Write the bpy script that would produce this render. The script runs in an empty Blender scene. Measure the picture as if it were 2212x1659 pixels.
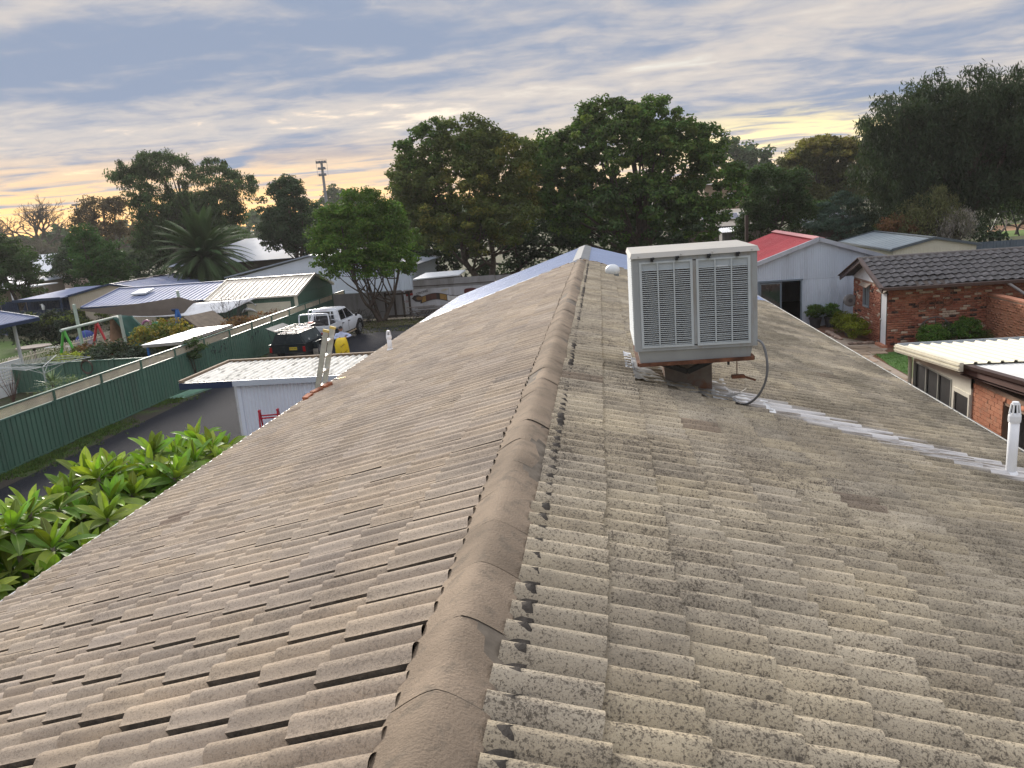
import bpy, math, random
import numpy as np
from mathutils import Vector, Matrix
rad = math.radians
random.seed(7); RG = np.random.default_rng(7)
SC = bpy.context.scene
COL = SC.collection

# ------------------------------------------------------------------ camera
cam = bpy.data.cameras.new('camera'); camo = bpy.data.objects.new('camera', cam); COL.objects.link(camo)
cam.sensor_fit = 'HORIZONTAL'; cam.sensor_width = 36; cam.lens = 36*1662/2212
cam.clip_start = 0.05; cam.clip_end = 6000
CX = Vector((0.99109497, 0.10944188, -0.07585003)); CU = Vector((0.04925539, 0.22790689, 0.9724363)); CF = Vector((-0.123712, 0.96751275, -0.22048677))
camo.matrix_world = Matrix(((CX.x, CU.x, -CF.x, 0), (CX.y, CU.y, -CF.y, 0), (CX.z, CU.z, -CF.z, 6.15), (0, 0, 0, 1)))
SC.camera = camo

# ------------------------------------------------------------------ node helpers
class NT:
    def __init__(s, tree): s.t = tree; s.n = tree.nodes; s.l = tree.links
    def new(s, typ, **kw):
        n = s.n.new(typ)
        for k, v in kw.items(): setattr(n, k, v)
        return n
    def put(s, sock, v):
        if v is None: return
        if isinstance(v, bpy.types.NodeSocket): s.l.new(v, sock)
        elif isinstance(v, (tuple, list)) and len(v) == 3 and sock.type == 'RGBA': sock.default_value = (*v, 1)
        else: sock.default_value = v
    def math(s, op, a, b=None, c=None, clamp=False):
        n = s.new('ShaderNodeMath', operation=op); n.use_clamp = clamp
        for i, v in enumerate((a, b, c)): s.put(n.inputs[i], v)
        return n.outputs[0]
    def vmath(s, op, a, b=None):
        n = s.new('ShaderNodeVectorMath', operation=op); s.put(n.inputs[0], a); s.put(n.inputs[1], b)
        return n.outputs[0]
    def mix(s, f, a, b, blend='MIX'):
        n = s.new('ShaderNodeMix', data_type='RGBA', blend_type=blend); s.put(n.inputs[0], f); s.put(n.inputs[6], a); s.put(n.inputs[7], b)
        return n.outputs[2]
    def noise(s, vec, scale, detail=4, rough=.55, dist=0, out=0):
        n = s.new('ShaderNodeTexNoise'); s.put(n.inputs['Vector'], vec); n.inputs['Scale'].default_value = scale
        n.inputs['Detail'].default_value = detail; n.inputs['Roughness'].default_value = rough; n.inputs['Distortion'].default_value = dist
        return n.outputs[out]
    def ramp(s, f, pts, interp='LINEAR'):
        n = s.new('ShaderNodeValToRGB'); s.put(n.inputs[0], f); cr = n.color_ramp; cr.interpolation = interp
        while len(cr.elements) < len(pts): cr.elements.new(.5)
        for e, (p, c) in zip(cr.elements, pts):
            e.position = p; e.color = (*c, 1) if isinstance(c, (tuple, list)) else (c, c, c, 1)
        return n.outputs[0]
    def smooth(s, v, lo, hi):
        n = s.new('ShaderNodeMapRange', interpolation_type='SMOOTHSTEP'); s.put(n.inputs[0], v); n.inputs[1].default_value = lo; n.inputs[2].default_value = hi
        return n.outputs[0]

# ------------------------------------------------------------------ sky and sun: a layered sunrise stratocumulus sky
SUN_AZ, SUN_EL = rad(-25), rad(19)       # azimuth from +Y towards +X
world = bpy.data.worlds.new('World'); SC.world = world; world.use_nodes = True
w = NT(world.node_tree); w.n.clear()
tc = w.new('ShaderNodeTexCoord'); sep = w.new('ShaderNodeSeparateXYZ'); w.l.new(tc.outputs['Generated'], sep.inputs[0])
sx, sy, sz = sep.outputs; zz = w.math('MAXIMUM', sz, 0.0)
den = w.math('ADD', zz, 0.07)
cmb = w.new('ShaderNodeCombineXYZ'); w.l.new(w.math('DIVIDE', sx, den), cmb.inputs[0]); w.l.new(w.math('DIVIDE', sy, den), cmb.inputs[1])
mp = w.new('ShaderNodeMapping', vector_type='POINT'); w.l.new(cmb.outputs[0], mp.inputs[0])
mp.inputs['Rotation'].default_value = (0, 0, rad(-24)); mp.inputs['Scale'].default_value = (.58, 1.0, 1)
mp.inputs['Location'].default_value = (3.1, 1.7, 0)
cv = mp.outputs[0]
n_big = w.noise(cv, .70, 3, .5, .5); n_mid = w.noise(cv, 2.1, 5, .55, .6); n_fine = w.noise(cmb.outputs[0], 4.4, 4, .6, .6)
nn = w.math('ADD', w.math('MULTIPLY', n_big, .50), w.math('ADD', w.math('MULTIPLY', n_mid, .34), w.math('MULTIPLY', n_fine, .16)))
lit = w.smooth(nn, .40, .59)
gap = w.smooth(nn, .56, .65)
dark = (.245, .30, .41); light = (.575, .525, .49)
cloud = w.mix(lit, dark, light)
nis = w.new('ShaderNodeTexSky', sky_type='NISHITA'); nis.sun_disc = False; nis.sun_elevation = rad(6); nis.sun_rotation = SUN_AZ; nis.air_density = 1.2; nis.dust_density = 2.0
clear = w.mix(1.0, w.mix(.55, (0, 0, 0), nis.outputs[0]), (.13, .13, .13), 'MULTIPLY')
bright = w.mix(.78, clear, (.80, .80, .76))
skyc = w.mix(w.math('MULTIPLY', gap, .85), cloud, bright)
# warm light along the low eastern horizon, strongest towards the hidden sun
az = w.math('ARCTAN2', sx, sy)
dl = w.math('MULTIPLY', w.math('ADD', az, .62), 1.9); dl = w.math('EXPONENT', w.math('MULTIPLY', w.math('MULTIPLY', dl, dl), -1))
dr = w.math('MULTIPLY', w.math('SUBTRACT', az, .23), 3.4); dr = w.math('EXPONENT', w.math('MULTIPLY', w.math('MULTIPLY', dr, dr), -1))
band1 = w.math('SUBTRACT', 1, w.smooth(zz, .0, .115), clamp=True)
streak = w.math('MULTIPLY', w.smooth(n_mid, .30, .56), band1)
hf = w.math('MULTIPLY', streak, w.math('ADD', .30, w.math('MULTIPLY', dl, 1.15)), clamp=True)
skyc = w.mix(hf, skyc, (1.15, .70, .28))
g2 = w.math('MULTIPLY', w.math('SUBTRACT', 1, w.smooth(w.math('ABSOLUTE', w.math('SUBTRACT', zz, .058)), .0, .05), clamp=True), w.math('MULTIPLY', dr, w.smooth(n_mid, .38, .58)))
skyc = w.mix(w.math('MULTIPLY', g2, .9), skyc, (1.1, .92, .46))
hot = w.math('MULTIPLY', w.math('SUBTRACT', 1, w.smooth(zz, .0, .05), clamp=True), dl)
skyc = w.mix(w.math('MULTIPLY', hot, .85), skyc, (1.7, .88, .24))
# an overcast sky is brighter overhead than at the horizon (CIE overcast)
zen = w.math('ADD', 1.0, w.math('MULTIPLY', w.smooth(zz, .20, .9), 1.5))
vz = w.new('ShaderNodeVectorMath', operation='SCALE'); w.l.new(skyc, vz.inputs[0]); w.l.new(zen, vz.inputs[3])
bg = w.new('ShaderNodeBackground'); w.l.new(vz.outputs[0], bg.inputs[0]); bg.inputs[1].default_value = .80
wo = w.new('ShaderNodeOutputWorld'); w.l.new(bg.outputs[0], wo.inputs[0])
sun = bpy.data.lights.new('sun', 'SUN'); sun.energy = 3.2; sun.angle = rad(13); sun.color = (1.0, .92, .82)
suno = bpy.data.objects.new('sun', sun); COL.objects.link(suno)
sd = Vector((math.sin(SUN_AZ)*math.cos(SUN_EL), math.cos(SUN_AZ)*math.cos(SUN_EL), math.sin(SUN_EL)))
suno.rotation_euler = sd.to_track_quat('Z', 'Y').to_euler()
SC.view_settings.view_transform = 'Standard'; SC.view_settings.look = 'None'; SC.view_settings.gamma = 1; SC.view_settings.exposure = 0.66
SC.view_settings.use_curve_mapping = False
SC.render.engine = 'CYCLES'
try:
    SC.cycles.use_denoising = True; SC.cycles.max_bounces = 6; SC.cycles.transparent_max_bounces = 8
except Exception: pass

# ------------------------------------------------------------------ materials
MATS = {}
def mat(name, rgb=None, rough=.65, var=.18, scale=2.5, bump=0, bscale=60, metal=0, dirt=None, streak=False, aniso=None, rnd=0, hue=0, spec=.4, transl=0, coat=0):
    if name in MATS: return MATS[name]
    m = bpy.data.materials.new(name); m.use_nodes = True; t = NT(m.node_tree); bs = t.n['Principled BSDF']
    geo = t.new('ShaderNodeNewGeometry'); pos = geo.outputs['Position']
    v = pos
    if streak:
        mm = t.new('ShaderNodeMapping'); t.l.new(pos, mm.inputs[0]); mm.inputs['Scale'].default_value = (1, 1, .18); v = mm.outputs[0]
    if aniso:
        mm = t.new('ShaderNodeMapping'); t.l.new(pos, mm.inputs[0]); mm.inputs['Scale'].default_value = aniso; v = mm.outputs[0]
    f = t.noise(v, scale, 5, .6)
    c = t.mix(t.smooth(f, .3, .7), tuple(x*(1-var) for x in rgb), tuple(min(x*(1+var), 1) for x in rgb))
    if rnd or hue:
        oi = t.new('ShaderNodeObjectInfo'); at = t.new('ShaderNodeAttribute', attribute_name='rnd')
        r = t.math('FRACT', t.math('ADD', oi.outputs['Random'], at.outputs['Fac']))
        hs = t.new('ShaderNodeHueSaturation'); t.l.new(c, hs.inputs['Color'])
        t.l.new(t.math('ADD', 1-rnd, t.math('MULTIPLY', r, 2*rnd)), hs.inputs['Value'])
        r2 = t.math('FRACT', t.math('MULTIPLY', r, 7.31))
        t.l.new(t.math('ADD', .5-hue, t.math('MULTIPLY', r2, 2*hue)), hs.inputs['Hue'])
        c = hs.outputs[0]
    if dirt:
        drgb, amt, dsc = dirt
        d = t.noise(v, dsc, 6, .65)
        c = t.mix(t.math('MULTIPLY', t.smooth(d, .5, .68), amt), c, drgb)
    t.put(bs.inputs['Base Color'], c); bs.inputs['Roughness'].default_value = rough; bs.inputs['Metallic'].default_value = metal
    bs.inputs['Specular IOR Level'].default_value = spec
    if coat: bs.inputs['Coat Weight'].default_value = coat; bs.inputs['Coat Roughness'].default_value = .08
    if bump:
        b = t.new('ShaderNodeBump'); b.inputs['Strength'].default_value = min(1, bump); b.inputs['Distance'].default_value = .02
        t.l.new(t.noise(pos, bscale, 4, .6), b.inputs['Height']); t.l.new(b.outputs[0], bs.inputs['Normal'])
    if transl:
        tr = t.new('ShaderNodeBsdfTranslucent'); t.put(tr.inputs[0], t.mix(1, c, (1.0, 1.15, .45), 'MULTIPLY')); ms = t.new('ShaderNodeMixShader'); ms.inputs[0].default_value = transl
        t.l.new(bs.outputs[0], ms.inputs[1]); t.l.new(tr.outputs[0], ms.inputs[2]); t.l.new(ms.outputs[0], t.n['Material Output'].inputs[0])
    MATS[name] = m; return m
def glass(name, rgb=(.02, .025, .03), rough=.05):
    return mat(name, rgb, rough, .1, 3, spec=.8)

# ------------------------------------------------------------------ mesh helpers
def V(*a): return Vector(a)
class MB:
    """collects faces; build() links them as ONE mesh object"""
    def __init__(s): s.v = []; s.f = []
    def add(s, vs, fs):
        o = len(s.v); s.v += [tuple(p) for p in vs]; s.f += [tuple(i+o for i in f) for f in fs]; return s
    def hexa(s, p):
        return s.add(p, [(0, 3, 2, 1), (4, 5, 6, 7), (0, 1, 5, 4), (1, 2, 6, 5), (2, 3, 7, 6), (3, 0, 4, 7)])
    def box(s, x0, x1, y0, y1, z0, z1):
        return s.hexa([(x0, y0, z0), (x1, y0, z0), (x1, y1, z0), (x0, y1, z0), (x0, y0, z1), (x1, y0, z1), (x1, y1, z1), (x0, y1, z1)])
    def beam(s, p, q, wd, ht, up=(0, 0, 1)):
        p = Vector(p); q = Vector(q); d = (q-p).normalized(); u = Vector(up)
        if abs(d.dot(u)) > .98: u = Vector((0, 1, 0))
        x = d.cross(u).normalized()*wd/2; y = x.cross(d).normalized()*ht/2
        return s.hexa([p-x-y, p+x-y, p+x+y, p-x+y, q-x-y, q+x-y, q+x+y, q-x+y])
    def prism(s, poly, vec):
        n = len(poly); vec = Vector(vec); a = [Vector(p) for p in poly]; b = [p+vec for p in a]
        return s.add(a+b, [tuple(range(n-1, -1, -1)), tuple(range(n, 2*n))]+[(i, (i+1) % n, n+(i+1) % n, n+i) for i in range(n)])
    def tube(s, pts, r, n=8, cap=True):
        pts = [Vector(p) for p in pts]; k = len(pts); rr = r if isinstance(r, (list, tuple)) else [r]*k
        o = len(s.v); prev = None
        for i, p in enumerate(pts):
            d = (pts[min(i+1, k-1)]-pts[max(i-1, 0)])
            if d.length < 1e-9: d = Vector((0, 0, 1))
            d.normalize()
            if prev is None:
                u = Vector((0, 0, 1)) if abs(d.z) < .95 else Vector((1, 0, 0)); x = d.cross(u).normalized()
            else:
                x = (prev-d*prev.dot(d)); x = x.normalized() if x.length > 1e-6 else d.orthogonal().normalized()
            prev = x; y = d.cross(x)
            for j in range(n):
                a = 2*math.pi*j/n; s.v.append(tuple(p+(x*math.cos(a)+y*math.sin(a))*rr[i]))
        for i in range(k-1):
            for j in range(n):
                a = o+i*n+j; b = o+i*n+(j+1) % n; s.f.append((a, b, b+n, a+n))
        if cap:
            s.f.append(tuple(o+j for j in range(n-1, -1, -1))); s.f.append(tuple(o+(k-1)*n+j for j in range(n)))
        return s
    def lathe(s, c, prof, n=16):
        """prof: (r, z) from bottom to top, about a vertical axis through c"""
        o = len(s.v); c = Vector(c)
        for r, z in prof:
            for j in range(n):
                a = 2*math.pi*j/n; s.v.append((c.x+r*math.cos(a), c.y+r*math.sin(a), c.z+z))
        for i in range(len(prof)-1):
            for j in range(n):
                a = o+i*n+j; b = o+i*n+(j+1) % n; s.f.append((a, b, b+n, a+n))
        s.f.append(tuple(o+j for j in range(n-1, -1, -1))); s.f.append(tuple(o+(len(prof)-1)*n+j for j in range(n)))
        return s
    def ball(s, c, r, n=10, m=6):
        rx, ry, rz = r if isinstance(r, (tuple, list)) else (r, r, r); o = len(s.v)
        for i in range(m+1):
            t = math.pi*i/m
            for j in range(n):
                a = 2*math.pi*j/n; s.v.append((c[0]+rx*math.sin(t)*math.cos(a), c[1]+ry*math.sin(t)*math.sin(a), c[2]-rz*math.cos(t)))
        for i in range(m):
            for j in range(n):
                a = o+i*n+j; b = o+i*n+(j+1) % n; s.f.append((a, b, b+n, a+n))
        return s
    def corr(s, o, U, W, pitch, amp, kind='sine', th=.006, rows=1):
        """profiled metal sheet: waves along U, ribs run along W; a thin closed-looking skin"""
        o = Vector(o); U = Vector(U); W = Vector(W); L = U.length; u = U.normalized(); nrm = u.cross(W).normalized()
        if kind == 'sine': pr = [(k/6, math.sin(2*math.pi*k/6)*.5) for k in range(6)]
        elif kind == 'rib': pr = [(0, -.5), (.66, -.5), (.72, .5), (.92, .5), (.98, -.5)]      # narrow ribs on flat pan
        else: pr = [(0, -.5), (.22, -.5), (.32, .5), (.68, .5), (.78, -.5)]
        us = []
        k = 0
        while k*pitch < L:
            for t, h in pr:
                if (k+t)*pitch <= L: us.append(((k+t)*pitch, h*amp))
            k += 1
        us.append((L, us[-1][1]))
        b = len(s.v); n = len(us)
        for r in range(rows+1):
            for t, h in us: s.v.append(tuple(o+u*t+W*(r/rows)+nrm*h))
        for r in range(rows):
            for i in range(n-1):
                a = b+r*n+i; s.f.append((a, a+1, a+1+n, a+n))
        return s
    def build(s, name, m, parent=None, smooth=False, kind=None, rnd=None):
        me = bpy.data.meshes.new(name); me.from_pydata(s.v, [], s.f); me.update()
        if smooth: me.shade_smooth()
        if m: me.materials.append(m)
        o = bpy.data.objects.new(name, me); COL.objects.link(o)
        if parent: o.parent = parent
        if kind: o['kind'] = kind
        return o
def npmesh(name, verts, quads, m, parent=None, smooth=False, kind=None, rnd=None, tri=False):
    """fast mesh from numpy arrays; rnd = one value per face"""
    verts = np.asarray(verts, np.float32); quads = np.asarray(quads, np.int32); k = quads.shape[1]
    me = bpy.data.meshes.new(name); me.vertices.add(len(verts)); me.vertices.foreach_set('co', verts.ravel())
    me.loops.add(quads.size); me.loops.foreach_set('vertex_index', quads.ravel())
    me.polygons.add(len(quads)); me.polygons.foreach_set('loop_start', np.arange(0, quads.size, k, dtype=np.int32))
    me.polygons.foreach_set('loop_total', np.full(len(quads), k, np.int32))
    if smooth: me.polygons.foreach_set('use_smooth', np.ones(len(quads), bool))
    if rnd is not None:
        at = me.attributes.new('rnd', 'FLOAT', 'FACE'); at.data.foreach_set('value', np.asarray(rnd, np.float32))
    me.update(calc_edges=True); me.materials.append(m)
    o = bpy.data.objects.new(name, me); COL.objects.link(o)
    if parent: o.parent = parent
    if kind: o['kind'] = kind
    return o
def tag(o, label, cat, group=None):
    o['label'] = label; o['category'] = cat
    if group: o['group'] = group
    return o
def thing(name, label, cat, loc=(0, 0, 0), rz=0, group=None):
    o = bpy.data.objects.new(name, None); COL.objects.link(o); o.location = loc; o.rotation_euler = (0, 0, rz); o.empty_display_size = .2
    return tag(o, label, cat, group)
def struct(o): o['kind'] = 'structure'; return o
def inst(name, me, parent, M):
    o = bpy.data.objects.new(name, me); COL.objects.link(o); o.parent = parent; o.matrix_local = M; return o
def dup(o, parent=None, **kw):
    c = o.copy(); COL.objects.link(c); c.parent = parent
    for k, v in kw.items():
        if k in ('label', 'group'): c[k] = v
        else: setattr(c, k, v)
    for ch in list(o.children): dup(ch, c)
    return c
def text(name, s, size, m, parent, M, depth=.002, sx=1):
    cu = bpy.data.curves.new(name, 'FONT'); cu.body = s; cu.size = size; cu.extrude = depth; cu.align_x = 'CENTER'; cu.align_y = 'CENTER'
    to = bpy.data.objects.new(name+'_tmp', cu); COL.objects.link(to)
    bpy.context.view_layer.update()
    me = bpy.data.meshes.new_from_object(to.evaluated_get(bpy.context.evaluated_depsgraph_get()))
    bpy.data.objects.remove(to); bpy.data.curves.remove(cu)
    me.materials.clear(); me.materials.append(m)
    return inst(name, me, parent, M @ Matrix.Diagonal((sx, 1, 1, 1)))
# common materials
m_white = mat('white_paint', (.72, .74, .75), .5, .06, 1.2, dirt=((.35, .33, .30), .35, 3))
m_cream = mat('cream_metal', (.70, .66, .52), .5, .06, 1.5, dirt=((.4, .36, .27), .25, 4))
m_green = mat('green_steel', (.080, .165, .122), .5, .10, .8, dirt=((.08, .11, .09), .4, 2.2), streak=True)
m_navy = mat('navy_steel', (.018, .035, .085), .45, .1, 2)
m_bluegrey = mat('bluegrey_roof', (.17, .21, .34), .62, .06, 1.0, dirt=((.25, .28, .36), .3, 2))
m_galv = mat('galvanised', (.40, .44, .50), .42, .10, 2.0, metal=.35, dirt=((.25, .26, .28), .4, 4), streak=True)
m_black = mat('black_steel', (.012, .014, .018), .4, .2, 4)
m_darkwood = mat('dark_timber', (.055, .042, .034), .8, .3, 6, bump=.4)
m_bark = mat('bark', (.075, .058, .045), .9, .35, 5, bump=.8, bscale=22)
m_brown = mat('brown_steel', (.060, .034, .028), .5, .12, 2)
m_rust = mat('rusted_steel', (.13, .055, .030), .85, .5, 9, bump=.4)
m_alu = mat('aluminium', (.50, .50, .47), .42, .12, 8, metal=.5)
m_dark = mat('dark_interior', (.008, .009, .011), .7, .2, 2)
m_glass = glass('window_glass')
m_rubber = mat('tyre_rubber', (.018, .018, .019), .85, .2, 8)
# ================================================================== OUR HOUSE: long tiled gable roof under the camera
RX, RZ, EZ = -.583, 4.61, 3.10          # ridge line, eave height
HWL, HWR = 4.72, 5.0
Y0, YT, YE = -1.2, 21.6, 28.6            # near end, end of tiles, far end of the metal part
def slope(side):
    hw = HWR if side > 0 else HWL; an = math.atan2(RZ-EZ, hw); c, s = math.cos(an), math.sin(an)
    return Vector((side*c, 0, -s)), Vector((side*s, 0, c)), hw/c           # down, normal, slant length
def onroof(x, y, h=0):
    sd_ = 1 if x > RX else -1; hw = HWR if sd_ > 0 else HWL
    return Vector((x, y, RZ-(x-RX)*sd_*(RZ-EZ)/hw+h))

def tile_material():
    m = bpy.data.materials.new('weathered_concrete_tile'); m.use_nodes = True; t = NT(m.node_tree); bs = t.n['Principled BSDF']
    geo = t.new('ShaderNodeNewGeometry'); pos = geo.outputs['Position']
    sp = t.new('ShaderNodeSeparateXYZ'); t.l.new(pos, sp.inputs[0]); px, py, pz = sp.outputs
    oi = t.new('ShaderNodeObjectInfo'); at = t.new('ShaderNodeAttribute', attribute_name='rnd')
    r = t.math('FRACT', t.math('ADD', oi.outputs['Random'], at.outputs['Fac']))
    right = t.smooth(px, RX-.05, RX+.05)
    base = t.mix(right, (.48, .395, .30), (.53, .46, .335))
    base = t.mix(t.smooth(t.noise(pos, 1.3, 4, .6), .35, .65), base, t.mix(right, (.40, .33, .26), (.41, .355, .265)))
    hs = t.new('ShaderNodeHueSaturation'); t.l.new(base, hs.inputs['Color']); t.l.new(t.math('ADD', .86, t.math('MULTIPLY', r, .26)), hs.inputs['Value'])
    t.l.new(t.math('ADD', .92, t.math('MULTIPLY', t.math('FRACT', t.math('MULTIPLY', r, 5.7)), .2)), hs.inputs['Saturation']); c = hs.outputs[0]
    # a few darker replacement tiles
    odd = t.math('GREATER_THAN', t.math('FRACT', t.math('MULTIPLY', r, 13.77)), .9945)
    c = t.mix(t.math('MULTIPLY', odd, .6), c, (.17, .115, .085))
    # grey weathering that spreads over the lower and farther right slope, a little on the left
    far = t.math('MULTIPLY', right, t.smooth(t.math('ADD', px, t.math('MULTIPLY', py, .16)), 1.6, 4.6))
    wn = t.smooth(t.noise(pos, .9, 5, .65), .32, .62)
    c = t.mix(t.math('MULTIPLY', t.math('MULTIPLY', far, wn), .72), c, (.165, .15, .105))
    gn = t.smooth(t.noise(pos, 2.4, 5, .7), .52, .66)
    c = t.mix(t.math('MULTIPLY', gn, t.math('ADD', .10, t.math('MULTIPLY', right, .28))), c, (.16, .145, .115))
    # lichen: dark specks and blotches
    mz = t.new('ShaderNodeMapping'); t.l.new(pos, mz.inputs[0]); mz.inputs['Scale'].default_value = (.55, 1.4, 1)
    clump = t.smooth(t.noise(mz.outputs[0], 9, 6, .72), .36, .66); area = t.smooth(t.noise(pos, .9, 4, .6), .32, .66)
    dens = t.math('MULTIPLY', t.math('ADD', .35, t.math('MULTIPLY', clump, .65)), t.math('ADD', .45, t.math('MULTIPLY', area, .75)))
    def speck(sc, lo, wid, k, amt, col, c):
        n_ = t.noise(pos, sc, 4, .68); thr = t.math('SUBTRACT', lo, t.math('MULTIPLY', dens, k))
        return t.mix(t.math('MULTIPLY', t.math('DIVIDE', t.math('SUBTRACT', n_, thr), wid, clamp=True), amt), c, col)
    amR = lambda a, b: t.math('ADD', a, t.math('MULTIPLY', right, b))
    c = speck(48, .645, .05, .11, amR(.25, .50), (.080, .069, .053), c)
    c = speck(85, .60, .05, .09, amR(.36, .44), (.070, .060, .046), c)
    c = speck(130, .57, .06, .05, amR(.34, .26), (.13, .112, .088), c)
    c = speck(165, .61, .05, .0, .4, (.58, .53, .45), c)
    c = t.mix(t.math('MULTIPLY', dens, amR(.14, .12)), c, (.12, .10, .08))
    # mineral run-off below the cooler
    ln = t.math('SUBTRACT', py, t.math('SUBTRACT', 8.08, t.math('MULTIPLY', px, .20)))
    mx = t.new('ShaderNodeMapping'); t.l.new(pos, mx.inputs[0]); mx.inputs['Scale'].default_value = (.55, 7, 1)
    sn = t.noise(mx.outputs[0], 1.6, 6, .7)
    band = t.math('SUBTRACT', 1, t.smooth(t.math('ABSOLUTE', ln), .14, .40), clamp=True)
    band = t.math('MULTIPLY', band, t.math('MULTIPLY', right, t.smooth(px, .95, 1.3)))
    c = t.mix(t.math('MULTIPLY', band, t.smooth(sn, .30, .5)), c, (.22, .20, .185))
    c = t.mix(t.math('MULTIPLY', band, t.smooth(sn, .40, .55)), c, (.60, .59, .58))
    t.put(bs.inputs['Base Color'], c); bs.inputs['Roughness'].default_value = .93; bs.inputs['Specular IOR Level'].default_value = .2
    b = t.new('ShaderNodeBump'); b.inputs['Strength'].default_value = .8; b.inputs['Distance'].default_value = .008
    t.l.new(t.math('ADD', t.noise(pos, 95, 5, .75), t.math('MULTIPLY', t.noise(pos, 25, 3, .6), .8)), b.inputs['Height']); t.l.new(b.outputs[0], bs.inputs['Normal'])
    return m
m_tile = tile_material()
PROF_L = [(0.000, 0.0000), (0.022, 0.0000), (0.034, 0.0030), (0.044, 0.0219), (0.054, 0.0326), (0.064, 0.0408), (0.076, 0.0473), (0.088, 0.0499), (0.100, 0.0486), (0.112, 0.0434), (0.124, 0.0344), (0.136, 0.0219), (0.148, 0.0030), (0.158, 0.0166), (0.168, 0.0274), (0.178, 0.0362), (0.190, 0.0446), (0.202, 0.0506), (0.214, 0.0541), (0.226, 0.0550), (0.238, 0.0532), (0.252, 0.0475), (0.266, 0.0405), (0.280, 0.0345), (0.292, 0.0310), (0.302, 0.0295)]
PROF_R = [(0.0000, 0.0005), (0.0107, 0.0178), (0.0214, 0.0310), (0.0321, 0.0420), (0.0429, 0.0508), (0.0536, 0.0572), (0.0643, 0.0612), (0.0750, 0.0625), (0.0857, 0.0612), (0.0964, 0.0572), (0.1071, 0.0508), (0.1179, 0.0420), (0.1286, 0.0310), (0.1393, 0.0178), (0.1500, 0.0005), (0.1607, 0.0178), (0.1714, 0.0310), (0.1821, 0.0420), (0.1929, 0.0508), (0.2036, 0.0572), (0.2143, 0.0612), (0.2250, 0.0625), (0.2357, 0.0612), (0.2464, 0.0572), (0.2571, 0.0508), (0.2679, 0.0420), (0.2786, 0.0310), (0.2893, 0.0178), (0.3020, 0.0060)]
def tile_arrays(PROF, length=.385, lift=.034, th=.024):
    n = len(PROF); vs = []; fs = []
    for vv, w0 in ((0, lift), (length, 0)):
        vs += [(u, vv, w0+h) for u, h in PROF]
    fs += [(i, i+1, n+i+1, n+i) for i in range(n-1)]
    o = len(vs); vs += [(u, 0, lift+h) for u, h in PROF]+[(u, .004, lift+h-th) for u, h in PROF]
    fs += [(o+i, o+n+i, o+n+i+1, o+i+1) for i in range(n-1)]
    o = len(vs); ue, he = PROF[-1]
    vs += [(ue, 0, lift+he), (ue, length, he), (ue-.003, length, .001), (ue-.003, 0, lift+.001)]
    fs += [(o, o+3, o+2, o+1)]
    return np.array(vs), np.array(fs)
m_shade_grime = mat('lap_shade_grime', (.075, .066, .055), .95, .4, 20, bump=.5)  # shadow gap of the tile laps put in as dark colour, with channel grime
house = thing('house', 'long low brick house whose beige tiled gable roof fills the foreground', 'house', (0, 0, 0))
KIND = {}
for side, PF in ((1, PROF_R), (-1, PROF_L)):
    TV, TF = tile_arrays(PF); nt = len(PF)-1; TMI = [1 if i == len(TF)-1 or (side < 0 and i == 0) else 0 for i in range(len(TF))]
    tm = bpy.data.meshes.new('roof_tile'); tm.from_pydata(TV.tolist(), [], TF.tolist()); tm.materials.append(m_tile); tm.materials.append(m_shade_grime)
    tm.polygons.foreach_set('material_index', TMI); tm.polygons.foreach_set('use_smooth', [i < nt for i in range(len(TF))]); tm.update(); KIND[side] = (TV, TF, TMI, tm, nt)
cand = []
for side in (1, -1):
    dn, nm, sl = slope(side); up = -dn; u = up.cross(nm)
    k = 0
    while .53+.33*k < sl+.2:
        sk = min(.53+.33*k, sl)
        for j in range(-1, int((YT-Y0)/.30)+2):
            y = Y0+.30*j+(.15 if k % 2 else 0)
            if y+.3 > YT-(.05 if k % 2 else .0)+.1: continue
            if side < 0: y += .30
            org = Vector((RX, y+random.gauss(0, .003), RZ))+dn*(sk+random.gauss(0, .006))+nm*(.004+random.uniform(0, .005))
            M3 = Matrix((u, up, nm)).transposed() @ Matrix.Rotation(random.gauss(0, .009), 3, 'Z') @ Matrix.Rotation(random.gauss(0, .006), 3, 'Y') @ Matrix.Rotation(random.gauss(0, .006), 3, 'X')
            M = M3.to_4x4(); M.translation = org
            c = org+u*.15+up*.17-Vector((0, 0, 6.15)); dep = c.dot(CF)
            vis = dep > .3 and abs(c.dot(CX)/dep) < .70 and abs(c.dot(CU)/dep) < .53
            cand.append((c.length if vis else 1e3+c.length, side, M))
        k += 1
cand.sort(key=lambda q: q[0])
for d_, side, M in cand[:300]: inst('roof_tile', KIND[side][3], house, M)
vv = []; ff = []; rn = []; mi = []; sm_ = []; k0 = 0
for d_, side, M in cand[300:]:
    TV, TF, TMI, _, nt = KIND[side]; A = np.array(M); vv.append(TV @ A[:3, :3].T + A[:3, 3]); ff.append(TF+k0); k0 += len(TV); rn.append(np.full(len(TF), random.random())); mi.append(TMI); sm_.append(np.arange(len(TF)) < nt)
ro = npmesh('roof_tile_field', np.concatenate(vv), np.concatenate(ff), m_tile, house, kind='stuff', rnd=np.concatenate(rn)); ro.data.materials.append(m_shade_grime)
ro.data.polygons.foreach_set('material_index', np.concatenate(mi).astype(np.int32)); ro.data.polygons.foreach_set('use_smooth', np.concatenate(sm_))
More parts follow.
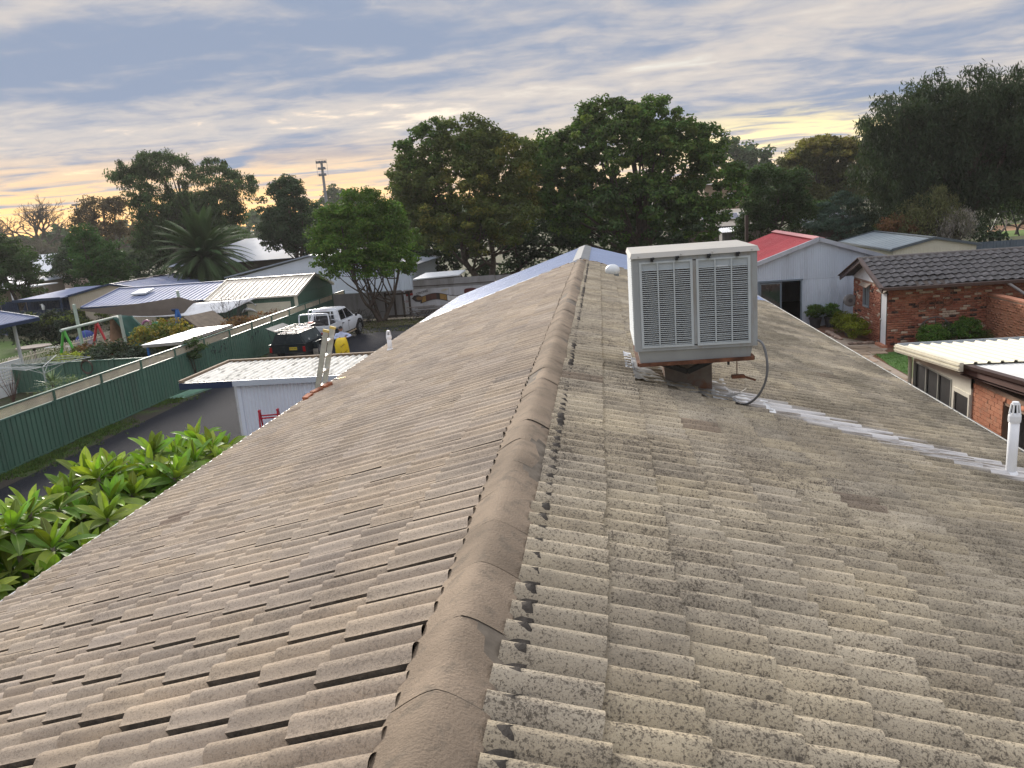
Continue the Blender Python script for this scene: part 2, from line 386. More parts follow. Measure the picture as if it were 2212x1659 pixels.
# ridge tiles
m_cap = mat('ridge_concrete', (.235, .185, .135), .92, .22, 2.2, bump=.6, bscale=90, dirt=((.11, .098, .078), .5, 9), rnd=.09, spec=.2)
m_mort = mat('ridge_mortar', (.062, .054, .045), .95, .4, 14, bump=.8, bscale=40)
capx = [-.168, -.15, -.10, -.06, -.03, 0, .03, .06, .10, .15, .168]
caph = [-.092, -.080, -.046, -.022, -.008, 0, -.008, -.022, -.046, -.080, -.092]
cb = MB(); n = len(capx)
rows = [(0, 1.0, .0), (.22, 1.0, .001), (.4455, 1.0, .0)]
for y, sc_, dz in rows: cb.v += [(x*sc_, y, h*sc_+dz) for x, h in zip(capx, caph)]
for r_ in range(2): cb.f += [(r_*n+i, r_*n+i+1, r_*n+n+i+1, r_*n+n+i) for i in range(n-1)]
for sx_, a_ in ((0, 0), (n-1, 1)):
    o_ = len(cb.v); x, h = capx[sx_], caph[sx_]
    cb.v += [(x, 0, h), (x, .4455, h), (x, .4455, h-.02), (x, 0, h-.02)]; cb.f += [(o_, o_+1, o_+2, o_+3)]
co = cb.build('ridge_tile', m_cap, house); co.data.shade_smooth()
for p_ in co.data.polygons[2*(n-1):]: p_.use_smooth = False
co.location = (RX, 2.12-.45*7, RZ+.075)
for k in range(1, 50):
    y = 2.12+.45*(k-7)
    if y > YT: break
    c = co.copy(); COL.objects.link(c); c.parent = house
    c.location = (RX+random.gauss(0, .003), y, RZ+.075+random.gauss(0, .002)); c.rotation_euler = (0, random.gauss(0, .006), random.gauss(0, .004))
bd = MB()
for x0_, h0_, x1_, h1_ in zip(capx[:-1], caph[:-1], capx[1:], caph[1:]): bd.add([(RX+x0_, Y0, RZ+.071+h0_), (RX+x1_, Y0, RZ+.071+h1_), (RX+x1_, YT, RZ+.071+h1_), (RX+x0_, YT, RZ+.071+h0_)], [(0, 1, 2, 3)])
bd.build('ridge_bedding', mat('bedding_grey', (.13, .11, .085), .95, .3, 12), house)
for side in (1, -1):
    mo = MB(); ys = np.arange(Y0, YT, .025); dn, nm, sl = slope(side); pts = []
    for y in ys:
        ph = ((y-Y0-.075)/.15) % 1.0
        lip = (.222 if side > 0 else .165)+(.030 if side > 0 else .01)*abs(math.sin(math.pi*ph))+random.uniform(-.008, .008)
        b = Vector((RX, y, RZ))+dn*lip+nm*(.058+.026*math.cos(2*math.pi*ph) if side > 0 else .03)
        tp = Vector((RX+side*.150, y, RZ-.028+random.uniform(-.004, .004)))
        mid = (tp+b)/2+nm*(.014+.010*math.cos(2*math.pi*ph))
        i0 = len(mo.v); mo.v += [tuple(tp), tuple(mid), tuple(b), tuple(b-nm*.05)]; pts.append(i0)
    for i, q in zip(pts[:-1], pts[1:]):
        for k in range(3): mo.f.append((i+k, q+k, q+k+1, i+k+1) if side < 0 else (i+k, i+k+1, q+k+1, q+k))
    mo.build('mortar', m_mort if side > 0 else m_cap, house, smooth=True)
mb = MB()
for _ in range(120):
    y = random.choice([random.gauss(2.1, .25), random.gauss(3.6, .5), random.uniform(1.5, 9)]); p = Vector((RX+.165+random.uniform(0, .025), y, RZ-.045+random.uniform(-.015, .01)))
    mb.ball(p, random.uniform(.004, .009), 5, 3)
mb.build('moss', mat('yellow_moss', (.22, .25, .03), .9, .3, 30), house, kind='stuff')
# metal sheeted far end
m_sheet = mat('blue_roof_sheet', (.33, .39, .53), .4, .05, .7, metal=.2, dirt=((.28, .32, .42), .25, 1.2))
for side in (1, -1):
    dn, nm, sl = slope(side); up = -dn
    y0_ = YT-.05; nS = 8; wS = (YE-y0_)/nS
    for k in range(nS):
        s_ = MB(); o = Vector((RX, y0_+k*wS, RZ))+dn*(sl+.06)+nm*(.055+.002*(k % 2))
        if side > 0: s_.corr(o, (0, wS+.004, 0), up*(sl+.04), .19, .024, 'rib')
        else: s_.corr(o+Vector((0, wS+.004, 0)), (0, -wS-.004, 0), up*(sl+.04), .19, .024, 'rib')
        s_.build('roof_sheet', m_sheet, house)
    tr = MB(); tr.beam(Vector((RX, YT-.06, RZ))+nm*.07, Vector((RX, YT-.06, RZ))+dn*(sl+.05)+nm*.07, .10, .02, nm); tr.build('sheet_flashing', m_galv, house)
rc = MB()
dnr, nr, _ = slope(1); dnl, nl, _ = slope(-1)
for dn, nm in ((dnr, nr), (dnl, nl)):
    a0 = Vector((RX, YT+.12, RZ+.085)); b0 = Vector((RX, YE, RZ+.085)); e = dn*.24
    rc.add([a0, b0, b0+e, a0+e], [(0, 1, 2, 3)]); rc.add([a0+e, b0+e, b0+e-nm*.03, a0+e-nm*.03], [(0, 1, 2, 3)])
rc.build('ridge_capping', mat('grey_capping', (.12, .135, .15), .5, .15, 3), house)
m_brk = mat('loose_tile_clay', (.20, .135, .09), .9, .3, 6, bump=.4)
for i in range(9):
    x = random.choice([random.uniform(-1.6, -.75), random.uniform(-.55, .25)]); b = MB()
    b.box(-.14, .14, -.05, .05, 0, .03); f = b.build('broken_tile', m_brk if i % 2 else m_cap, house)
    f.location = onroof(x, YT+random.uniform(-.25, .05), .055); f.rotation_euler = (random.uniform(-.2, .2), (.31 if x > RX else -.32)+random.uniform(-.15, .15), random.uniform(-.5, .5))
# gutters, fascia, walls
m_gut = mat('gutter_cream', (.55, .55, .53), .5, .12, 3, dirt=((.12, .11, .10), .6, 4)); m_gutd = mat('gutter_grey', (.16, .17, .17), .5, .2, 3, dirt=((.06, .055, .05), .6, 3))
for side, mg in ((1, m_gutd), (-1, m_gutd)):
    ex = RX+side*(HWR if side > 0 else HWL); g = MB(); q = side
    sec = [(ex-q*.06, EZ-.03), (ex-q*.06, EZ-.12), (ex+q*.11, EZ-.12), (ex+q*.115, EZ+.012), (ex+q*.124, EZ+.012), (ex+q*.120, EZ-.128), (ex-q*.067, EZ-.128), (ex-q*.067, EZ-.03)]
    g.prism([(x, Y0, z) for x, z in sec], (0, YE-Y0, 0)); g.build('gutter', mg, house)
    lp_ = MB(); lp_.tube([(ex+q*.122, Y0, EZ+.014), (ex+q*.122, YE, EZ+.014)], .011, 6); lp_.build('gutter_lip', m_gut if side < 0 else m_gutd, house)
    fa = MB(); fa.box(min(ex-q*.10, ex-q*.07), max(ex-q*.10, ex-q*.07), Y0, YE, EZ-.22, EZ-.035); fa.build('fascia', m_white, house)
m_wall = mat('red_brick_plain', (.27, .105, .065), .9, .3, 5, bump=.5)
wl = MB(); wl.box(RX-HWL+.55, RX+HWR-.55, Y0+.2, YE-.3, 0, EZ-.1); wl.build('wall', m_wall, house)
gb = MB(); gb.prism([(RX-HWL+.4, YE-.32, EZ-.1), (RX+HWR-.4, YE-.32, EZ-.1), (RX, YE-.32, RZ-.08)], (0, .1, 0)); gb.prism([(RX-HWL+.4, Y0+.1, EZ-.1), (RX+HWR-.4, Y0+.1, EZ-.1), (RX, Y0+.1, RZ-.08)], (0, .1, 0)); gb.build('gable', m_wall, house)
un = MB(); un.add([(RX, Y0, RZ-.03), (RX+HWR, Y0, EZ-.03), (RX+HWR, YE, EZ-.03), (RX, YE, RZ-.03), (RX-HWL, Y0, EZ-.03), (RX-HWL, YE, EZ-.03)], [(0, 3, 2, 1), (0, 4, 5, 3)]); un.build('roof_underlay', m_dark, house)

# ------------------------------------------------------------------ evaporative cooler
m_ac = mat('cooler_grey', (.285, .31, .32), .55, .10, 3, dirt=((.20, .165, .125), .6, 6), streak=True)
m_acl = mat('cooler_lid', (.40, .39, .355), .55, .06, 2, dirt=((.42, .38, .30), .4, 4))
m_lou = mat('louvre_blue_grey', (.42, .47, .49), .45, .05, 3)
m_pad = mat('wet_pad', (.10, .085, .085), .95, .6, 35, bump=1, bscale=70, dirt=((.26, .23, .20), .7, 22))
ac = thing('evaporative_cooler', 'boxy grey evaporative cooler with louvred panels on rusty stand on the roof', 'air cooler', (.84, 7.83, 4.2))
def acp(name, mb_, m, par=None, **k):
    o = mb_.build(name, m, par or ac, **k)
    if par is None: o.matrix_parent_inverse = Matrix.Translation(ac.location).inverted()
    return o
X0, X1, YA, YB, ZB, ZT = .275, 1.40, 7.27, 8.38, 4.745, 5.62
pn = MB()
for x in (X0, X1-.065): pn.box(x, x+.065, YA, YA+.05, ZB, ZT); pn.box(x, x+.065, YB-.05, YB, ZB, ZT)
pn.box(X0+.065, X1-.065, YA, YA+.04, ZB, ZB+.035); pn.box(X0+.065, X1-.065, YA, YA+.04, ZT-.04, ZT); pn.box((X0+X1)/2-.02, (X0+X1)/2+.02, YA-.004, YA+.04, ZB+.045, ZT-.05)
pn.box(X0, X1, YB-.04, YB, ZB+.002, ZT-.002); pn.box(X1-.04, X1-.001, YA+.05, YB-.05, ZB+.001, ZT-.001)
acp('cabinet_frame', pn, m_ac)
cr = MB(); cr.box(X0+.06, X1-.06, YA+.06, YB-.06, ZB+.01, ZT-.01); acp('filter_pad', cr, m_pad)
ld = MB(); ld.hexa([(X0-.02, YA-.02, ZT), (X1+.02, YA-.02, ZT), (X1+.02, YB+.02, ZT), (X0-.02, YB+.02, ZT), (X0-.005, YA+.01, ZT+.045), (X1+.005, YA+.01, ZT+.045), (X1+.005, YB-.01, ZT+.045), (X0-.005, YB-.01, ZT+.045)])
ld.prism([(X0-.005, YA+.01, ZT+.045), (X1+.005, YA+.01, ZT+.045), (X1-.1, (YA+YB)/2, ZT+.065), (X0+.1, (YA+YB)/2, ZT+.065)], (0, 0, .001)); lid = acp('lid', ld, m_acl)
rv = MB()
for x in (X0+.06, .72, X1-.05, 1.0): rv.ball((x, YA-.022, ZT+.02), .008, 6, 4)
acp('rivet', rv, m_alu)
for (a0, a1) in ((X0+.062, (X0+X1)/2-.016), ((X0+X1)/2+.016, X1-.062)):
    z0, z1 = ZB+.03, ZT-.038; fr = MB(); y0, y1 = YA-.012, YA+.02
    fr.box(a0, a0+.022, y0, y1, z0, z1); fr.box(a1-.022, a1, y0, y1, z0, z1); fr.box(a0+.022, a1-.022, y0, y1, z0, z0+.022); fr.box(a0+.022, a1-.022, y0, y1, z1-.016, z1)
    fp = acp('louvre_panel', fr, m_lou)
    for q in (1/3, 2/3):
        b = MB(); x = a0+.022+(a1-a0-.044)*q; b.box(x-.006, x+.006, y0-.003, y1, z0+.022, z1-.016); o = b.build('mullion', m_lou, fp)
    b = MB(); b.box(a0+.022, a1-.022, y0+.012, y1-.004, z1-.078, z1-.016); b.build('blank_plate', mat('plate_blue_grey', (.36, .41, .44), .5, .05, 3), fp)
    ns = 38
    sm = MB(); sm.hexa([(a0+.022, 0, 0), (a1-.022, 0, 0), (a1-.022, .014, .001), (a0+.022, .014, .001), (a0+.022, 0, .0075), (a1-.022, 0, .0075), (a1-.022, .014, .0075), (a0+.022, .014, .0075)])
    for k in range(ns):
        z = z0+.026+(z1-.082-z0-.026)*k/(ns-1)
        if k == 0: s0 = sm.build('slat', m_lou, fp)
        else: s0 = s0.copy(); COL.objects.link(s0)
        s0.location = (0, y0+.004, z); s0.rotation_euler = (random.gauss(0, .02), random.gauss(0, .001), 0)
b = MB(); b.box(1.03, 1.14, YA-.002, YA+.004, ZT-.125, ZT-.112)
acp('nameplate', b, m_white)
sidel = MB()
for k in range(38):
    z = ZB+.05+k*.0215; sidel.hexa([(X0-.012, YA+.06, z), (X0-.012, YB-.06, z), (X0+.02, YB-.06, z+.014), (X0+.02, YA+.06, z+.014), (X0-.012, YA+.06, z+.006), (X0-.012, YB-.06, z+.006), (X0+.02, YB-.06, z+.02), (X0+.02, YA+.06, z+.02)])
sidel.box(X0-.006, X0+.02, YA+.05, YA+.07, ZB, ZT); acp('side_louvre', sidel, m_lou, kind=None)
for x in (.455, .68, .965, 1.22):
    c = MB(); c.box(x-.014, x+.012, YA-.045, YA-.015, ZT-.035, ZT+.002); c.ball((x+.012, YA-.04, ZT-.006), .013, 6, 4); acp('latch', c, m_black)
ty = MB(); ty.hexa([(X0+.045, YA+.05, ZB-.125), (X1-.06, YA+.05, ZB-.125), (X1-.06, YB-.05, ZB-.125), (X0+.045, YB-.05, ZB-.125), (X0+.025, YA+.02, ZB), (X1-.04, YA+.02, ZB), (X1-.04, YB-.02, ZB), (X0+.025, YB-.02, ZB)])
acp('water_tray', ty, m_ac)
bf = MB(); z = ZB-.14
for p, q in (((X0+.03, YA+.04, z), (X1-.03, YA+.04, z+.015)), ((X0+.03, YB-.04, z), (X1-.03, YB-.04, z)), ((X0+.03, YA+.06, z), (X0+.03, YB-.06, z)), ((X1-.03, YA+.06, z+.012), (X1-.03, YB-.06, z))): bf.beam(p, q, .03, .035)
acp('base_frame', bf, m_rust)
bk = MB()
for p, q in (((.42, 7.60, 4.60), (.78, 7.52, 4.475)), ((.78, 7.52, 4.475), (1.14, 7.62, 4.60)), ((1.14, 7.62, 4.60), (1.30, 7.55, 4.615)), ((.42, 7.6, 4.6), (.60, 8.2, 4.60)), ((1.1, 7.64, 4.58), (1.02, 8.25, 4.6))): bk.beam(p, q, .03, .05)
acp('bracket', bk, m_black)
nk = MB(); nk.hexa([(.58, 7.80, 4.22), (1.05, 7.80, 4.08), (1.05, 8.3, 4.08), (.58, 8.3, 4.22), (.58, 7.80, 4.62), (1.05, 7.80, 4.62), (1.05, 8.3, 4.62), (.58, 8.3, 4.62)])
m_neck = mat('galv_rusting', (.20, .17, .145), .65, .25, 4, metal=.2, dirt=((.17, .07, .035), .95, 3.2)); acp('duct_neck', nk, m_neck)
m_lead = mat('flashing_lead', (.30, .30, .29), .55, .3, 5, metal=.25, bump=.5, bscale=25, dirt=((.60, .60, .58), .6, 7)); m_foil = mat('crumpled_foil', (.72, .74, .75), .28, .2, 9, metal=.8, bump=.8, bscale=45)
def sheet(name, m, x0, x1, y0, y1, nx, ny, hf):
    vs = []; 
    for i in range(nx+1):
        for j in range(ny+1):
            x = x0+(x1-x0)*i/nx; y = y0+(y1-y0)*j/ny; vs.append(tuple(onroof(x, y, hf(i/nx, j/ny))))
    b = MB(); b.add(vs, [(i*(ny+1)+j, (i+1)*(ny+1)+j, (i+1)*(ny+1)+j+1, i*(ny+1)+j+1) for i in range(nx) for j in range(ny)])
    return acp(name, b, m, smooth=True)
sheet('roof_flashing', m_lead, .26, 1.28, 7.50, 8.6, 26, 18, lambda u, v: .085+.012*math.sin(u*23+v*9)+.010*random.uniform(-1, 1)-.03*max(0, u-.6))
sheet('roof_flashing', m_foil, .19, .275, 7.95, 8.75, 5, 26, lambda u, v: .085+.022*math.sin(v*40)+.008*random.uniform(-1, 1))
sheet('roof_flashing', m_foil, 1.02, 1.62, 7.50, 7.95, 18, 10, lambda u, v: .075+.014*math.sin(v*17+u*5)+.012*random.uniform(-1, 1))
fl = MB(); pts = []
for i in range(9):
    t = i/8; pts.append([Vector((1.10+.24*t, 7.58-.02*t, 4.16+.02+.13*t*t-.05*t)), Vector((1.14+.24*t, 7.74+.02*math.sin(t*6), 4.18+.11*t*t-.06*t))])
for i, (p, q) in enumerate(pts): fl.v += [tuple(p), tuple(q)]
fl.f += [(2*i, 2*i+2, 2*i+3, 2*i+1) for i in range(8)]; acp('torn_flap', fl, m_lead, smooth=True)
hz = MB(); P = [(1.385, 7.30, 4.80), (1.44, 7.24, 4.76), (1.475, 7.22, 4.60), (1.47, 7.25, 4.42), (1.42, 7.34, 4.25), (1.34, 7.48, 4.13), (1.25, 7.62, 4.10)]
def smooth_path(P, k=5):
    P = [Vector(p) for p in P]; out = []
    for i in range(len(P)-1):
        p0, p1, p2, p3 = P[max(i-1, 0)], P[i], P[i+1], P[min(i+2, len(P)-1)]
        for j in range(k):
            t = j/k; out.append(.5*((2*p1)+(-p0+p2)*t+(2*p0-5*p1+4*p2-p3)*t*t+(-p0+3*p1-3*p2+p3)*t**3))
    return out+[P[-1]]
hz.tube(smooth_path(P), .0115, 8); acp('conduit', hz, mat('grey_conduit', (.16, .165, .17), .5, .1, 5), smooth=True)
rd = MB(); rd.tube([(1.24, 7.45, 4.62), (1.24, 7.46, 4.43)], .005, 5); rd.box(1.19, 1.31, 7.43, 7.49, 4.40, 4.43); rd.beam((1.31, 7.46, 4.41), (1.42, 7.5, 4.36), .02, .02); acp('drain_bracket', rd, m_rust)
tp = MB(); tp.tube([(1.14, 7.5, 4.59), (1.20, 7.48, 4.57)], .014, 6); tp.box(1.155, 1.175, 7.47, 7.5, 4.53, 4.58); acp('drain_tap', tp, m_black)

# ------------------------------------------------------------------ vents, ladder, bricks on the roof
m_pvc = mat('white_pvc', (.80, .82, .84), .35, .03, 2)
def vent_pipe(base, h, r, label):
    t = thing('vent_pipe', label, 'vent pipe', base, group='white vent pipes on the tiled roof')
    b = MB(); b.lathe((0, 0, -.12), [(r, 0), (r, h+.02)], 18); b.build('pipe', m_pvc, t, smooth=False).data.polygons.foreach_set('use_smooth', [True]*18+[False]*2)
    b = MB(); b.lathe((0, 0, -.06), [(r*1.35, 0), (r*1.4, .05), (r*1.4, .11), (r*1.15, .13)], 18); b.build('collar', m_pvc, t)
    b = MB(); b.lathe((0, 0, h-.19), [(r*1.18, 0), (r*1.22, .02), (r*1.2, .06), (r*1.05, .08)], 18); cp = b.build('cap', m_pvc, t)
    b = MB(); b.lathe((0, 0, h-.11), [(r*.8, 0), (r*.6, .085)], 12); b.build('cap_inner', m_dark, cp)
    b = MB(); b.lathe((0, 0, h-.025), [(r*.78, 0), (r*.62, .025)], 12)
    for k in range(8):
        a = 2*math.pi*k/8; b.beam((r*1.02*math.cos(a), r*1.02*math.sin(a), h-.112), (r*.72*math.cos(a), r*.72*math.sin(a), h-.02), r*.32, .006)
    b.build('cap_grille', m_pvc, cp); return t
vent_pipe(onroof(3.69, 7.28, .03), .74, .044, 'tall white plastic vent pipe at the right end of the whitened tile streak')
vent_pipe(onroof(-4.69, 16.18, .03), .47, .05, 'short white plastic vent pipe near the left gutter beyond the ladder')
dv = thing('dome_vent', 'small white domed roof vent beside the cooler near the ridge', 'roof vent', onroof(.24, 18.83, .03))
b = MB(); b.lathe((0, 0, -.1), [(.15, 0), (.15, .16), (.12, .2)], 16); b.build('base', mat('vent_base_grey', (.15, .17, .18), .5, .1, 4), dv)  # plain dark grey base cylinder under a pale dome
b = MB(); b.ball((0, 0, .15), (.18, .18, .15), 16, 8); b.build('dome', mat('dome_pale', (.62, .66, .68), .4, .05, 3), dv, smooth=True)
# ladder
la = thing('ladder', 'aluminium ladder with flat treads leaning on the left gutter, top sticking up', 'ladder', (-6.2, 13.42, 0))
tip = Vector((1.22, 0, 4.28))
for s_ in (-.2, .2):
    b = MB(); b.beam((0, s_, 0), tuple(tip+Vector((0, s_*.9, 0))), .03, .095, (1, 0, 0)); st = b.build('stile', m_alu, la)
    b = MB(); d = tip.normalized(); p = tip+Vector((0, s_*.9, 0)); b.beam(p-d*.02, p+d*.025, .045, .11, (1, 0, 0)); b.build('end_cap', mat('yellow_cap', (.55, .42, .12), .6, .1, 4), st)
for k in range(15):
    t = (k+.6)/15.3; p = tip*t; b = MB(); b.hexa([(p.x-.045, -.19, p.z-.018), (p.x+.04, -.19, p.z-.018), (p.x+.04, .19, p.z-.018), (p.x-.045, .19, p.z-.018), (p.x-.05, -.19, p.z+.012), (p.x+.045, -.19, p.z+.012), (p.x+.045, .19, p.z+.012), (p.x-.05, .19, p.z+.012)]); b.build('tread', mat('tread_alu', (.55, .54, .49), .5, .1, 6, metal=.3), la)
m_rb = mat('orange_red_brick', (.33, .12, .06), .85, .25, 9, bump=.4, dirt=((.10, .06, .045), .6, 6))
for i, (x, y, rz_, lab) in enumerate(((-5.22, 12.60, rad(84), 'orange red brick lying on the gutter edge, nearest of the three'), (-5.20, 12.98, rad(62), 'red brick tilted on the gutter edge, middle of the three'), (-5.12, 13.30, rad(74), 'dark red brick at the foot of the leaning ladder'))):
    b = MB(); b.box(-.115, .115, -.055, .055, 0, .076); o = b.build('brick', m_rb); p = onroof(x, y, .065); o.location = p; o.rotation_euler = (0, -.12, rz_)
    bv = o.modifiers.new('b', 'BEVEL'); bv.width = .006; tag(o, lab, 'brick', 'loose bricks on the left gutter')
to = thing('torch', 'yellow hand torch lying on the tiles beside the leaning ladder', 'torch', onroof(-5.1, 13.94, .07), rad(12))
b = MB(); b.tube([(-.02, 0, 0), (.12, 0, .02)], .022, 10); b.build('handle', mat('torch_yellow', (.75, .55, .02), .4, .05, 4), to); b = MB(); b.tube([(-.09, 0, -.01), (-.02, 0, 0)], [.03, .022], 10); b.build('head', m_black, to)
# ================================================================== GROUND
def flat(name, poly, z, m):
    b = MB(); b.add([(x, y, z) for x, y in poly], [tuple(range(len(poly)))]); return struct(b.build(name, m))
def ground_mat(name, c1, c2, c3, s1=.35, s2=6, bump=.5, rough=.95, thr=(.42, .6)):
    m = bpy.data.materials.new(name); m.use_nodes = True; t = NT(m.node_tree); bs = t.n['Principled BSDF']; pos = t.new('ShaderNodeNewGeometry').outputs['Position']
    c = t.mix(t.smooth(t.noise(pos, s1, 6, .65), *thr), c1, c2); c = t.mix(t.smooth(t.noise(pos, s2, 6, .75), .5, .66), c, c3)
    t.put(bs.inputs['Base Color'], c); bs.inputs['Roughness'].default_value = rough; bs.inputs['Specular IOR Level'].default_value = .25
    b = t.new('ShaderNodeBump'); b.inputs['Strength'].default_value = bump; b.inputs['Distance'].default_value = .03; t.l.new(t.noise(pos, s2*5, 5, .75), b.inputs['Height']); t.l.new(b.outputs[0], bs.inputs['Normal'])
    return m
flat('ground', [(-1500, -300), (1500, -300), (1500, 2500), (-1500, 2500)], 0, ground_mat('dry_ground', (.085, .080, .045), (.055, .075, .03), (.12, .10, .07)))
m_grav = ground_mat('dark_gravel', (.009, .011, .017), (.012, .014, .021), (.020, .023, .032), .5, 14, .7)
flat('driveway', [(-16.2, -10), (-4.6, -10), (-4.6, 40), (-9, 44.5), (-15.9, 43.2)], .006, m_grav)
flat('yard_dirt', [(-17, 40), (-15.9, 43.2), (-9, 44.5), (-4.6, 40), (-4, 50), (-17, 50)], .010, ground_mat('leafy_dirt', (.06, .048, .032), (.075, .07, .035), (.10, .075, .05), .5, 5, .8))
flat('verge', [(-17, 8), (-16.15, 8), (-15.9, 25), (-16.1, 34), (-15.7, 41), (-17, 41)], .008, ground_mat('weedy_verge', (.045, .040, .032), (.05, .075, .022), (.035, .03, .026), .9, 3, .9, thr=(.45, .58)))
flat('neighbour_lawn', [(-60, 25), (-17.2, 25), (-17.2, 43), (-60, 52)], .004, ground_mat('lawn_grass', (.075, .13, .03), (.06, .10, .025), (.10, .14, .04), .3, 8, .8))
flat('paved_court', [(-28.2, 27.5), (-17.3, 27.5), (-17.3, 42), (-28.2, 42)], .012, ground_mat('soft_fall_bark', (.055, .052, .032), (.045, .06, .026), (.075, .06, .04), .6, 5, .6))
# weeds along the fence: blades in tufts
def blades(name, pts, hmin, hmax, wd, m, kind='stuff', parent=None, lean=.5, per=7):
    P = np.repeat(np.asarray(pts, float), per, 0); k = len(P); P[:, :2] += RG.normal(0, .05, (k, 2))
    a = RG.uniform(0, 6.283, k); h = RG.uniform(hmin, hmax, k); dx = np.cos(a)*wd; dy = np.sin(a)*wd; l = RG.normal(0, lean, (k, 2))*h[:, None]
    A = P+np.c_[dx, dy, 0*dx]; B = P-np.c_[dx, dy, 0*dx]; T = P+np.c_[l, h]
    vs = np.stack([A, B, T], 1).reshape(-1, 3); return npmesh(name, vs, np.arange(3*k).reshape(-1, 3), m, parent, kind=kind, rnd=RG.random(k))
m_weed = mat('weed_green', (.075, .13, .025), .8, .3, 3, rnd=.4, hue=.04, transl=.25)
pts = []
while len(pts) < 2600:
    y = RG.uniform(14, 41); x = -16.9+abs(RG.normal(0, .42)); 
    if math.sin(y*1.7)+math.sin(y*.63+1)+RG.normal(0, .6) > -.1-.0*x: pts.append((x, y, .008))
g = blades('weeds', pts, .03, .10, .012, m_weed); g['label'] = 'low green weeds growing along the foot of the fence'
pts = [(RG.uniform(-16.5, -6), RG.uniform(41.5, 46.8), .01) for _ in range(900)]
blades('yard_grass', pts, .03, .12, .012, mat('dry_weeds', (.10, .115, .035), .85, .3, 3, rnd=.4, hue=.04, transl=.2))

# ================================================================== GREEN BOUNDARY FENCE
fence = thing('boundary_fence', 'long dark green ribbed steel fence topped with cream lattice beside the driveway', 'fence', (-17, 0, 0))
PS = [21.35+2.33*k for k in range(-4, 13)]; m_latt = mat('cream_lattice', (.66, .60, .47), .7, .12, 2); m_greenl = mat('green_rail', (.075, .16, .125), .45, .08, 1)
sp = MB(); sp.corr((.01, 2.28, .06), (0, -2.28, 0), (0, 0, 1.40), .19, .035, 'rib'); spm = None
lt = MB(); L, z0, z1 = 2.28, 1.50, 1.78
for k in range(-8, 48):
    for s_ in (1, -1):
        y0 = k*.058; ya, yb = (y0, y0+.28) if s_ > 0 else (y0+.28, y0); xo = .012 if s_ > 0 else .020
        za, zb = z0, z1
        def clip(ya, za, yb, zb):
            if abs(yb-ya) < 1e-9: return None
            t0, t1 = 0, 1
            for lim, sg in ((0, 1), (L, -1)):
                fa, fb = sg*(ya-lim), sg*(yb-lim)
                if fa < 0 and fb < 0: return None
                if fa < 0: t0 = max(t0, fa/(fa-fb))
                if fb < 0: t1 = min(t1, fa/(fa-fb))
            return None if t1-t0 < .05 else (ya+(yb-ya)*t0, za+(zb-za)*t0, ya+(yb-ya)*t1, za+(zb-za)*t1)
        c = clip(ya, za, yb, zb)
        if c: lt.beam((xo, c[0], c[1]), (xo, c[2], c[3]), .007, .0235, (0, 0, 1)) if False else lt.hexa([(xo-.004, c[0]-.0115, c[1]), (xo+.004, c[0]-.0115, c[1]), (xo+.004, c[0]+.0115, c[1]), (xo-.004, c[0]+.0115, c[1]), (xo-.004, c[2]-.0115, c[3]), (xo+.004, c[2]-.0115, c[3]), (xo+.004, c[2]+.0115, c[3]), (xo-.004, c[2]+.0115, c[3])])
s0 = l0 = None
for i, y in enumerate(PS):
    b = MB(); b.box(-.035, .062, y-.035, y+.035, 0, 1.83); b.build('post', m_green, fence)
    if i == len(PS)-1: break
    if s0 is None: s0 = sp.build('steel_panel', m_green, fence); l0 = lt.build('lattice_panel', m_latt, fence)
    else:
        s0 = s0.copy(); COL.objects.link(s0); l0 = l0.copy(); COL.objects.link(l0)
    s0.location = (0, y+.025, 0); l0.location = (0, y+.025, 0)
    for za, zb, xx in ((.02, .07, .035), (1.44, 1.49, .04), (1.785, 1.825, .045)):
        b = MB(); b.box(-xx, xx, y+.031, y+2.299, za, zb); b.build('rail', m_greenl, fence)
for y0, n in ((31.1, 14), (34.6, 6)):
    b = MB()
    for k in range(n):
        p = Vector((.055, y0+random.uniform(0, 1.3), 1.15+random.uniform(-.12, .15))); b.tube([p, p+Vector((.01, random.uniform(-.12, .16), random.uniform(-.12, .1))), p+Vector((0, random.uniform(-.2, .2), random.uniform(-.2, .1)))], [.02, .012, .004], 5)
    b.build('vine_remnant', m_black, fence)
# back return fence at the far end with lattice
# ================================================================== FRANGIPANI AT THE EAVE
m_fr1 = mat('frangipani_leaf', (.20, .30, .036), .5, .3, 5, rnd=.5, hue=.035, transl=.28, spec=.5); m_fr2 = mat('frangipani_midrib', (.20, .28, .07), .5, .1, 6)
m_fst = mat('frangipani_stem', (.19, .165, .12), .8, .2, 8)
def leaf_mesh(L, W, droop, name):
    b = MB(); ns = 7; cols = (-1, -.55, -.05, .05, .55, 1)
    for i in range(ns+1):
        t = i/ns; wd = W*.5*(math.sin(math.pi*min(1, (t**1.25)*.95+.03))**.85); z = -droop*L*t*t; x = L*t*(1-.18*droop*t)
        for c in cols: b.v.append((x, c*wd, z+abs(c)*wd*.42+.006*math.sin(t*9+c)))
    n = len(cols)
    for i in range(ns):
        for k in range(n-1): b.f.append((i*n+k, i*n+k+1, (i+1)*n+k+1, (i+1)*n+k))
    me = bpy.data.meshes.new(name); me.from_pydata(b.v, [], b.f); me.materials.append(m_fr1); me.materials.append(m_fr2)
    for i, p in enumerate(me.polygons): p.material_index = 1 if i % (n-1) == 2 else 0
    me.shade_smooth(); return me
LM = [leaf_mesh(.48, .145, d, 'leaf') for d in (.05, .25, .5, .8)]
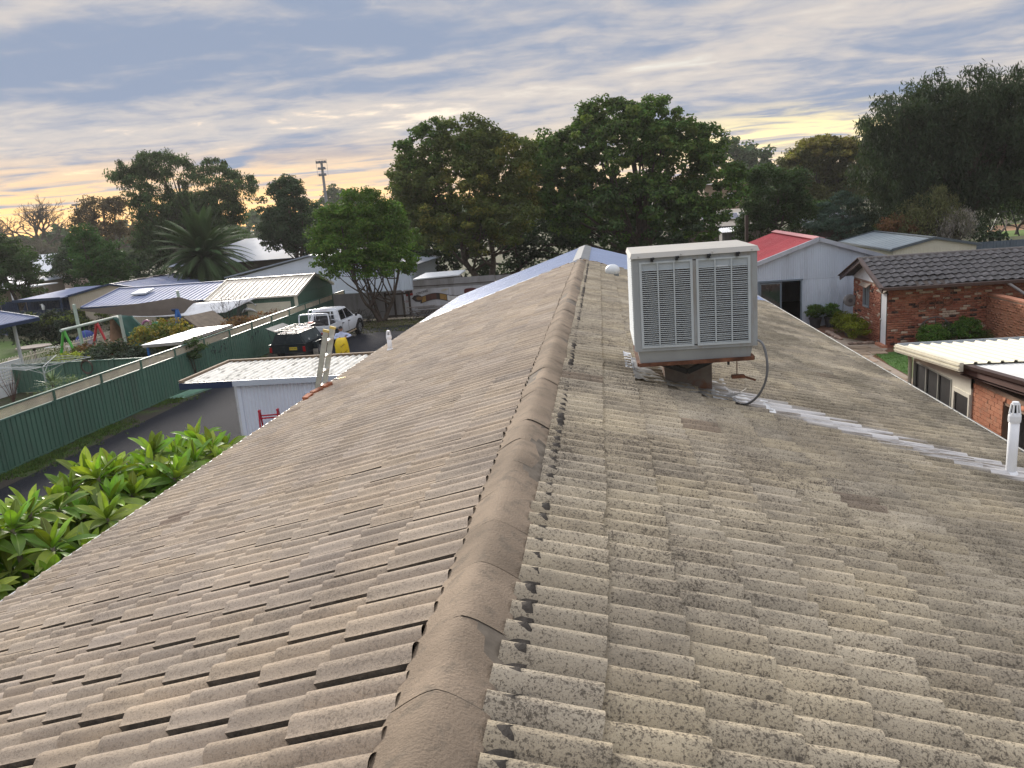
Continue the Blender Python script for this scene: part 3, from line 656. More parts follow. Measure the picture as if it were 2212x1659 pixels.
def frangipani(y0, y1, n, label, zc=3.28, x0=-7.25, x1=-5.62):
    base = Vector((-6.35, (y0+y1)/2, 0)); t = thing('frangipani_shrub', label, 'shrub', base, group='frangipani shrubs beside the gutter')
    ros = []; tries = 0
    while len(ros) < n and tries < 4000:
        tries += 1; u, v = random.uniform(-1, 1), random.uniform(-1, 1)
        p = Vector(((x0+x1)/2+u*(x1-x0)/2, (y0+y1)/2+v*(y1-y0)/2, zc-.55*u*u*(1 if u < 0 else .6)-.15*v*v+random.uniform(-.75, .12)))
        if all((p-q).length > .26 for q in ros): ros.append(p)
    b = MB(); cnt = 0; jobs = []
    for p in ros:
        st = base+Vector((random.uniform(-.25, .25), random.uniform(-.5, .5), 0)); m1 = st.lerp(p, .5)+Vector((random.uniform(-.15, .15), random.uniform(-.2, .2), 0))
        b.tube([st-base, m1-base+Vector((0, 0, -.2)), p-base-Vector((0, 0, .12)), p-base], [.05, .036, .028, .02], 7)
        tilt = Vector((random.gauss(.12, .25), random.gauss(-.12, .25), 1)).normalized(); Q = Vector((0, 0, 1)).rotation_difference(tilt).to_matrix().to_4x4()
        nl = random.randint(17, 20); ph = random.uniform(0, 6)
        for k in range(nl):
            f = k/nl; az = ph+k*2.399; el = rad(72-92*f+random.uniform(-8, 8)); sc = random.uniform(.78, 1.08)*(.72+.4*f if f < .7 else 1)
            M = Matrix.Translation(p-base-Vector((0, 0, .08*f))) @ Q @ Matrix.Rotation(az, 4, 'Z') @ Matrix.Rotation(-el, 4, 'Y') @ Matrix.Rotation(random.gauss(0, .25), 4, 'X') @ Matrix.Diagonal((sc, sc*random.uniform(.85, 1.15), sc, 1))
            me_ = LM[min(3, int(f*4*random.uniform(.7, 1.2)))]; cnt += 1; jobs.append((p.z-.5*f, me_, M))
    jobs.sort(key=lambda q: -q[0])
    for _, me_, M in jobs[:295]: inst('leaf', me_, t, M)
    vs = []; fs = []; k0 = 0; rv = []
    for _, me_, M in jobs[295:]:
        A = np.array(M); co_ = np.array([v.co for v in me_.vertices]) @ A[:3, :3].T+A[:3, 3]; fq = np.array([tuple(p.vertices) for p in me_.polygons])+k0; vs.append(co_); fs.append(fq); k0 += len(co_); rv.append(np.full(len(fq), random.random()))
    if vs: npmesh('leaf_mass', np.concatenate(vs), np.concatenate(fs), m_fr1, t, True, 'stuff', np.concatenate(rv))
    b.build('stem', m_fst, t, smooth=True)
frangipani(4.6, 6.3, 38, 'glossy green frangipani shrub at the left picture edge, nearest the camera', 3.15)
frangipani(6.2, 7.9, 38, 'bushy bright green frangipani shrub, second along the gutter', 3.25)
frangipani(7.8, 9.3, 36, 'yellowish green frangipani shrub in the middle of the gutter row', 3.22, x0=-7.2)
frangipani(9.2, 10.4, 30, 'leafy frangipani shrub second from the white shed', 3.08)
frangipani(10.3, 11.4, 26, 'small frangipani shrub closest to the white shed', 2.95, x0=-7.2)

# ================================================================== SMALL WHITE SHED WITH FLAT ROOF
m_zinc = mat('white_corrugated', (.72, .78, .86), .42, .04, 1.0)
shed = thing('garden_shed', 'small white corrugated shed with lichen spotted flat roof and navy fascia', 'shed', (-8, 19.8, 0))
def part(t, name, b, m, **k):
    o = b.build(name, m, t, **k); o.matrix_parent_inverse = Matrix.LocRotScale(t.location, t.rotation_euler, None).inverted(); return o
b = MB(); b.corr((-9.45, 18.5, 0), (1.76, 0, 0), (0, 0, 2.28), .10, .024); b.corr((-6.95, 18.5, 0), (1.5, 0, 0), (0, 0, 2.28), .10, .024); b.corr((-7.69, 18.5, 1.92), (.74, 0, 0), (0, 0, .36), .10, .024); b.corr((-7.69, 18.5, 0), (.74, 0, 0), (0, 0, 1.2), .10, .024)
part(shed, 'wall', b, m_zinc, smooth=True)
b = MB(); b.corr((-9.5, 21.1, 0), (0, -2.6, 0), (0, 0, 2.28), .10, .024); b.corr((-5.4, 18.5, 0), (0, 2.6, 0), (0, 0, 2.28), .10, .024); b.corr((-5.4, 21.1, 0), (-4.1, 0, 0), (0, 0, 2.28), .10, .024); part(shed, 'side_wall', b, m_zinc, smooth=True)
b = MB(); b.box(-9.54, -9.44, 18.465, 18.53, 0, 2.28); part(shed, 'corner_trim', b, m_zinc)
m_acr = mat('asbestos_white', (.70, .69, .63), .8, .1, 2, bump=.3, aniso=(5, .9, 1), dirt=((.05, .05, .04), .75, 2.6))
b = MB(); b.corr((-10.98, 18.46, 2.40), (5.75, 0, 0), (0, 2.70, .0), .185, .055); part(shed, 'roof', b, m_acr, smooth=True)
b = MB(); b.box(-11.05, -9.60, 18.38, 18.42, 2.24, 2.41); part(shed, 'navy_fascia', b, m_navy)
b = MB(); b.box(-9.595, -5.2, 18.385, 18.43, 2.26, 2.41); part(shed, 'white_fascia', b, mat('pale_blue_trim', (.52, .58, .64), .45, .05, 2))
m_ttrim = mat('weathered_timber_trim', (.22, .165, .115), .85, .2, 5, bump=.3)
b = MB(); b.box(-11.06, -11.0, 18.42, 21.2, 2.30, 2.46); b.box(-11.0, -5.2, 21.16, 21.22, 2.30, 2.46); b.box(-11.08, -11.0, 18.42, 21.22, 2.46, 2.475); b.box(-11.0, -5.2, 21.13, 21.235, 2.46, 2.475); part(shed, 'timber_edge', b, m_ttrim)
b = MB(); 
for y in (21.05,): b.box(-10.95, -10.87, y, y+.08, 0, 2.35)
part(shed, 'carport_post', b, m_white)
wn = MB(); wn.box(-7.74, -6.9, 18.44, 18.475, 1.90, 1.98); wn.box(-7.74, -7.67, 18.44, 18.475, 1.18, 1.90); wn.box(-6.97, -6.9, 18.44, 18.475, 1.18, 1.90); wn.box(-7.67, -6.97, 18.44, 18.475, 1.18, 1.24); wf = part(shed, 'window', wn, mat('pale_blue_trim', None))
b = MB(); b.box(-7.67, -6.97, 18.48, 18.49, 1.24, 1.9); part(shed, 'window_pane', b, mat('grey_blind', (.32, .34, .36), .5, .1, 2))
# red trestle
m_red = mat('red_enamel', (.42, .012, .03), .35, .1, 4)
tr = thing('trestle', 'red steel folding trestle standing against the white shed wall', 'trestle', (-8.42, 17.85, 0), rad(8))
for x in (-.28, .18):
    for s_ in (-1, 1):
        b = MB(); b.beam((x, s_*.34, 0), (x, s_*.035, 1.72), .035, .035); b.build('leg', m_red, tr)
    b = MB(); b.beam((x, -.05, 1.72), (x, .05, 1.72), .05, .04); b.build('hinge', m_red, tr)
for z, yy in ((1.58, .06), (1.54, -.06)):
    b = MB(); b.beam((-.28, yy, z), (.18, yy, z), .03, .03); b.build('crossbar', m_red, tr)
# green gutter lengths
for i, (x, y, a, lab) in enumerate(((-16.72, 27.2, -7, 'pale green roof gutter length lying against the fence foot'), (-16.52, 27.25, -9, 'pale green gutter length in the middle of the stack by the fence'), (-16.33, 27.3, -11, 'pale green gutter length lying farthest from the fence'))):
    b = MB(); b.prism([(-.08, 0, .0), (.08, 0, 0), (.085, 0, .10), (.075, 0, .10), (.07, 0, .012), (-.07, 0, .012), (-.075, 0, .10), (-.085, 0, .10)], (0, 3.0, 0)); o = b.build('gutter_length', mat('pale_green_steel', (.26, .44, .34), .4, .1, 3)); o.location = (x, y, .02+.03*(i == 1)); o.rotation_euler = (0, rad(14*(i-1)), rad(a)); tag(o, lab, 'gutter', 'gutter lengths by the fence')

# ================================================================== UTE
m_car = mat('white_car_paint', (.74, .78, .82), .22, .02, 1, coat=.6); m_plast = mat('black_plastic', (.014, .014, .015), .6, .1, 5); m_cgl = glass('car_glass', (.012, .014, .016), .04)
ute = thing('utility_truck', 'white dual cab utility with open tray and hoop racks parked by the fence', 'utility truck', (-14.63, 39.9, 0), rad(-2))
def loft(b, secs, cap=True):
    n = len(secs[0]); o = len(b.v)
    for s_ in secs: b.v += [tuple(p) for p in s_]
    for i in range(len(secs)-1):
        for k in range(n): b.f.append((o+i*n+k, o+i*n+(k+1) % n, o+(i+1)*n+(k+1) % n, o+(i+1)*n+k))
    if cap: b.f.append(tuple(o+k for k in range(n-1, -1, -1))); b.f.append(tuple(o+(len(secs)-1)*n+k for k in range(n)))
def csec(y, w, z0, z1, wt, rnd_=.10):
    """rounded cross section, half width w at belt, wt at top"""
    return [(-w*.93, y, z0), (w*.93, y, z0), (w, y, z0+(z1-z0)*.35), (w*.985, y, z1-rnd_*1.2), (wt+(w-wt)*.35, y, z1-rnd_*.35), (wt*.72, y, z1), (-wt*.72, y, z1), (-wt-(w-wt)*.35, y, z1-rnd_*.35), (-w*.985, y, z1-rnd_*1.2), (-w, y, z0+(z1-z0)*.35)]
b = MB(); loft(b, [csec(-.98, .92, .48, 1.13, .86), csec(.2, .935, .46, 1.14, .86), csec(1.15, .94, .46, 1.16, .86), csec(1.35, .94, .5, 1.17, .84), csec(2.1, .92, .55, 1.10, .78), csec(2.45, .88, .58, 1.02, .72), csec(2.62, .78, .6, .93, .6)]); o = b.build('body', m_car, ute, smooth=True)
o.modifiers.new('e', 'EDGE_SPLIT').split_angle = rad(48)
gh = [(-.95, .86, 1.12), (1.32, .84, 1.13)]
b = MB(); V8 = [(-.86, -.97, 1.11), (.86, -.97, 1.11), (.85, 1.36, 1.12), (-.85, 1.36, 1.12), (-.68, -.86, 1.76), (.68, -.86, 1.76), (.66, .52, 1.75), (-.66, .52, 1.75)]; b.hexa(V8)
cabn = b.build('cab', m_car, ute); bv = cabn.modifiers.new('b', 'BEVEL'); bv.width = .07; bv.segments = 3
b = MB(); b.hexa([(-.6, -.78, 1.75), (.6, -.78, 1.75), (.58, .42, 1.745), (-.58, .42, 1.745), (-.5, -.65, 1.79), (.5, -.65, 1.79), (.48, .28, 1.785), (-.48, .28, 1.785)]); rf_ = b.build('cab_roof', m_car, ute)
def onside(t, z, s_):   # point on the greenhouse side: t = y
    f = (z-1.11)/(1.76-1.11); return Vector((s_*(.86-.19*f+.006), t, z))
for s_ in (1, -1):
    for ys in (((-.80, 1.17), (-.06, 1.17), (-.06, 1.66), (-.70, 1.66)), ((.02, 1.17), (1.08, 1.17), (.50, 1.66), (.02, 1.66))):
        b = MB(); b.prism([onside(y, z, s_) for y, z in (ys if s_ > 0 else ys[::-1])], (s_*.004, 0, 0)); b.build('side_window', m_cgl, ute)
    b = MB(); b.beam((s_*.955, -.02, .55), (s_*.955, -.02, 1.1), .008, .012); b.build('door_seam', m_plast, ute)
    b = MB(); b.beam((s_*.952, -.92, .55), (s_*.952, -.92, 1.1), .008, .012); b.build('door_seam', m_plast, ute)
    for y in (-.72, .18):
        b = MB(); b.box(s_*.94-.02, s_*.94+.02, y-.09, y+.09, .985, 1.02); b.build('door_handle', m_plast, ute)
    b = MB(); b.box(s_*1.03-.07, s_*1.03+.07, 1.0, 1.1, 1.12, 1.30); mi = b.build('mirror', m_plast, ute); mi.modifiers.new('b', 'BEVEL').width = .03
    b = MB(); b.tube([(s_*.96, -.85, .42), (s_*.99, -.8, .40), (s_*.99, .9, .40), (s_*.96, .95, .42)], .04, 8); b.build('side_step', mat('bronze_step', (.30, .24, .16), .5, .1, 5), ute)
    for y in (1.70, -1.50):
        fl_ = MB(); n_ = 12; r0, r1 = .42, .52; sc = []
        for k in range(n_+1):
            a = rad(-8+196*k/n_); sc.append([(s_*(.80), y+r0*math.cos(a), .40+r0*math.sin(a)), (s_*.985, y+r0*math.cos(a), .40+r0*math.sin(a)), (s_*.975, y+r1*math.cos(a), .40+r1*math.sin(a)), (s_*.80, y+r1*math.cos(a), .40+r1*math.sin(a))])
        if y > 0: loft(fl_, sc); fl_.build('wheel_arch', m_plast, ute)
        wh = MB(); wh.tube([(s_*.70, y, .40), (s_*.73, y, .40), (s_*.92, y, .40), (s_*.95, y, .40)], [.34, .40, .40, .35], 20); wo_ = wh.build('wheel', m_rubber, ute)
        b = MB(); b.tube([(s_*.945, y, .40), (s_*.955, y, .40)], [.25, .23], 16); rm = b.build('rim', mat('rim_silver', (.45, .47, .5), .3, .1, 4, metal=.6), wo_)
        b = MB()
        for k in range(6):
            a = k*math.pi/3; b.beam((s_*.957, y+.05*math.cos(a), .4+.05*math.sin(a)), (s_*.957, y+.22*math.cos(a), .4+.22*math.sin(a)), .012, .05)
        b.build('spoke', mat('spoke_dark', (.05, .05, .055), .4, .1, 4), wo_)
b = MB(); b.prism([(-.58, -.985, 1.2), (.58, -.985, 1.2), (.5, -.925, 1.66), (-.5, -.925, 1.66)], (0, -.004, 0)); b.build('rear_window', m_cgl, ute)
b = MB(); b.prism([(.76, 1.33, 1.17), (-.76, 1.33, 1.17), (-.62, .62, 1.70), (.62, .62, 1.70)], (0, .006, .004)); b.build('windscreen', m_cgl, ute)
b = MB(); b.box(-.22, .22, -.90, -.875, 1.755, 1.79); b.build('brake_light', mat('lamp_red', (.35, .01, .012), .3, .1, 4), ute)
b = MB(); b.box(-.93, .93, -2.78, -1.02, .86, .92); b.build('tray_floor', mat('tray_grey', (.45, .47, .5), .5, .1, 4), ute)
for x in (-.93, .93):
    b = MB(); b.box(x-.02, x+.02, -2.78, -1.02, .92, 1.17); b.beam((x*1.012, -2.7, 1.0), (x*1.012, -1.1, 1.0), .01, .02); b.beam((x*1.012, -2.7, 1.09), (x*1.012, -1.1, 1.09), .01, .02); b.build('dropside', m_car, ute)
b = MB(); b.box(-.91, .91, -2.80, -2.76, .90, 1.17); b.box(-.88, .88, -2.812, -2.80, .97, .99); b.box(-.88, .88, -2.812, -2.80, 1.07, 1.09); b.build('tailgate', m_car, ute)
def hoop(y, z, w_):
    b = MB(); b.tube(smooth_path([(-w_, y, 1.15), (-w_, y, 1.45), (-w_*.97, y, z-.12), (-w_*.86, y, z), (0, y, z+.01), (w_*.86, y, z), (w_*.97, y, z-.12), (w_, y, 1.45), (w_, y, 1.15)], 4), .035, 8); return b
hoop(-2.30, 1.72, .80).build('rear_hoop', m_car, ute, smooth=True); hb = hoop(-1.06, 1.80, .80)
for z in (1.25, 1.5): hb.tube([(-.78, -1.06, z), (.78, -1.06, z)], .02, 6)
for x in (-.42, .42): hb.tube([(x, -1.06, 1.17), (x, -1.06, 1.78)], .02, 6)
hb.build('headboard', m_car, ute, smooth=True)
b = MB()
for k in range(9):
    x = -.4+k*.1; b.beam((x-.08, -1.075, 1.27), (x+.08, -1.075, 1.48), .006, .012); b.beam((x+.08, -1.075, 1.27), (x-.08, -1.075, 1.48), .006, .012)
b.build('window_mesh', m_plast, ute)
for s_ in (-1, 1):
    b = MB(); b.box(s_*.72-.2, s_*.72+.2, -2.83, -2.80, .72, .84); b.build('tail_light', mat('lamp_red', None), ute)
b = MB(); b.box(-.92, .92, -2.80, -2.74, .70, .86); b.box(-.22, .22, -2.835, -2.80, .72, .85); b.build('rear_bar', m_car, ute)
b = MB(); b.box(-.6, .6, -2.6, 2.0, .42, .62); b.build('chassis', m_plast, ute)
gear = thing('canvas_bag', 'black canvas gear bags heaped in the tray of the white utility', 'bag', (-14.6, 38.4, .92))
b = MB()
for x, y, rx, ry, rz_ in ((-.35, .1, .32, .3, .22), (.1, .2, .38, .28, .26), (.45, .0, .3, .3, .2), (-.1, -.3, .4, .22, .16)): b.ball((x, y, rz_*.8), (rx, ry, rz_), 12, 8)
b.build('bag', mat('black_canvas', (.016, .016, .018), .9, .3, 8, bump=.6, bscale=12), gear, smooth=True)
o = MB().box(-.14, .14, -.1, .1, 0, .12).build('jerry_can', mat('can_red', (.45, .03, .02), .4, .1, 4)); o.location = (-15.05, 38.0, 1.18); o.modifiers.new('b', 'BEVEL').width = .03; tag(o, 'small red plastic can among the bags in the utility tray', 'can')

# ================================================================== TRAILER
m_trl = mat('trailer_black', (.014, .022, .027), .38, .25, 3, dirt=((.05, .06, .06), .5, 5))
tl = thing('trailer', 'black enclosed tool trailer with roof rack and one side lid raised', 'trailer', (-14.82, 35.45, 0), rad(-3))
b = MB(); b.hexa([(-.86, -1.12, .36), (.86, -1.12, .36), (.86, 1.05, .36), (-.86, 1.05, .36), (-.9, -1.15, .76), (.9, -1.15, .76), (.9, 1.08, .76), (-.9, 1.08, .76)]); b.box(-.93, .93, -1.17, 1.1, .755, .785); b.build('tub', m_trl, tl)
b = MB(); b.hexa([(-.84, -1.12, .78), (.84, -1.12, .78), (.84, 1.05, .78), (-.84, 1.05, .78), (-.56, -1.06, 1.26), (.56, -1.06, 1.26), (.56, .98, 1.26), (-.56, .98, 1.26)]); b.build('canopy', m_trl, tl)
for x in (-.5, -.1, .3):
    b = MB(); b.beam((x, -1.117, .8), (x*.82, -1.07, 1.24), .012, .012); b.build('panel_rib', m_trl, tl)
b = MB(); b.prism([(.835, -.95, .80), (.835, .9, .80), (.59, .85, 1.22), (.59, -.9, 1.22)], (.02, 0, .012)); sl_ = b.build('side_lid', mat('lid_grey', (.05, .065, .07), .3, .3, 4), tl)
for y in (-.5, .5):
    b = MB(); b.beam((.84, y, .85), (.80, y+.05, .93), .02, .02); b.build('latch', m_alu, sl_)
b = MB(); b.prism([(-.56, -.95, 1.30), (-.56, .9, 1.30), (-1.08, .9, 1.52), (-1.08, -.95, 1.52)], (.01, 0, .025)); rl = b.build('raised_lid', mat('lid_grey', None), tl)
for y in (-.4, .4):
    b = MB(); b.ball((-.75, y, 1.42), (.06, .05, .03), 8, 5); b.build('lid_handle', m_plast, rl)
b = MB(); b.tube([(-1.0, -.9, 1.46), (-.84, -.95, .8)], .012, 6); b.tube([(-1.0, .85, 1.46), (-.84, .9, .8)], .012, 6); b.build('lid_strut', m_trl, tl)
b = MB()
for x in (-.56, .56): b.beam((x, -1.1, 1.42), (x, 1.05, 1.42), .035, .035)
for y in (-1.1, -.55, 0, .55, 1.05): b.beam((-.56, y, 1.42), (.56, y, 1.42), .035, .035)
for x in (-.5, .0, .5):
    for y in (-1.08, 1.0): b.beam((x, y, 1.25), (x, y, 1.42), .03, .03)
b.build('roof_rack', m_trl, tl)
b = MB(); b.box(-.5, .5, -.98, .9, 1.262, 1.275); b.build('top_sheet', mat('faded_top', (.22, .19, .19), .7, .3, 3), tl)
for s_ in (-1, 1):
    wh = MB(); wh.tube([(s_*.88, .05, .33), (s_*.90, .05, .33), (s_*1.05, .05, .33), (s_*1.07, .05, .33)], [.28, .33, .33, .28], 18); wo_ = wh.build('wheel', m_rubber, tl); b = MB(); b.tube([(s_*1.06, .05, .33), (s_*1.075, .05, .33)], [.2, .18], 14); b.build('rim', mat('rim_grey', (.16, .16, .16), .5, .2, 5), wo_)
    b = MB(); b.prism([(s_*.92, -.42, .40), (s_*.92, -.30, .66), (s_*.92, -.12, .74), (s_*.92, .25, .74), (s_*.92, .45, .60), (s_*.92, .47, .56), (s_*.92, .25, .70), (s_*.92, -.12, .70), (s_*.92, -.27, .63), (s_*.92, -.38, .40)], (s_*.22, 0, 0)); b.build('mudguard', m_trl, tl)
    b = MB(); b.box(s_*.84-.06, s_*.84+.06, -1.20, -1.17, .42, .66); b.build('tail_light', mat('lamp_red', None), tl)
b = MB(); b.box(.95, 1.17, -.48, -.40, .10, .40); b.build('mud_flap', mat('flap_grey', (.30, .28, .24), .8, .3, 6), tl)
b = MB(); b.box(.98, 1.16, -.5, -.2, .45, .74); b.build('step_box', m_trl, tl)
b = MB(); b.beam((-.6, 1.05, .45), (0, 2.15, .47), .07, .09); b.beam((.6, 1.05, .45), (0, 2.15, .47), .07, .09); b.beam((0, 2.1, .47), (0, 2.4, .47), .07, .07); b.tube([(.15, 1.9, .05), (.15, 1.9, .7)], .03, 8); b.build('drawbar', m_trl, tl)
b = MB(); b.box(.6, 1.15, 1.0, 1.06, .55, .60); b.box(1.1, 1.15, .5, 1.06, .55, .6); b.build('side_frame', m_trl, tl)
b = MB(); b.box(.10, .48, -1.185, -1.17, .50, .635); pl = b.build('number_plate', mat('plate_yellow', (.70, .52, .05), .5, .05, 5), tl)
text('plate_lettering', 'TM 95 RW', .095, m_black, pl, Matrix.Translation((.29, -1.187, .567)) @ Matrix.Rotation(rad(90), 4, 'X'), sx=.82)

# ================================================================== PERSON WITH YELLOW BAG
def skin_body(name, joints, edges, m, parent, sub=2):
    me = bpy.data.meshes.new(name); me.from_pydata([j[0] for j in joints], edges, []); o = bpy.data.objects.new(name, me); COL.objects.link(o); o.parent = parent
    o.modifiers.new('skin', 'SKIN')
    for i, j in enumerate(joints):
        r = j[1]; sv = me.skin_vertices[0].data[i]; sv.radius = (r, r) if not isinstance(r, tuple) else r; sv.use_root = (i == 0)
    s_ = o.modifiers.new('sub', 'SUBSURF'); s_.levels = sub; s_.render_levels = sub; me.materials.append(m); me.shade_smooth()
    return o
man = thing('person', 'person in dark cap and pale blue shirt holding a yellow sack upright', 'person', (-11.50, 32.35, 0), rad(14))
m_shirt = mat('pale_blue_shirt', (.48, .55, .74), .85, .08, 6, bump=.3, bscale=14); m_skin = mat('skin_tone', (.42, .23, .15), .55, .06, 6); m_trou = mat('dark_trousers', (.03, .032, .04), .9, .1, 6)
J = [((0, 0, .95), .15), ((0, 0, 1.15), .14), ((0, -.01, 1.36), (.19, .13)), ((0, 0, 1.47), .075), ((0, -.01, 1.54), .055),
     ((.19, 0, 1.40), .065), ((.42, .0, 1.30), .05), ((.22, -.22, 1.27), .04), ((-.19, 0, 1.40), .065), ((-.32, -.06, 1.24), .052), ((-.10, -.26, 1.27), .042),
     ((.10, 0, .88), .095), ((.11, -.02, .48), .07), ((.12, .02, .08), .05), ((.13, -.14, .04), .045), ((-.10, 0, .88), .095), ((-.11, -.02, .48), .07), ((-.12, .02, .08), .05), ((-.13, -.14, .04), .045)]
Eg = [(0, 1), (1, 2), (2, 3), (3, 4), (2, 5), (5, 6), (6, 7), (2, 8), (8, 9), (9, 10), (0, 11), (11, 12), (12, 13), (13, 14), (0, 15), (15, 16), (16, 17), (17, 18)]
skin_body('body', J, Eg, m_shirt, man)
LJ = [((0, .005, .96), .155), ((.10, 0, .88), .10), ((.11, -.02, .48), .076), ((.12, .02, .10), .06), ((-.10, 0, .88), .10), ((-.11, -.02, .48), .076), ((-.12, .02, .10), .06)]
skin_body('trousers', LJ, [(0, 1), (1, 2), (2, 3), (0, 4), (4, 5), (5, 6)], m_trou, man)
hd = thing_head = bpy.data.objects.new('head', None)
bpy.data.objects.remove(hd)
b = MB(); b.ball((0, -.015, 1.635), (.078, .098, .118), 16, 12); b.ball((0, -.05, 1.585), (.055, .06, .06), 12, 8); b.ball((0, -.118, 1.628), (.014, .022, .024), 8, 6)
for s_ in (-1, 1): b.ball((s_*.08, 0, 1.63), (.014, .024, .034), 8, 6)
he = b.build('head', m_skin, man, smooth=True)
for s_ in (-1, 1):
    b = MB(); b.ball((s_*.03, -.098, 1.65), (.012, .008, .008), 6, 4); b.build('eye', m_dark, he)
b = MB(); b.box(-.025, .025, -.106, -.098, 1.578, 1.586); b.build('mouth', mat('lip', (.25, .08, .07), .5, .1, 5), he)
b = MB(); b.ball((0, 0, 1.68), (.088, .106, .085), 16, 8); b.build('cap_crown', mat('dark_cap', (.022, .022, .026), .9, .2, 8), man, smooth=True)
b = MB(); b.prism([(-.08, -.08, 1.675), (.08, -.08, 1.675), (.06, -.19, 1.66), (-.06, -.19, 1.66)], (0, 0, .012)); b.build('cap_brim', mat('dark_cap', None), man)
for s_, px in ((1, .24), (-1, -.10)):
    hb_ = MB(); wr = Vector((px, -.21 if s_ > 0 else -.27, 1.27)); hb_.ball(wr+Vector((-s_*.03, -.03, 0)), (.045, .028, .040), 10, 6); ho = hb_.build('hand', m_skin, man, smooth=True)
    for k in range(4):
        f = MB(); p = wr+Vector((-s_*.06, -.04, .027-.018*k)); f.tube([p, p+Vector((-s_*.03, -.022, -.004)), p+Vector((-s_*.042, -.012, -.028)), p+Vector((-s_*.035, .008, -.040))], [.009, .0085, .008, .006], 6); f.build('finger', m_skin, ho, smooth=True)
    f = MB(); p = wr+Vector((-s_*.015, -.03, .035)); f.tube([p, p+Vector((-s_*.035, -.012, .018)), p+Vector((-s_*.06, -.018, .010))], [.011, .010, .008], 6); f.build('thumb', m_skin, ho, smooth=True)
bg_ = thing('sack', 'tall yellow plastic sack with dark printing held in front of the person', 'sack', (-11.42, 32.05, 0), rad(14))
b = MB(); secs = []
for z, wx, wy in ((0, .20, .13), (.07, .25, .17), (.35, .29, .19), (.72, .30, .2), (1.0, .285, .18), (1.18, .24, .13), (1.26, .19, .07), (1.29, .17, .03)):
    secs.append([((wx+.012*math.sin(k*3+z*9))*math.cos(2*math.pi*k/20)+.02*math.sin(z*5), (wy+.01*math.sin(k*2+z*13))*math.sin(2*math.pi*k/20), z) for k in range(20)])
loft(b, secs); b.build('sack_body', mat('yellow_plastic', (.78, .56, .015), .35, .06, 5, bump=.3, bscale=9), bg_, smooth=True)
for i, (x, z, a) in enumerate(((-.09, .62, 38), (.16, .68, 40), (.0, .34, 40), (.05, .95, 36))):
    b = MB()
    for k in range(7): b.box(-.10+k*.03, -.082+k*.03, -.006, .0, 0, .028+.018*((k*5) % 3 == 0))
    o = b.build('print_mark', mat('print_brown', (.14, .05, .02), .6, .1, 5), bg_); yy = -(.19 if z < .75 else .17)*math.sqrt(max(.1, 1-(x/.3)**2))-.014
    o.location = (x, yy, z); o.rotation_euler = (0, rad(-a), rad(x*120))
b = MB(); b.prism([(-.3, -.1, 0), (.1, -.2, 0), (.45, -.05, 0), (.5, .2, 0), (.0, .25, 0)], (0, 0, .03)); o = b.build('plastic_sheet', mat('pale_plastic', (.66, .62, .50), .5, .2, 4)); o.location = (-11.2, 32.1, .008); tag(o, 'crumpled pale plastic sheet on the ground under the yellow sack', 'sheet')
# ================================================================== FOLIAGE
def foliage(name, ells, nclump, per, cr, lf, m, parent=None, inner=.55, flat=.6, low=.35, kind=None, up=.5, hang=0, seed=None):
    """crown of leaf-sized faces gathered in clumps spread through a union of ellipsoids"""
    g = np.random.default_rng(seed if seed is not None else int(RG.integers(1e9)))
    E_ = np.array(ells, float); wt = (E_[:, 3]*E_[:, 4]*E_[:, 5])**(2/3); wt /= wt.sum(); C = []
    while len(C) < nclump:
        e = E_[g.choice(len(E_), p=wt)]; d = g.normal(size=3); d /= np.linalg.norm(d)
        if d[2] < -.25 and g.random() > low: continue
        C.append(e[:3]+d*e[3:6]*(inner+(1.1-inner)*g.random()**.75))
    C = np.array(C); cs = g.uniform(.65, 1.35, nclump); crn = g.random(nclump)
    k = nclump*per; ci = np.repeat(np.arange(nclump), per)
    D = g.normal(size=(k, 3)); D /= np.linalg.norm(D, axis=1)[:, None]; rr = g.random(k)**.45
    off = D*(rr*cr*cs[ci])[:, None]; off[:, 2] *= flat
    P = C[ci]+off
    if hang: P[:, 2] -= hang*g.random(k)**1.5*cs[ci]
    N = D*.6+g.normal(size=(k, 3))*.55; N[:, 2] += up; N /= np.linalg.norm(N, axis=1)[:, None]
    T = g.normal(size=(k, 3)); 
    if hang: T[:, 2] -= 2.2
    T -= N*(T*N).sum(1)[:, None]; T /= np.linalg.norm(T, axis=1)[:, None]; B = np.cross(N, T)
    l = lf[0]*g.uniform(.65, 1.35, k)[:, None]; wd = lf[1]*g.uniform(.7, 1.3, k)[:, None]
    vs = np.stack([P-T*l*.5, P+B*wd*.5-T*l*.05, P+T*l*.5, P-B*wd*.5-T*l*.05], 1).reshape(-1, 3)
    return npmesh(name, vs, np.arange(4*k).reshape(-1, 4), m, parent, kind=kind, rnd=(crn[ci]*.55+g.random(k)*.45)*.98), C
def leafm(name, rgb, rnd=.42, hue=.025, transl=.26, rough=.7, var=.25, sc=.35): return mat(name, rgb, rough, var, sc, rnd=rnd, hue=hue, transl=transl, spec=.12)
m_l_dark = leafm('leaf_dark_green', (0.058, 0.099, 0.035)); m_l_mid = leafm('leaf_mid_green', (.074, .128, .030)); m_l_bright = leafm('leaf_bright_green', (.095, .175, .028))
m_l_olive = leafm('leaf_olive', (.098, .125, .034)); m_l_gold = leafm('leaf_gold', (0.290, 0.225, 0.043)); m_l_yel = leafm('leaf_yellow_green', (0.217, 0.246, 0.036)); m_l_rust = leafm('leaf_rust', (0.189, 0.102, 0.051))
m_l_grey = leafm('leaf_grey_green', (0.145, 0.189, 0.123)); m_l_deep = leafm('leaf_deep_green', (0.038, 0.067, 0.032)); m_l_lime = leafm('leaf_lime', (.11, .15, .035)); m_l_drk2 = leafm('leaf_blackish', (0.043, 0.061, 0.043))
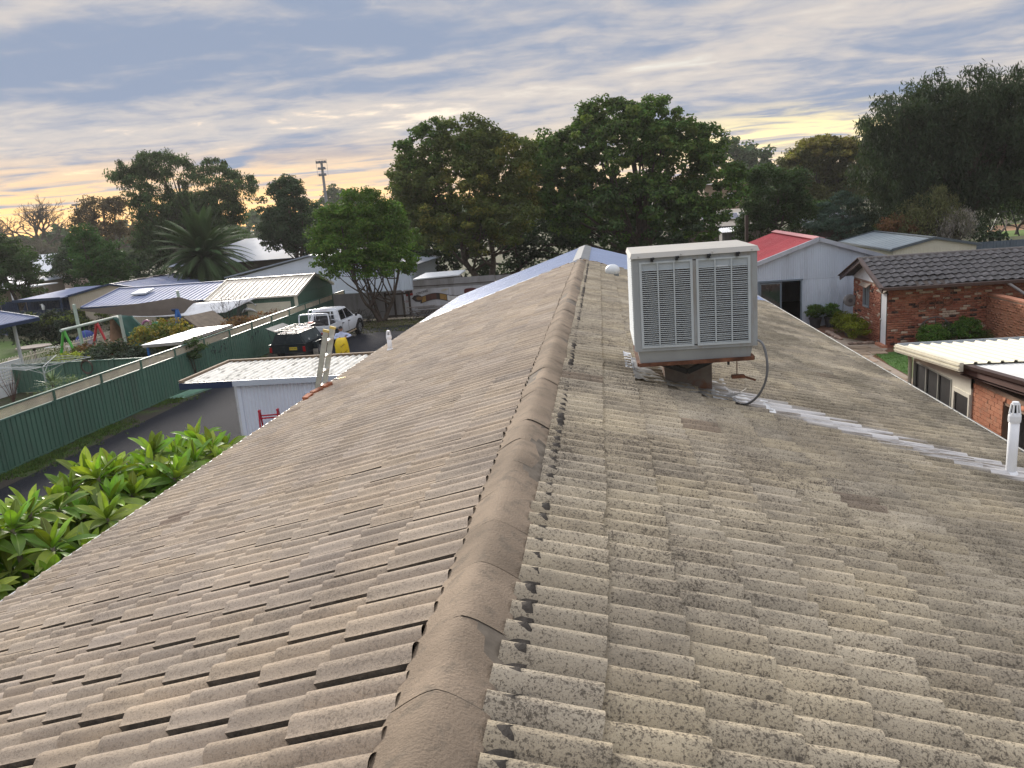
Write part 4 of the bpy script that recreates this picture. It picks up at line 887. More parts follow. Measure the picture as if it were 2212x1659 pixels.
def shrub(name, label, loc, ells, nclump, per, cr, lf, m, cat='shrub', group=None, seed=1, extra=None, stems=5):
    t = thing(name, label, cat, loc, group=group); L = Vector(loc)
    el = [(e[0]-L.x, e[1]-L.y, e[2]-L.z, *e[3:]) for e in ells]
    o, C = foliage('foliage', el, nclump, per, cr, lf, m, t, seed=seed)
    b = MB()
    for c in C[:stems*3:3]: b.tube([(random.uniform(-.1, .1), random.uniform(-.1, .1), 0), tuple(Vector(c)*.6), tuple(c)], [.03, .02, .008], 5)
    b.build('stem', m_bark, t)
    if extra: foliage('tip_foliage', [(e[0]-L.x, e[1]-L.y, e[2]-L.z, *e[3:]) for e in extra[0]], extra[1], extra[2], cr*.7, lf, extra[3], t, seed=seed+5)
    return t
def frame4(b, x0, x1, z0, z1, y0, y1, wd):
    b.box(x0, x0+wd, y0, y1, z0, z1); b.box(x1-wd, x1, y0, y1, z0, z1); b.box(x0+wd, x1-wd, y0, y1, z0, z0+wd); b.box(x0+wd, x1-wd, y0, y1, z1-wd, z1); return b

# ================================================================== NEIGHBOUR'S GARDEN BEYOND THE FENCE
gz = thing('gazebo', 'open gazebo with blue hipped metal roof and white lattice rail at the left edge', 'gazebo', (-27, 29.6, 0))
def gp(name, b, m, **k): return part(gz, name, b, m, **k)
cxg, cyg, hg, ez_, az_ = -27.0, 29.65, 1.95, 3.06, 3.95
cor = [Vector((cxg+s1*hg, cyg+s2*hg, ez_)) for s1, s2 in ((1, -1), (1, 1), (-1, 1), (-1, -1))]; ap = Vector((cxg, cyg, az_))
for i in range(4):
    a, c = cor[i], cor[(i+1) % 4]; b = MB(); b.prism([a, c, ap], (0, 0, .02)); ro_ = gp('roof_panel', b, m_bluegrey)
    b = MB(); n_ = 26
    for k in range(1, n_):
        t = k/n_; p = a.lerp(c, t); h = 1-abs(2*t-1); q = p+(ap-(a+c)/2)*h*.985; b.beam(p+Vector((0, 0, .03)), q+Vector((0, 0, .03)), .045, .02)
    b.build('roof_rib', m_bluegrey, ro_).matrix_parent_inverse = Matrix.Translation((0, 0, 0))
    b = MB(); b.beam(a+Vector((0, 0, .04)), ap+Vector((0, 0, .05)), .16, .03); gp('hip_cap', b, mat('pale_blue_cap', (.36, .42, .52), .45, .06, 2))
    b = MB(); b.beam(a-Vector((0, 0, .06)), c-Vector((0, 0, .06)), .08, .14); gp('gutter', b, m_navy)
for x, y in ((-25.5, 30.6), (-25.5, 28.2), (-28.5, 30.6), (-28.5, 28.2)):
    b = MB(); b.box(x-.05, x+.05, y-.05, y+.05, 0, 2.98); gp('post', b, mat('post_grey_white', (.50, .51, .52), .6, .1, 3))
b = MB(); b.box(-28.6, -25.52, 28.1, 30.7, .38, .48); gp('deck', b, m_darkwood)
b = MB(); b.box(-25.54, -25.5, 28.25, 30.55, 0, .46); b.box(-28.5, -25.54, 30.6, 30.64, 0, .46); gp('skirting', b, m_white)
b = MB()
for k in range(16): y = 28.3+k*.15; b.box(-25.52, -25.50, y-.045, y+.045, .49, 1.40)
for k in range(7): z = .52+k*.14; b.box(-25.498, -25.482, 28.28, 30.56, z-.04, z+.04)
b.box(-25.55, -25.47, 28.25, 30.55, 1.40, 1.45); gp('lattice_rail', b, m_white)
# inner low green fence
inf = thing('inner_fence', 'low dark green steel fence behind the rotary clothesline', 'fence', (-22.5, 29.9, 0))
for k in range(3):
    b = MB(); b.corr((-25.4+k*2.33, 29.95, .03), (2.3, 0, 0), (0, 0, 1.2), .19, .03, 'rib'); part(inf, 'steel_panel', b, m_green); b = MB(); b.box(-25.45+k*2.33, -25.39+k*2.33, 29.90, 29.99, 0, 1.3); part(inf, 'post', b, m_green)
b = MB(); b.box(-25.4, -18.4, 29.91, 29.99, 1.22, 1.27); part(inf, 'rail', b, m_greenl)
# clothesline
cl = thing('rotary_clothesline', 'grey rotary clothesline standing by the inner green fence', 'clothesline', (-21.6, 26.9, 0), rad(20))
m_gw = mat('grey_wire', (.40, .43, .43), .5, .1, 4)
b = MB(); b.tube([(0, 0, 0), (0, 0, 1.62)], .03, 8); b.build('post', m_gw, cl)
for k in range(4):
    a = k*math.pi/2; d = Vector((math.cos(a), math.sin(a), 0)); b = MB(); b.tube([d*.05+Vector((0, 0, 1.62)), d*1.75+Vector((0, 0, 1.80))], .016, 6); b.tube([Vector((0, 0, 1.35)), d*.8+Vector((0, 0, 1.69))], .012, 5); b.build('arm', m_gw, cl)
b = MB()
for r in (.55, .8, 1.05, 1.3, 1.52, 1.74):
    for k in range(4):
        a0, a1 = k*math.pi/2, (k+1)*math.pi/2; z = 1.62+.18*r/1.75; b.tube([(r*math.cos(a0), r*math.sin(a0), z), (r*math.cos(a1), r*math.sin(a1), z)], .009, 4)
b.build('line', m_gw, cl)
hr = thing('hose_coil', 'brown garden hose coiled on a hanger on the inner green fence', 'hose', (-21.9, 29.86, 1.02))
b = MB()
for k in range(6): b.tube([(.25*math.cos(q*.5236+.02*k), -.03-.025*(k % 3), .25*math.sin(q*.5236)*(1+.05*k)) for q in range(13)], .016, 5, False)
b.build('coil', mat('hose_brown', (.10, .075, .06), .7, .2, 5), hr)
yu = thing('yucca', 'spiky pale green yucca in front of the inner green fence', 'yucca', (-22.7, 28.6, 0))
lm_ = MB(); lm_.add([(0, -.02, 0), (0, .02, 0), (.35, .03, .02), (.35, -.03, .02), (.8, 0, -.05)], [(0, 1, 2, 3), (3, 2, 4)]); ym = None
for k in range(46):
    el = rad(random.uniform(5, 85)); M = Matrix.Translation((0, 0, .55)) @ Matrix.Rotation(k*2.4, 4, 'Z') @ Matrix.Rotation(-el, 4, 'Y') @ Matrix.Scale(random.uniform(.75, 1.1), 4)
    if ym is None: o = lm_.build('leaf', mat('yucca_leaf', (.20, .27, .13), .5, .2, 5, rnd=.25), yu); ym = o.data; o.matrix_local = M
    else: inst('leaf', ym, yu, M)
b = MB(); b.tube([(0, 0, 0), (0, 0, .58)], .07, 7); b.build('trunk', m_bark, yu)
shrub('grey_shrub', 'low grey green shrub just behind the lattice fence near the yucca', (-20.3, 26.2, 0), [(-20.3, 26.2, .8, 1.0, 1.0, .5)], 40, 40, .3, (.09, .03), m_l_grey, seed=3)
shrub('dark_shrub', 'dense dark green rounded shrub behind the fence beside the golden one', (-21.6, 31.6, 0), [(-21.9, 31.6, .95, 1.7, 1.2, .75), (-20.6, 31.3, .8, 1.1, 1, .6)], 130, 55, .34, (.13, .08), m_l_drk2, seed=4)
shrub('golden_shrub', 'golden tipped rounded shrub behind the fence by the white lean-to roof', (-20.4, 33.6, 0), [(-20.6, 33.5, 1.25, 1.25, 1.1, .95), (-19.6, 33.6, 1.1, .9, .9, .8)], 130, 60, .36, (.14, .06), m_l_olive, seed=5, extra=([(-20.4, 33.4, 1.6, 1.35, 1.1, .8)], 60, 50, m_l_gold))
shrub('low_hedge', 'low rust tinged hedge in front of the swing frame', (-24.3, 33.2, 0), [(-25.2, 33.2, .8, 1.2, .7, .6), (-23.4, 33.4, .85, 1.3, .7, .6)], 90, 50, .3, (.11, .06), m_l_olive, seed=6, extra=([(-23.8, 33.4, 1.15, 1.6, .7, .35)], 40, 45, m_l_rust))
shrub('yellow_green_shrub', 'yellowish green shrub left of the dense dark shrub', (-23.9, 31.7, 0), [(-23.9, 31.7, .8, .9, .8, .65)], 55, 50, .3, (.12, .07), m_l_yel, seed=7)
shrub('climbing_plant', 'dark green climber spilling over the top of the lattice fence', (-16.95, 29.7, 0), [(-16.9, 29.7, 1.6, .3, .6, .38), (-16.8, 29.5, 1.35, .2, .4, .3)], 26, 50, .22, (.09, .06), m_l_dark, 'climber', seed=8, stems=3)
shrub('rust_hedge', 'rusty orange clipped hedge in front of the green shed', (-18.9, 39.0, 0), [(-19.4, 38.6, 1.0, .8, 1.5, .65), (-18.6, 40.2, 1.1, .6, 1.6, .65)], 80, 55, .3, (.11, .06), m_l_rust, seed=9)
# red stems
ds = thing('bare_shrub', 'thin leafless reddish shrub in front of the gazebo skirting', 'shrub', (-24.0, 27.9, 0)); b = MB()
for k in range(22):
    a = random.uniform(0, 6.28); r = random.uniform(.2, .6); b.tube([(0, 0, 0), (r*.4*math.cos(a), r*.4*math.sin(a), .6), (r*math.cos(a), r*math.sin(a), random.uniform(.9, 1.4))], [.012, .009, .004], 4)
b.build('twig', mat('red_twig', (.12, .06, .05), .8, .2, 5), ds)
# pool fence
pf = thing('pool_fence', 'cream looped picket pool fence in front of the lawn', 'fence', (-27.8, 36, 0))
b = MB(); y0 = 31.6; b.tube([(0, 0, .08), (0, 0, 1.12)]+[(0, .05-.05*math.cos(q*math.pi/5), 1.12+.06*math.sin(q*math.pi/5)) for q in range(1, 6)]+[(0, .10, .08)], .016, 5); pk = None
m_pick = mat('cream_picket', (.66, .60, .50), .5, .06, 2)
for k in range(44):
    y = 31.6+k*.2
    if pk is None: pk = b.build('picket', m_pick, pf)
    else: pk = pk.copy(); COL.objects.link(pk)
    pk.location = (0, y-36, 0)
for z in (.16, 1.02):
    b = MB(); b.box(-.018, .018, -4.4, 4.4, z-.02, z+.02); b.build('rail', m_pick, pf)
for y in (-4.4, -1.95, .45, 2.9):
    b = MB(); b.box(-.035, .035, y-.03, y+.03, 0, 1.22); b.build('post', m_pick, pf)
# swing frame
sw = thing('swing_frame', 'colourful swing frame with pale green beam and green and red legs', 'swing', (-26.15, 37, 0))
m_sg = mat('swing_green', (.10, .42, .07), .4, .08, 3); m_sr = mat('swing_red', (.45, .03, .04), .4, .08, 3); m_sb = mat('swing_blue', (.02, .13, .42), .4, .08, 3); m_sage = mat('sage_paint', (.40, .48, .42), .5, .08, 3)
b = MB(); b.tube([(0, -2.75, 2.1), (0, 2.8, 2.13)], .075, 10); b.build('beam', m_sage, sw)
for y, m_ in ((-2.55, m_sg), (0, m_sr)):
    for s_ in (-1, 1):
        b = MB(); b.tube([(0, y, 2.1), (s_*.75, y-.1*s_, 0)], .065, 8); b.build('leg', m_, sw)
    b = MB(); b.beam((-.5, y, .7), (.5, y, .7), .08, .10); b.build('crossbar', m_, sw)
b = MB(); b.beam((-.05, -1.2, .5), (.25, -1.2, .5), .35, .04); b.tube([(0, -1.35, .52), (0, -1.35, 2.1)], .008, 4); b.tube([(0, -1.05, .52), (0, -1.05, 2.1)], .008, 4); b.build('swing_seat', m_sg, sw)
s2 = thing('blue_swing_frame', 'dark swing beam on blue legs beside the wooden cubby house', 'swing', (-25, 40.4, 0))
b = MB(); b.tube([(-1.3, -.5, 2.15), (1.2, .4, 2.1)], .07, 10); b.build('beam', m_navy, s2)
for dx in (-.25, .3):
    b = MB(); b.tube([(1.15, .38, 2.1), (1.15+dx, .38+dx*1.6, 0)], .09, 8); b.build('leg', m_sb, s2)
b = MB(); b.tube([(-1.28, -.5, 2.15), (-1.0, -1.2, .1)], .06, 8); b.build('brace', mat('swing_yellow', (.62, .52, .03), .4, .08, 3), s2)
# tarp
tp_ = thing('tarpaulin', 'dark green tarpaulin hung over the swing beam, brown on its inner side', 'tarpaulin', (-26.1, 39, 0))
def cloth(P00, P10, P01, P11, n, sag, name, m, par):
    b = MB(); P00, P10, P01, P11 = map(Vector, (P00, P10, P01, P11))
    for i in range(n+1):
        for j in range(n+1):
            u, v = i/n, j/n; p = (P00*(1-u)+P10*u)*(1-v)+(P01*(1-u)+P11*u)*v; p += Vector((.03*math.sin(u*9), .03*math.sin(v*8+u*4), -sag*4*u*(1-u)*v)); b.v.append(tuple(p))
    b.f += [(i*(n+1)+j, (i+1)*(n+1)+j, (i+1)*(n+1)+j+1, i*(n+1)+j+1) for i in range(n) for j in range(n)]
    o = b.build(name, m, par, smooth=True); o.modifiers.new('s', 'SOLIDIFY').thickness = .006; return o
cloth((.08, -.85, 2.16), (.08, .75, 2.18), (.9, -.35, .25), (1.0, 1.3, .45), 10, .05, 'green_side', mat('tarp_green', (.008, .085, .065), .5, .15, 3), tp_)
cloth((-.05, -.9, 2.14), (-.02, .3, 2.15), (-.2, -1.2, .2), (.7, -.3, .2), 8, .03, 'brown_side', mat('tarp_brown', (.24, .15, .09), .7, .2, 3), tp_)
# sail and posts
for loc, top, lab in (((-26.55, 36.15, 0), (.05, -.12, 3.18), 'pale sage shade sail post standing behind the swing frame'), ((-25.45, 38.05, 0), (-.05, .0, 2.3), 'short sage post in front of the green tarpaulin'), ((-23.95, 41.75, 0), (-.1, -.25, 3.1), 'tall sage shade sail post beside the blue swing legs')):
    o = MB().beam((0, 0, 0), top, .12, .12).build('sail_post', m_sage); o.location = loc; tag(o, lab, 'post', 'sage shade sail posts')
ss = thing('shade_sail', 'brown fabric shade sail stretched between sage posts over the playground', 'shade sail', (-25, 40, 0))
A, B_, Cc = Vector((-26.5, 36.25, 2.85)), Vector((-24.0, 41.5, 2.75)), Vector((-22.6, 43.0, 1.95)); b = MB(); n = 16; idx = {}
for i in range(n+1):
    for j in range(n+1-i):
        u, v = i/n, j/n; w_ = 1-u-v; p = A*w_+B_*u+Cc*v; cen = (A+B_+Cc)/3
        pull = .25*4*(w_*u*(1-v)**2*.3+w_*v*.9+u*v*.5); p = p.lerp(cen, min(.35, pull*.5)); p.z -= 1.9*w_*v+.25*w_*u
        idx[i, j] = len(b.v); b.v.append(tuple(p-Vector((-25, 40, 0))))
for i in range(n):
    for j in range(n-i):
        b.f.append((idx[i, j], idx[i+1, j], idx[i, j+1]))
        if i+j < n-1: b.f.append((idx[i+1, j], idx[i+1, j+1], idx[i, j+1]))
o = b.build('fabric', mat('sail_brown', (.105, .088, .072), .8, .1, 2), ss, smooth=True)
s3 = thing('white_sail', 'small white shade cloth strung under the blue shed eave', 'shade sail', (-24.5, 42, 0))
cloth((-4.0, -.3, 2.2), (4.8, .1, 2.35), (-2.5, -1.2, 1.9), (3.4, -1.0, 1.75), 10, .1, 'fabric', m_white, s3)
# white lean-to roof
lt_ = thing('lean_to', 'low lean-to with flat white roof sheet just behind the lattice fence', 'lean-to', (-18.1, 31.4, 0))
b = MB(); b.hexa([(-18.95, 29.3, 1.86), (-17.15, 29.3, 1.92), (-17.15, 33.7, 1.92), (-18.95, 33.7, 1.86), (-18.95, 29.3, 1.89), (-17.15, 29.3, 1.95), (-17.15, 33.7, 1.95), (-18.95, 33.7, 1.89)]); part(lt_, 'roof', b, mat('white_sheet', (.74, .78, .82), .35, .03, 1))
b = MB(); b.beam((-17.13, 29.3, 1.9), (-17.13, 33.7, 1.9), .05, .12); b.beam((-18.9, 29.32, 1.82), (-17.1, 29.32, 1.86), .05, .1); b.beam((-18.9, 30.6, 1.84), (-17.1, 30.6, 1.88), .05, .06); part(lt_, 'edge_beam', b, mat('beam_weathered', (.33, .31, .28), .7, .2, 4))
for x in (-18.8, -17.3):
    for y in (29.5, 33.5):
        b = MB(); b.box(x-.04, x+.04, y-.04, y+.04, 0, 1.86); part(lt_, 'post', b, m_sb if y < 30 else m_white)
# cubby house
cu = thing('cubby_house', 'weathered wooden cubby house with brown gable roof', 'cubby house', (-21.4, 38.6, 0), rad(-12))
m_cub = mat('cubby_timber', (.075, .058, .045), .85, .25, 5, bump=.3); m_cubr = mat('cubby_roof', (.20, .165, .125), .85, .2, 4)
for k in range(10):
    b = MB(); b.box(-.9, .9, -.95, -.92, .1+k*.12, .21+k*.12); b.build('board', m_cub, cu)
b = MB(); b.box(-.9, .9, -.9, .95, .05, 1.28); b.build('wall', m_cub, cu); b = MB(); b.prism([(-.9, -.93, 1.28), (.9, -.93, 1.28), (0, -.93, 1.95)], (0, 1.85, 0)); b.build('gable', m_dark, cu)
for s_ in (-1, 1):
    b = MB(); b.hexa([(0, -1.15, 1.98), (s_*1.25, -1.15, 1.10), (s_*1.25, 1.15, 1.10), (0, 1.15, 1.98), (0, -1.15, 2.04), (s_*1.28, -1.15, 1.15), (s_*1.28, 1.15, 1.15), (0, 1.15, 2.04)]); b.build('roof_slope', m_cubr, cu)
    b = MB(); b.beam((0, -1.17, 2.0), (s_*1.25, -1.17, 1.12), .04, .10); b.build('barge_board', m_cub, cu)
# toys
ty_ = thing('play_panel', 'white and green plastic activity panel with blue box by the shed wall', 'toy', (-25.9, 40.9, 0))
b = MB(); frame4(b, .1, .9, .2, 1.2, -.08, .08, .2); b.build('panel', mat('toy_white', (.62, .62, .55), .5, .05, 3), ty_)
b = MB(); b.box(-.7, .05, -.2, .2, .3, 1.2); b.build('blue_box', m_sb, ty_); b = MB(); b.ball((.6, 0, 1.3), (.3, .2, .22), 10, 6); b.build('green_dome', mat('toy_green', (.03, .22, .09), .4, .1, 3), ty_)
b = MB(); b.tube([(.05+.28*math.cos(q*.4), 0, 1.3+.28*math.sin(q*.4)) for q in range(9)], .07, 6); b.build('pink_arch', mat('toy_pink', (.52, .22, .38), .4, .1, 3), ty_); b = MB(); b.box(.62, .84, -.1, .1, .3, 1.0); b.build('green_door', mat('toy_green', None), ty_)
rp_ = thing('plant_stand', 'red frame plant stand with a tall green pot plant against the cream wall', 'plant stand', (-25.7, 42.2, 0))
b = MB(); frame4(b, -.3, .3, .4, 1.4, -.05, .05, .08); b.build('frame', m_sr, rp_); b = MB(); b.tube([(0, -.1, .2), (0, -.1, 1.6)], .02, 5); b.build('stem', m_bark, rp_); foliage('foliage', [(0, -.12, 1.2, .22, .2, .6)], 16, 30, .14, (.14, .05), m_l_mid, rp_)
bc = thing('covered_barbecue', 'lumpy object under a royal blue cover by the hedge', 'cover', (-29.75, 41.0, 0)); b = MB(); b.ball((0, 0, .8), (.5, .4, .45), 14, 8); b.ball((-.3, 0, .6), (.4, .4, .4), 12, 8); b.box(-.4, .4, -.3, .3, 0, .7); b.build('cover', mat('cover_blue', (.02, .045, .22), .6, .2, 4), bc, smooth=True)
rt = thing('round_table', 'round brown garden table on the lawn behind the picket fence', 'table', (-31.6, 39.0, 0)); b = MB(); b.lathe((0, 0, .72), [(.85, 0), (.9, .03), (.85, .06)], 24); b.build('top', mat('table_brown', (.13, .10, .085), .7, .2, 3), rt)
b = MB(); b.lathe((0, 0, 0), [(.35, 0), (.08, .06), (.08, .72)], 10); b.build('pedestal', m_darkwood, rt)
bn = thing('garden_bench', 'white slatted bench behind the round garden table', 'bench', (-31.0, 40.2, 0))
for k in range(4):
    b = MB(); b.box(-.8, .8, -.2+k*.11, -.11+k*.11, .46, .49); b.build('slat', m_white, bn)
for x in (-.7, .7):
    b = MB(); b.box(x-.03, x+.03, -.18, .2, 0, .46); b.build('leg', m_white, bn)
ou = thing('outdoor_chair', 'small cream outdoor chair behind the pickets beside the gazebo post', 'chair', (-28.9, 34.2, 0), rad(40))
b = MB(); b.box(-.25, .25, -.25, .25, .40, .45); b.build('seat', m_pick, ou); b = MB(); b.box(-.25, .25, .22, .26, .45, .9); b.build('backrest', m_pick, ou)
for x in (-.22, .22):
    for y in (-.22, .22):
        b = MB(); b.box(x-.02, x+.02, y-.02, y+.02, 0, .4); b.build('leg', m_pick, ou)
# hedge
shrub('clipped_hedge', 'tall dense dark clipped hedge between the lawn and the blue roofed shed', (-33, 43.4, 0), [(-36.2+k*.95, 43.4+.1*(k % 2), 1.15, .95, 1.15, 1.0) for k in range(8)], 260, 70, .38, (.13, .08), m_l_drk2, 'hedge', seed=11, extra=([(-36.2+k*.95, 43.4, 1.75, .95, 1.15, .45) for k in range(8)], 60, 50, m_l_olive))
# ------------------------------------------------------------------ sheds
def gable_shed(name, label, x0, x1, y0, y1, ze, zr_, along, m_w, m_r, pitch=.19, wave='rib', amp=.03, ov=.12, trim=None, rz=0, cat='shed', loc=None):
    """rectangular shed; ridge runs along 'x' or 'y'"""
    t = thing(name, label, cat, ((x0+x1)/2, (y0+y1)/2, 0), rz); cx, cy = (x0+x1)/2, (y0+y1)/2; hx, hy = (x1-x0)/2, (y1-y0)/2
    b = MB(); b.corr((-hx, -hy, 0), (2*hx, 0, 0), (0, 0, ze-.03), .15, .015, 'rib'); b.build('front_wall', m_w, t)
    b = MB(); b.corr((hx, -hy, 0), (0, 2*hy, 0), (0, 0, ze-.03), .15, .015, 'rib'); b.build('side_wall', m_w, t)
    b = MB(); b.corr((-hx, hy, 0), (0, -2*hy, 0), (0, 0, ze-.03), .15, .015, 'rib'); b.build('side_wall', m_w, t)
    b = MB(); b.box(-hx+.02, hx-.02, hy-.03, hy, 0, ze-.03); b.build('back_wall', m_w, t)
    if along == 'x':
        for s_ in (-1, 1):
            o = Vector((-s_*-hx-s_*-ov if False else (-hx-ov if s_ < 0 else hx+ov), s_*(hy+ov), ze)); up_ = Vector((0, -s_*(hy+ov), zr_-ze)); U = Vector((2*(hx+ov), 0, 0)) if s_ < 0 else Vector((-2*(hx+ov), 0, 0))
            b = MB(); b.corr(o, U, up_, pitch, amp, wave); b.build('roof_slope', m_r, t)
        for s_ in (-1, 1):
            b = MB(); b.prism([(s_*hx, -hy, ze-.03), (s_*hx, hy, ze-.03), (s_*hx, 0, zr_-.06)], (-s_*.02, 0, 0)); b.build('gable', m_w, t)
            for q in (-1, 1):
                b = MB(); b.beam((s_*(hx+ov), q*(hy+ov), ze-.02), (s_*(hx+ov), 0, zr_+.0), .05, .14); b.build('barge', trim or m_r, t)
        b = MB(); b.beam((-hx-ov, 0, zr_+.02), (hx+ov, 0, zr_+.02), .3, .03); b.build('ridge_cap', trim or m_r, t)
        for q in (-1, 1):
            b = MB(); b.beam((-hx-ov, q*(hy+ov+.04), ze-.05), (hx+ov, q*(hy+ov+.04), ze-.05), .1, .1); b.build('gutter', m_navy if trim is None else trim, t)
    else:
        for s_ in (-1, 1):
            o = Vector((s_*(hx+ov), hy+ov if s_ < 0 else -hy-ov, ze)); up_ = Vector((-s_*(hx+ov), 0, zr_-ze)); U = Vector((0, -2*(hy+ov) if s_ < 0 else 2*(hy+ov), 0))
            b = MB(); b.corr(o, U, up_, pitch, amp, wave); b.build('roof_slope', m_r, t)
        for s_ in (-1, 1):
            b = MB(); b.prism([(-hx, s_*hy, ze-.03), (hx, s_*hy, ze-.03), (0, s_*hy, zr_-.06)], (0, -s_*.02, 0)); b.build('gable', m_w, t)
            for q in (-1, 1):
                b = MB(); b.beam((q*(hx+ov), s_*(hy+ov), ze-.02), (0, s_*(hy+ov), zr_), .05, .14); b.build('barge', trim or m_r, t)
        b = MB(); b.beam((0, -hy-ov, zr_+.02), (0, hy+ov, zr_+.02), .3, .03); b.build('ridge_cap', trim or m_r, t)
        for q in (-1, 1):
            b = MB(); b.beam((q*(hx+ov+.04), -hy-ov, ze-.05), (q*(hx+ov+.04), hy+ov, ze-.05), .1, .1); b.build('gutter', trim or m_r, t)
    return t
m_creamw = mat('cream_wall', (.50, .44, .35), .6, .06, 1.5, streak=True, dirt=((.36, .31, .24), .3, 3)); m_creamr = mat('cream_roof', (.66, .62, .53), .45, .05, 1, dirt=((.45, .42, .36), .25, 3))
bs_ = gable_shed('blue_roof_shed', 'long cream shed with blue grey ribbed roof and a square skylight', -31.0, -22.0, 43.0, 51.0, 2.4, 3.1, 'x', m_creamw, m_bluegrey, .32, 'rib', .03, trim=None)
b = MB(); frame4(b, -2.6, -1.6, -2.1, -1.0, 0, .12, .1); b.box(-2.5, -1.7, .02, .06, -2.0, -1.1); sk_ = b.build('skylight', mat('skylight_pale', (.62, .66, .68), .3, .05, 3), bs_); sk_.matrix_local = Matrix.Translation((0, 0, 2.78)) @ Matrix.Rotation(rad(-80.2), 4, 'X') if False else Matrix.Translation((0, -.6, 2.55)) @ Matrix.Rotation(rad(10), 4, 'X') @ Matrix.Rotation(rad(90), 4, 'X') @ Matrix.Translation((0, 0, 0))
sk_.matrix_local = Matrix.Translation((-2.0, -1.75, 2.87)) @ Matrix.Rotation(rad(9.6), 4, 'X'); sk_.data = MB().box(-.5, .5, -.55, .55, 0, .10).build('skylight_tmp', mat('skylight_pale', None)).data; bpy.data.objects.remove(bpy.data.objects['skylight_tmp'])
b = MB(); b.box(.3, 1.15, -4.06, -4.03, 1.4, 1.78); b.build('window', m_glass, bs_)
gs = gable_shed('green_shed', 'dark green shed with cream ribbed roof and roller door behind the lattice fence', -22.9, -17.5, 42.6, 48.6, 2.36, 3.25, 'x', m_green, m_creamr, .30, 'rib', .03, trim=m_creamr)
b = MB(); nb = 22
for k in range(nb): b.box(-.35, 2.3, -3.05-.012*(k % 2), -3.02, .05+k*.088, .05+(k+1)*.088)
b.build('roller_door', m_cream, gs); b = MB(); b.box(2.55, 2.75, -3.06, -3.02, 0, 2.3); b.build('corner_post', m_cream, gs)
def dolphin(lab, x, z):
    o = MB(); n = 10; pts_ = [(math.cos(rad(150-12*k))*.55, 0, math.sin(rad(150-12*k))*.42-.2) for k in range(n+1)]; rr_ = [.015, .04, .07, .085, .09, .085, .075, .06, .04, .025, .012]
    o.tube(pts_, rr_, 8); p = pts_[-1]; o.prism([(p[0], 0, p[2]), (p[0]+.14, 0, p[2]-.02), (p[0]+.04, 0, p[2]-.14)], (0, .02, 0)); q = pts_[4]; o.prism([(q[0]-.05, 0, q[2]+.07), (q[0]+.06, 0, q[2]+.08), (q[0]+.06, 0, q[2]+.18)], (0, .015, 0))
    d = o.build('dolphin_ornament', m_white, smooth=True); d.location = (x, 42.5, z); tag(d, lab, 'ornament', 'white dolphin wall ornaments')
dolphin('white dolphin ornament on the green shed wall, the upper one', -20.55, 1.95); dolphin('white dolphin ornament on the green shed wall, the lower one', -20.45, 1.45)
bt = thing('bare_tree', 'small leafless many stemmed tree in front of the green shed', 'tree', (-20.7, 40.9, 0)); b = MB()
def twig(b, p, d, L, r, dep):
    q = p+d*L; mid = p+d*L*.5+Vector((random.gauss(0, .04), random.gauss(0, .04), .02))*L; b.tube([p, mid, q], [r, r*.8, r*.6], 5)
    if dep: 
        for _ in range(random.choice((2, 2, 3))): twig(b, p.lerp(q, random.uniform(.55, 1)), (d+Vector((random.gauss(0, .35), random.gauss(0, .35), random.uniform(-.05, .25)))).normalized(), L*random.uniform(.5, .75), r*.58, dep-1)
for k in range(11):
    a = k*.57; twig(b, Vector((.1*math.cos(a), .1*math.sin(a), 0)), Vector((.38*math.cos(a), .38*math.sin(a), 1)).normalized(), random.uniform(1.2, 1.7), .024, 3)
b.build('branch', mat('bare_bark', (.06, .048, .045), .9, .2, 6), bt)
cs_ = gable_shed('cream_garage', 'cream gable garage with navy barge boards behind the navy fence', -38.2, -31.4, 51.5, 60, 2.5, 3.15, 'y', m_creamw, m_bluegrey, .25, 'rib', .03, trim=m_navy)
db = MB(); 
for k in range(7): db.prism([(random.uniform(-1.5, 1.2), random.uniform(-3, 1), 0) for _ in range(3)], (0, 0, .02))
d_ = thing('roof_debris', 'dark leaf litter lying on the roof of the cream garage', 'litter', (-36.2, 56.0, 2.90)); b = MB()
for k in range(40): x, y = random.uniform(-1.2, 1.4), random.uniform(-2.5, 2.2); b.ball((x, y, x*.19+.06), (random.uniform(.15, .5), random.uniform(.2, .5), .03), 8, 4)
b.build('litter', m_darkwood, d_)
nc = thing('navy_carport', 'navy edged skillion carport attached to the cream garage', 'carport', (-39.8, 51.3, 0)); b = MB(); b.hexa([(-1.9, -.8, 2.45), (1.7, -.8, 2.45), (1.7, 6, 2.7), (-1.9, 6, 2.7), (-1.9, -.8, 2.52), (1.7, -.8, 2.52), (1.7, 6, 2.77), (-1.9, 6, 2.77)]); b.build('roof', m_bluegrey, nc); b = MB(); b.box(-1.95, 1.75, -.86, -.81, 2.36, 2.56); b.build('fascia', m_navy, nc)
b = MB(); b.corr((-1.8, .5, 0), (3.5, 0, 0), (0, 0, 2.4), .2, .03, 'rib'); b.build('back_wall', m_navy, nc)
for x in (-1.8, 1.6):
    b = MB(); b.box(x-.05, x+.05, -.7, -.6, 0, 2.4); b.build('post', m_navy, nc)
nf = thing('navy_fence', 'dark navy ribbed steel fence behind the tall hedge', 'fence', (-40, 54.2, 0))
for k in range(9):
    x = -60+k*2.4; b = MB(); b.corr((x+40-.0, -3.5, .05), (2.36, 0, 0), (0, 0, 1.65), .2, .035, 'rib'); b.build('steel_panel', m_navy, nf); b = MB(); b.box(x+39.98, x+40.04, -3.55, -3.47, 0, 1.76); b.build('post', m_navy, nf); b = MB(); b.box(x+40, x+42.4, -3.54, -3.46, 1.70, 1.75); b.build('rail', m_navy, nf)
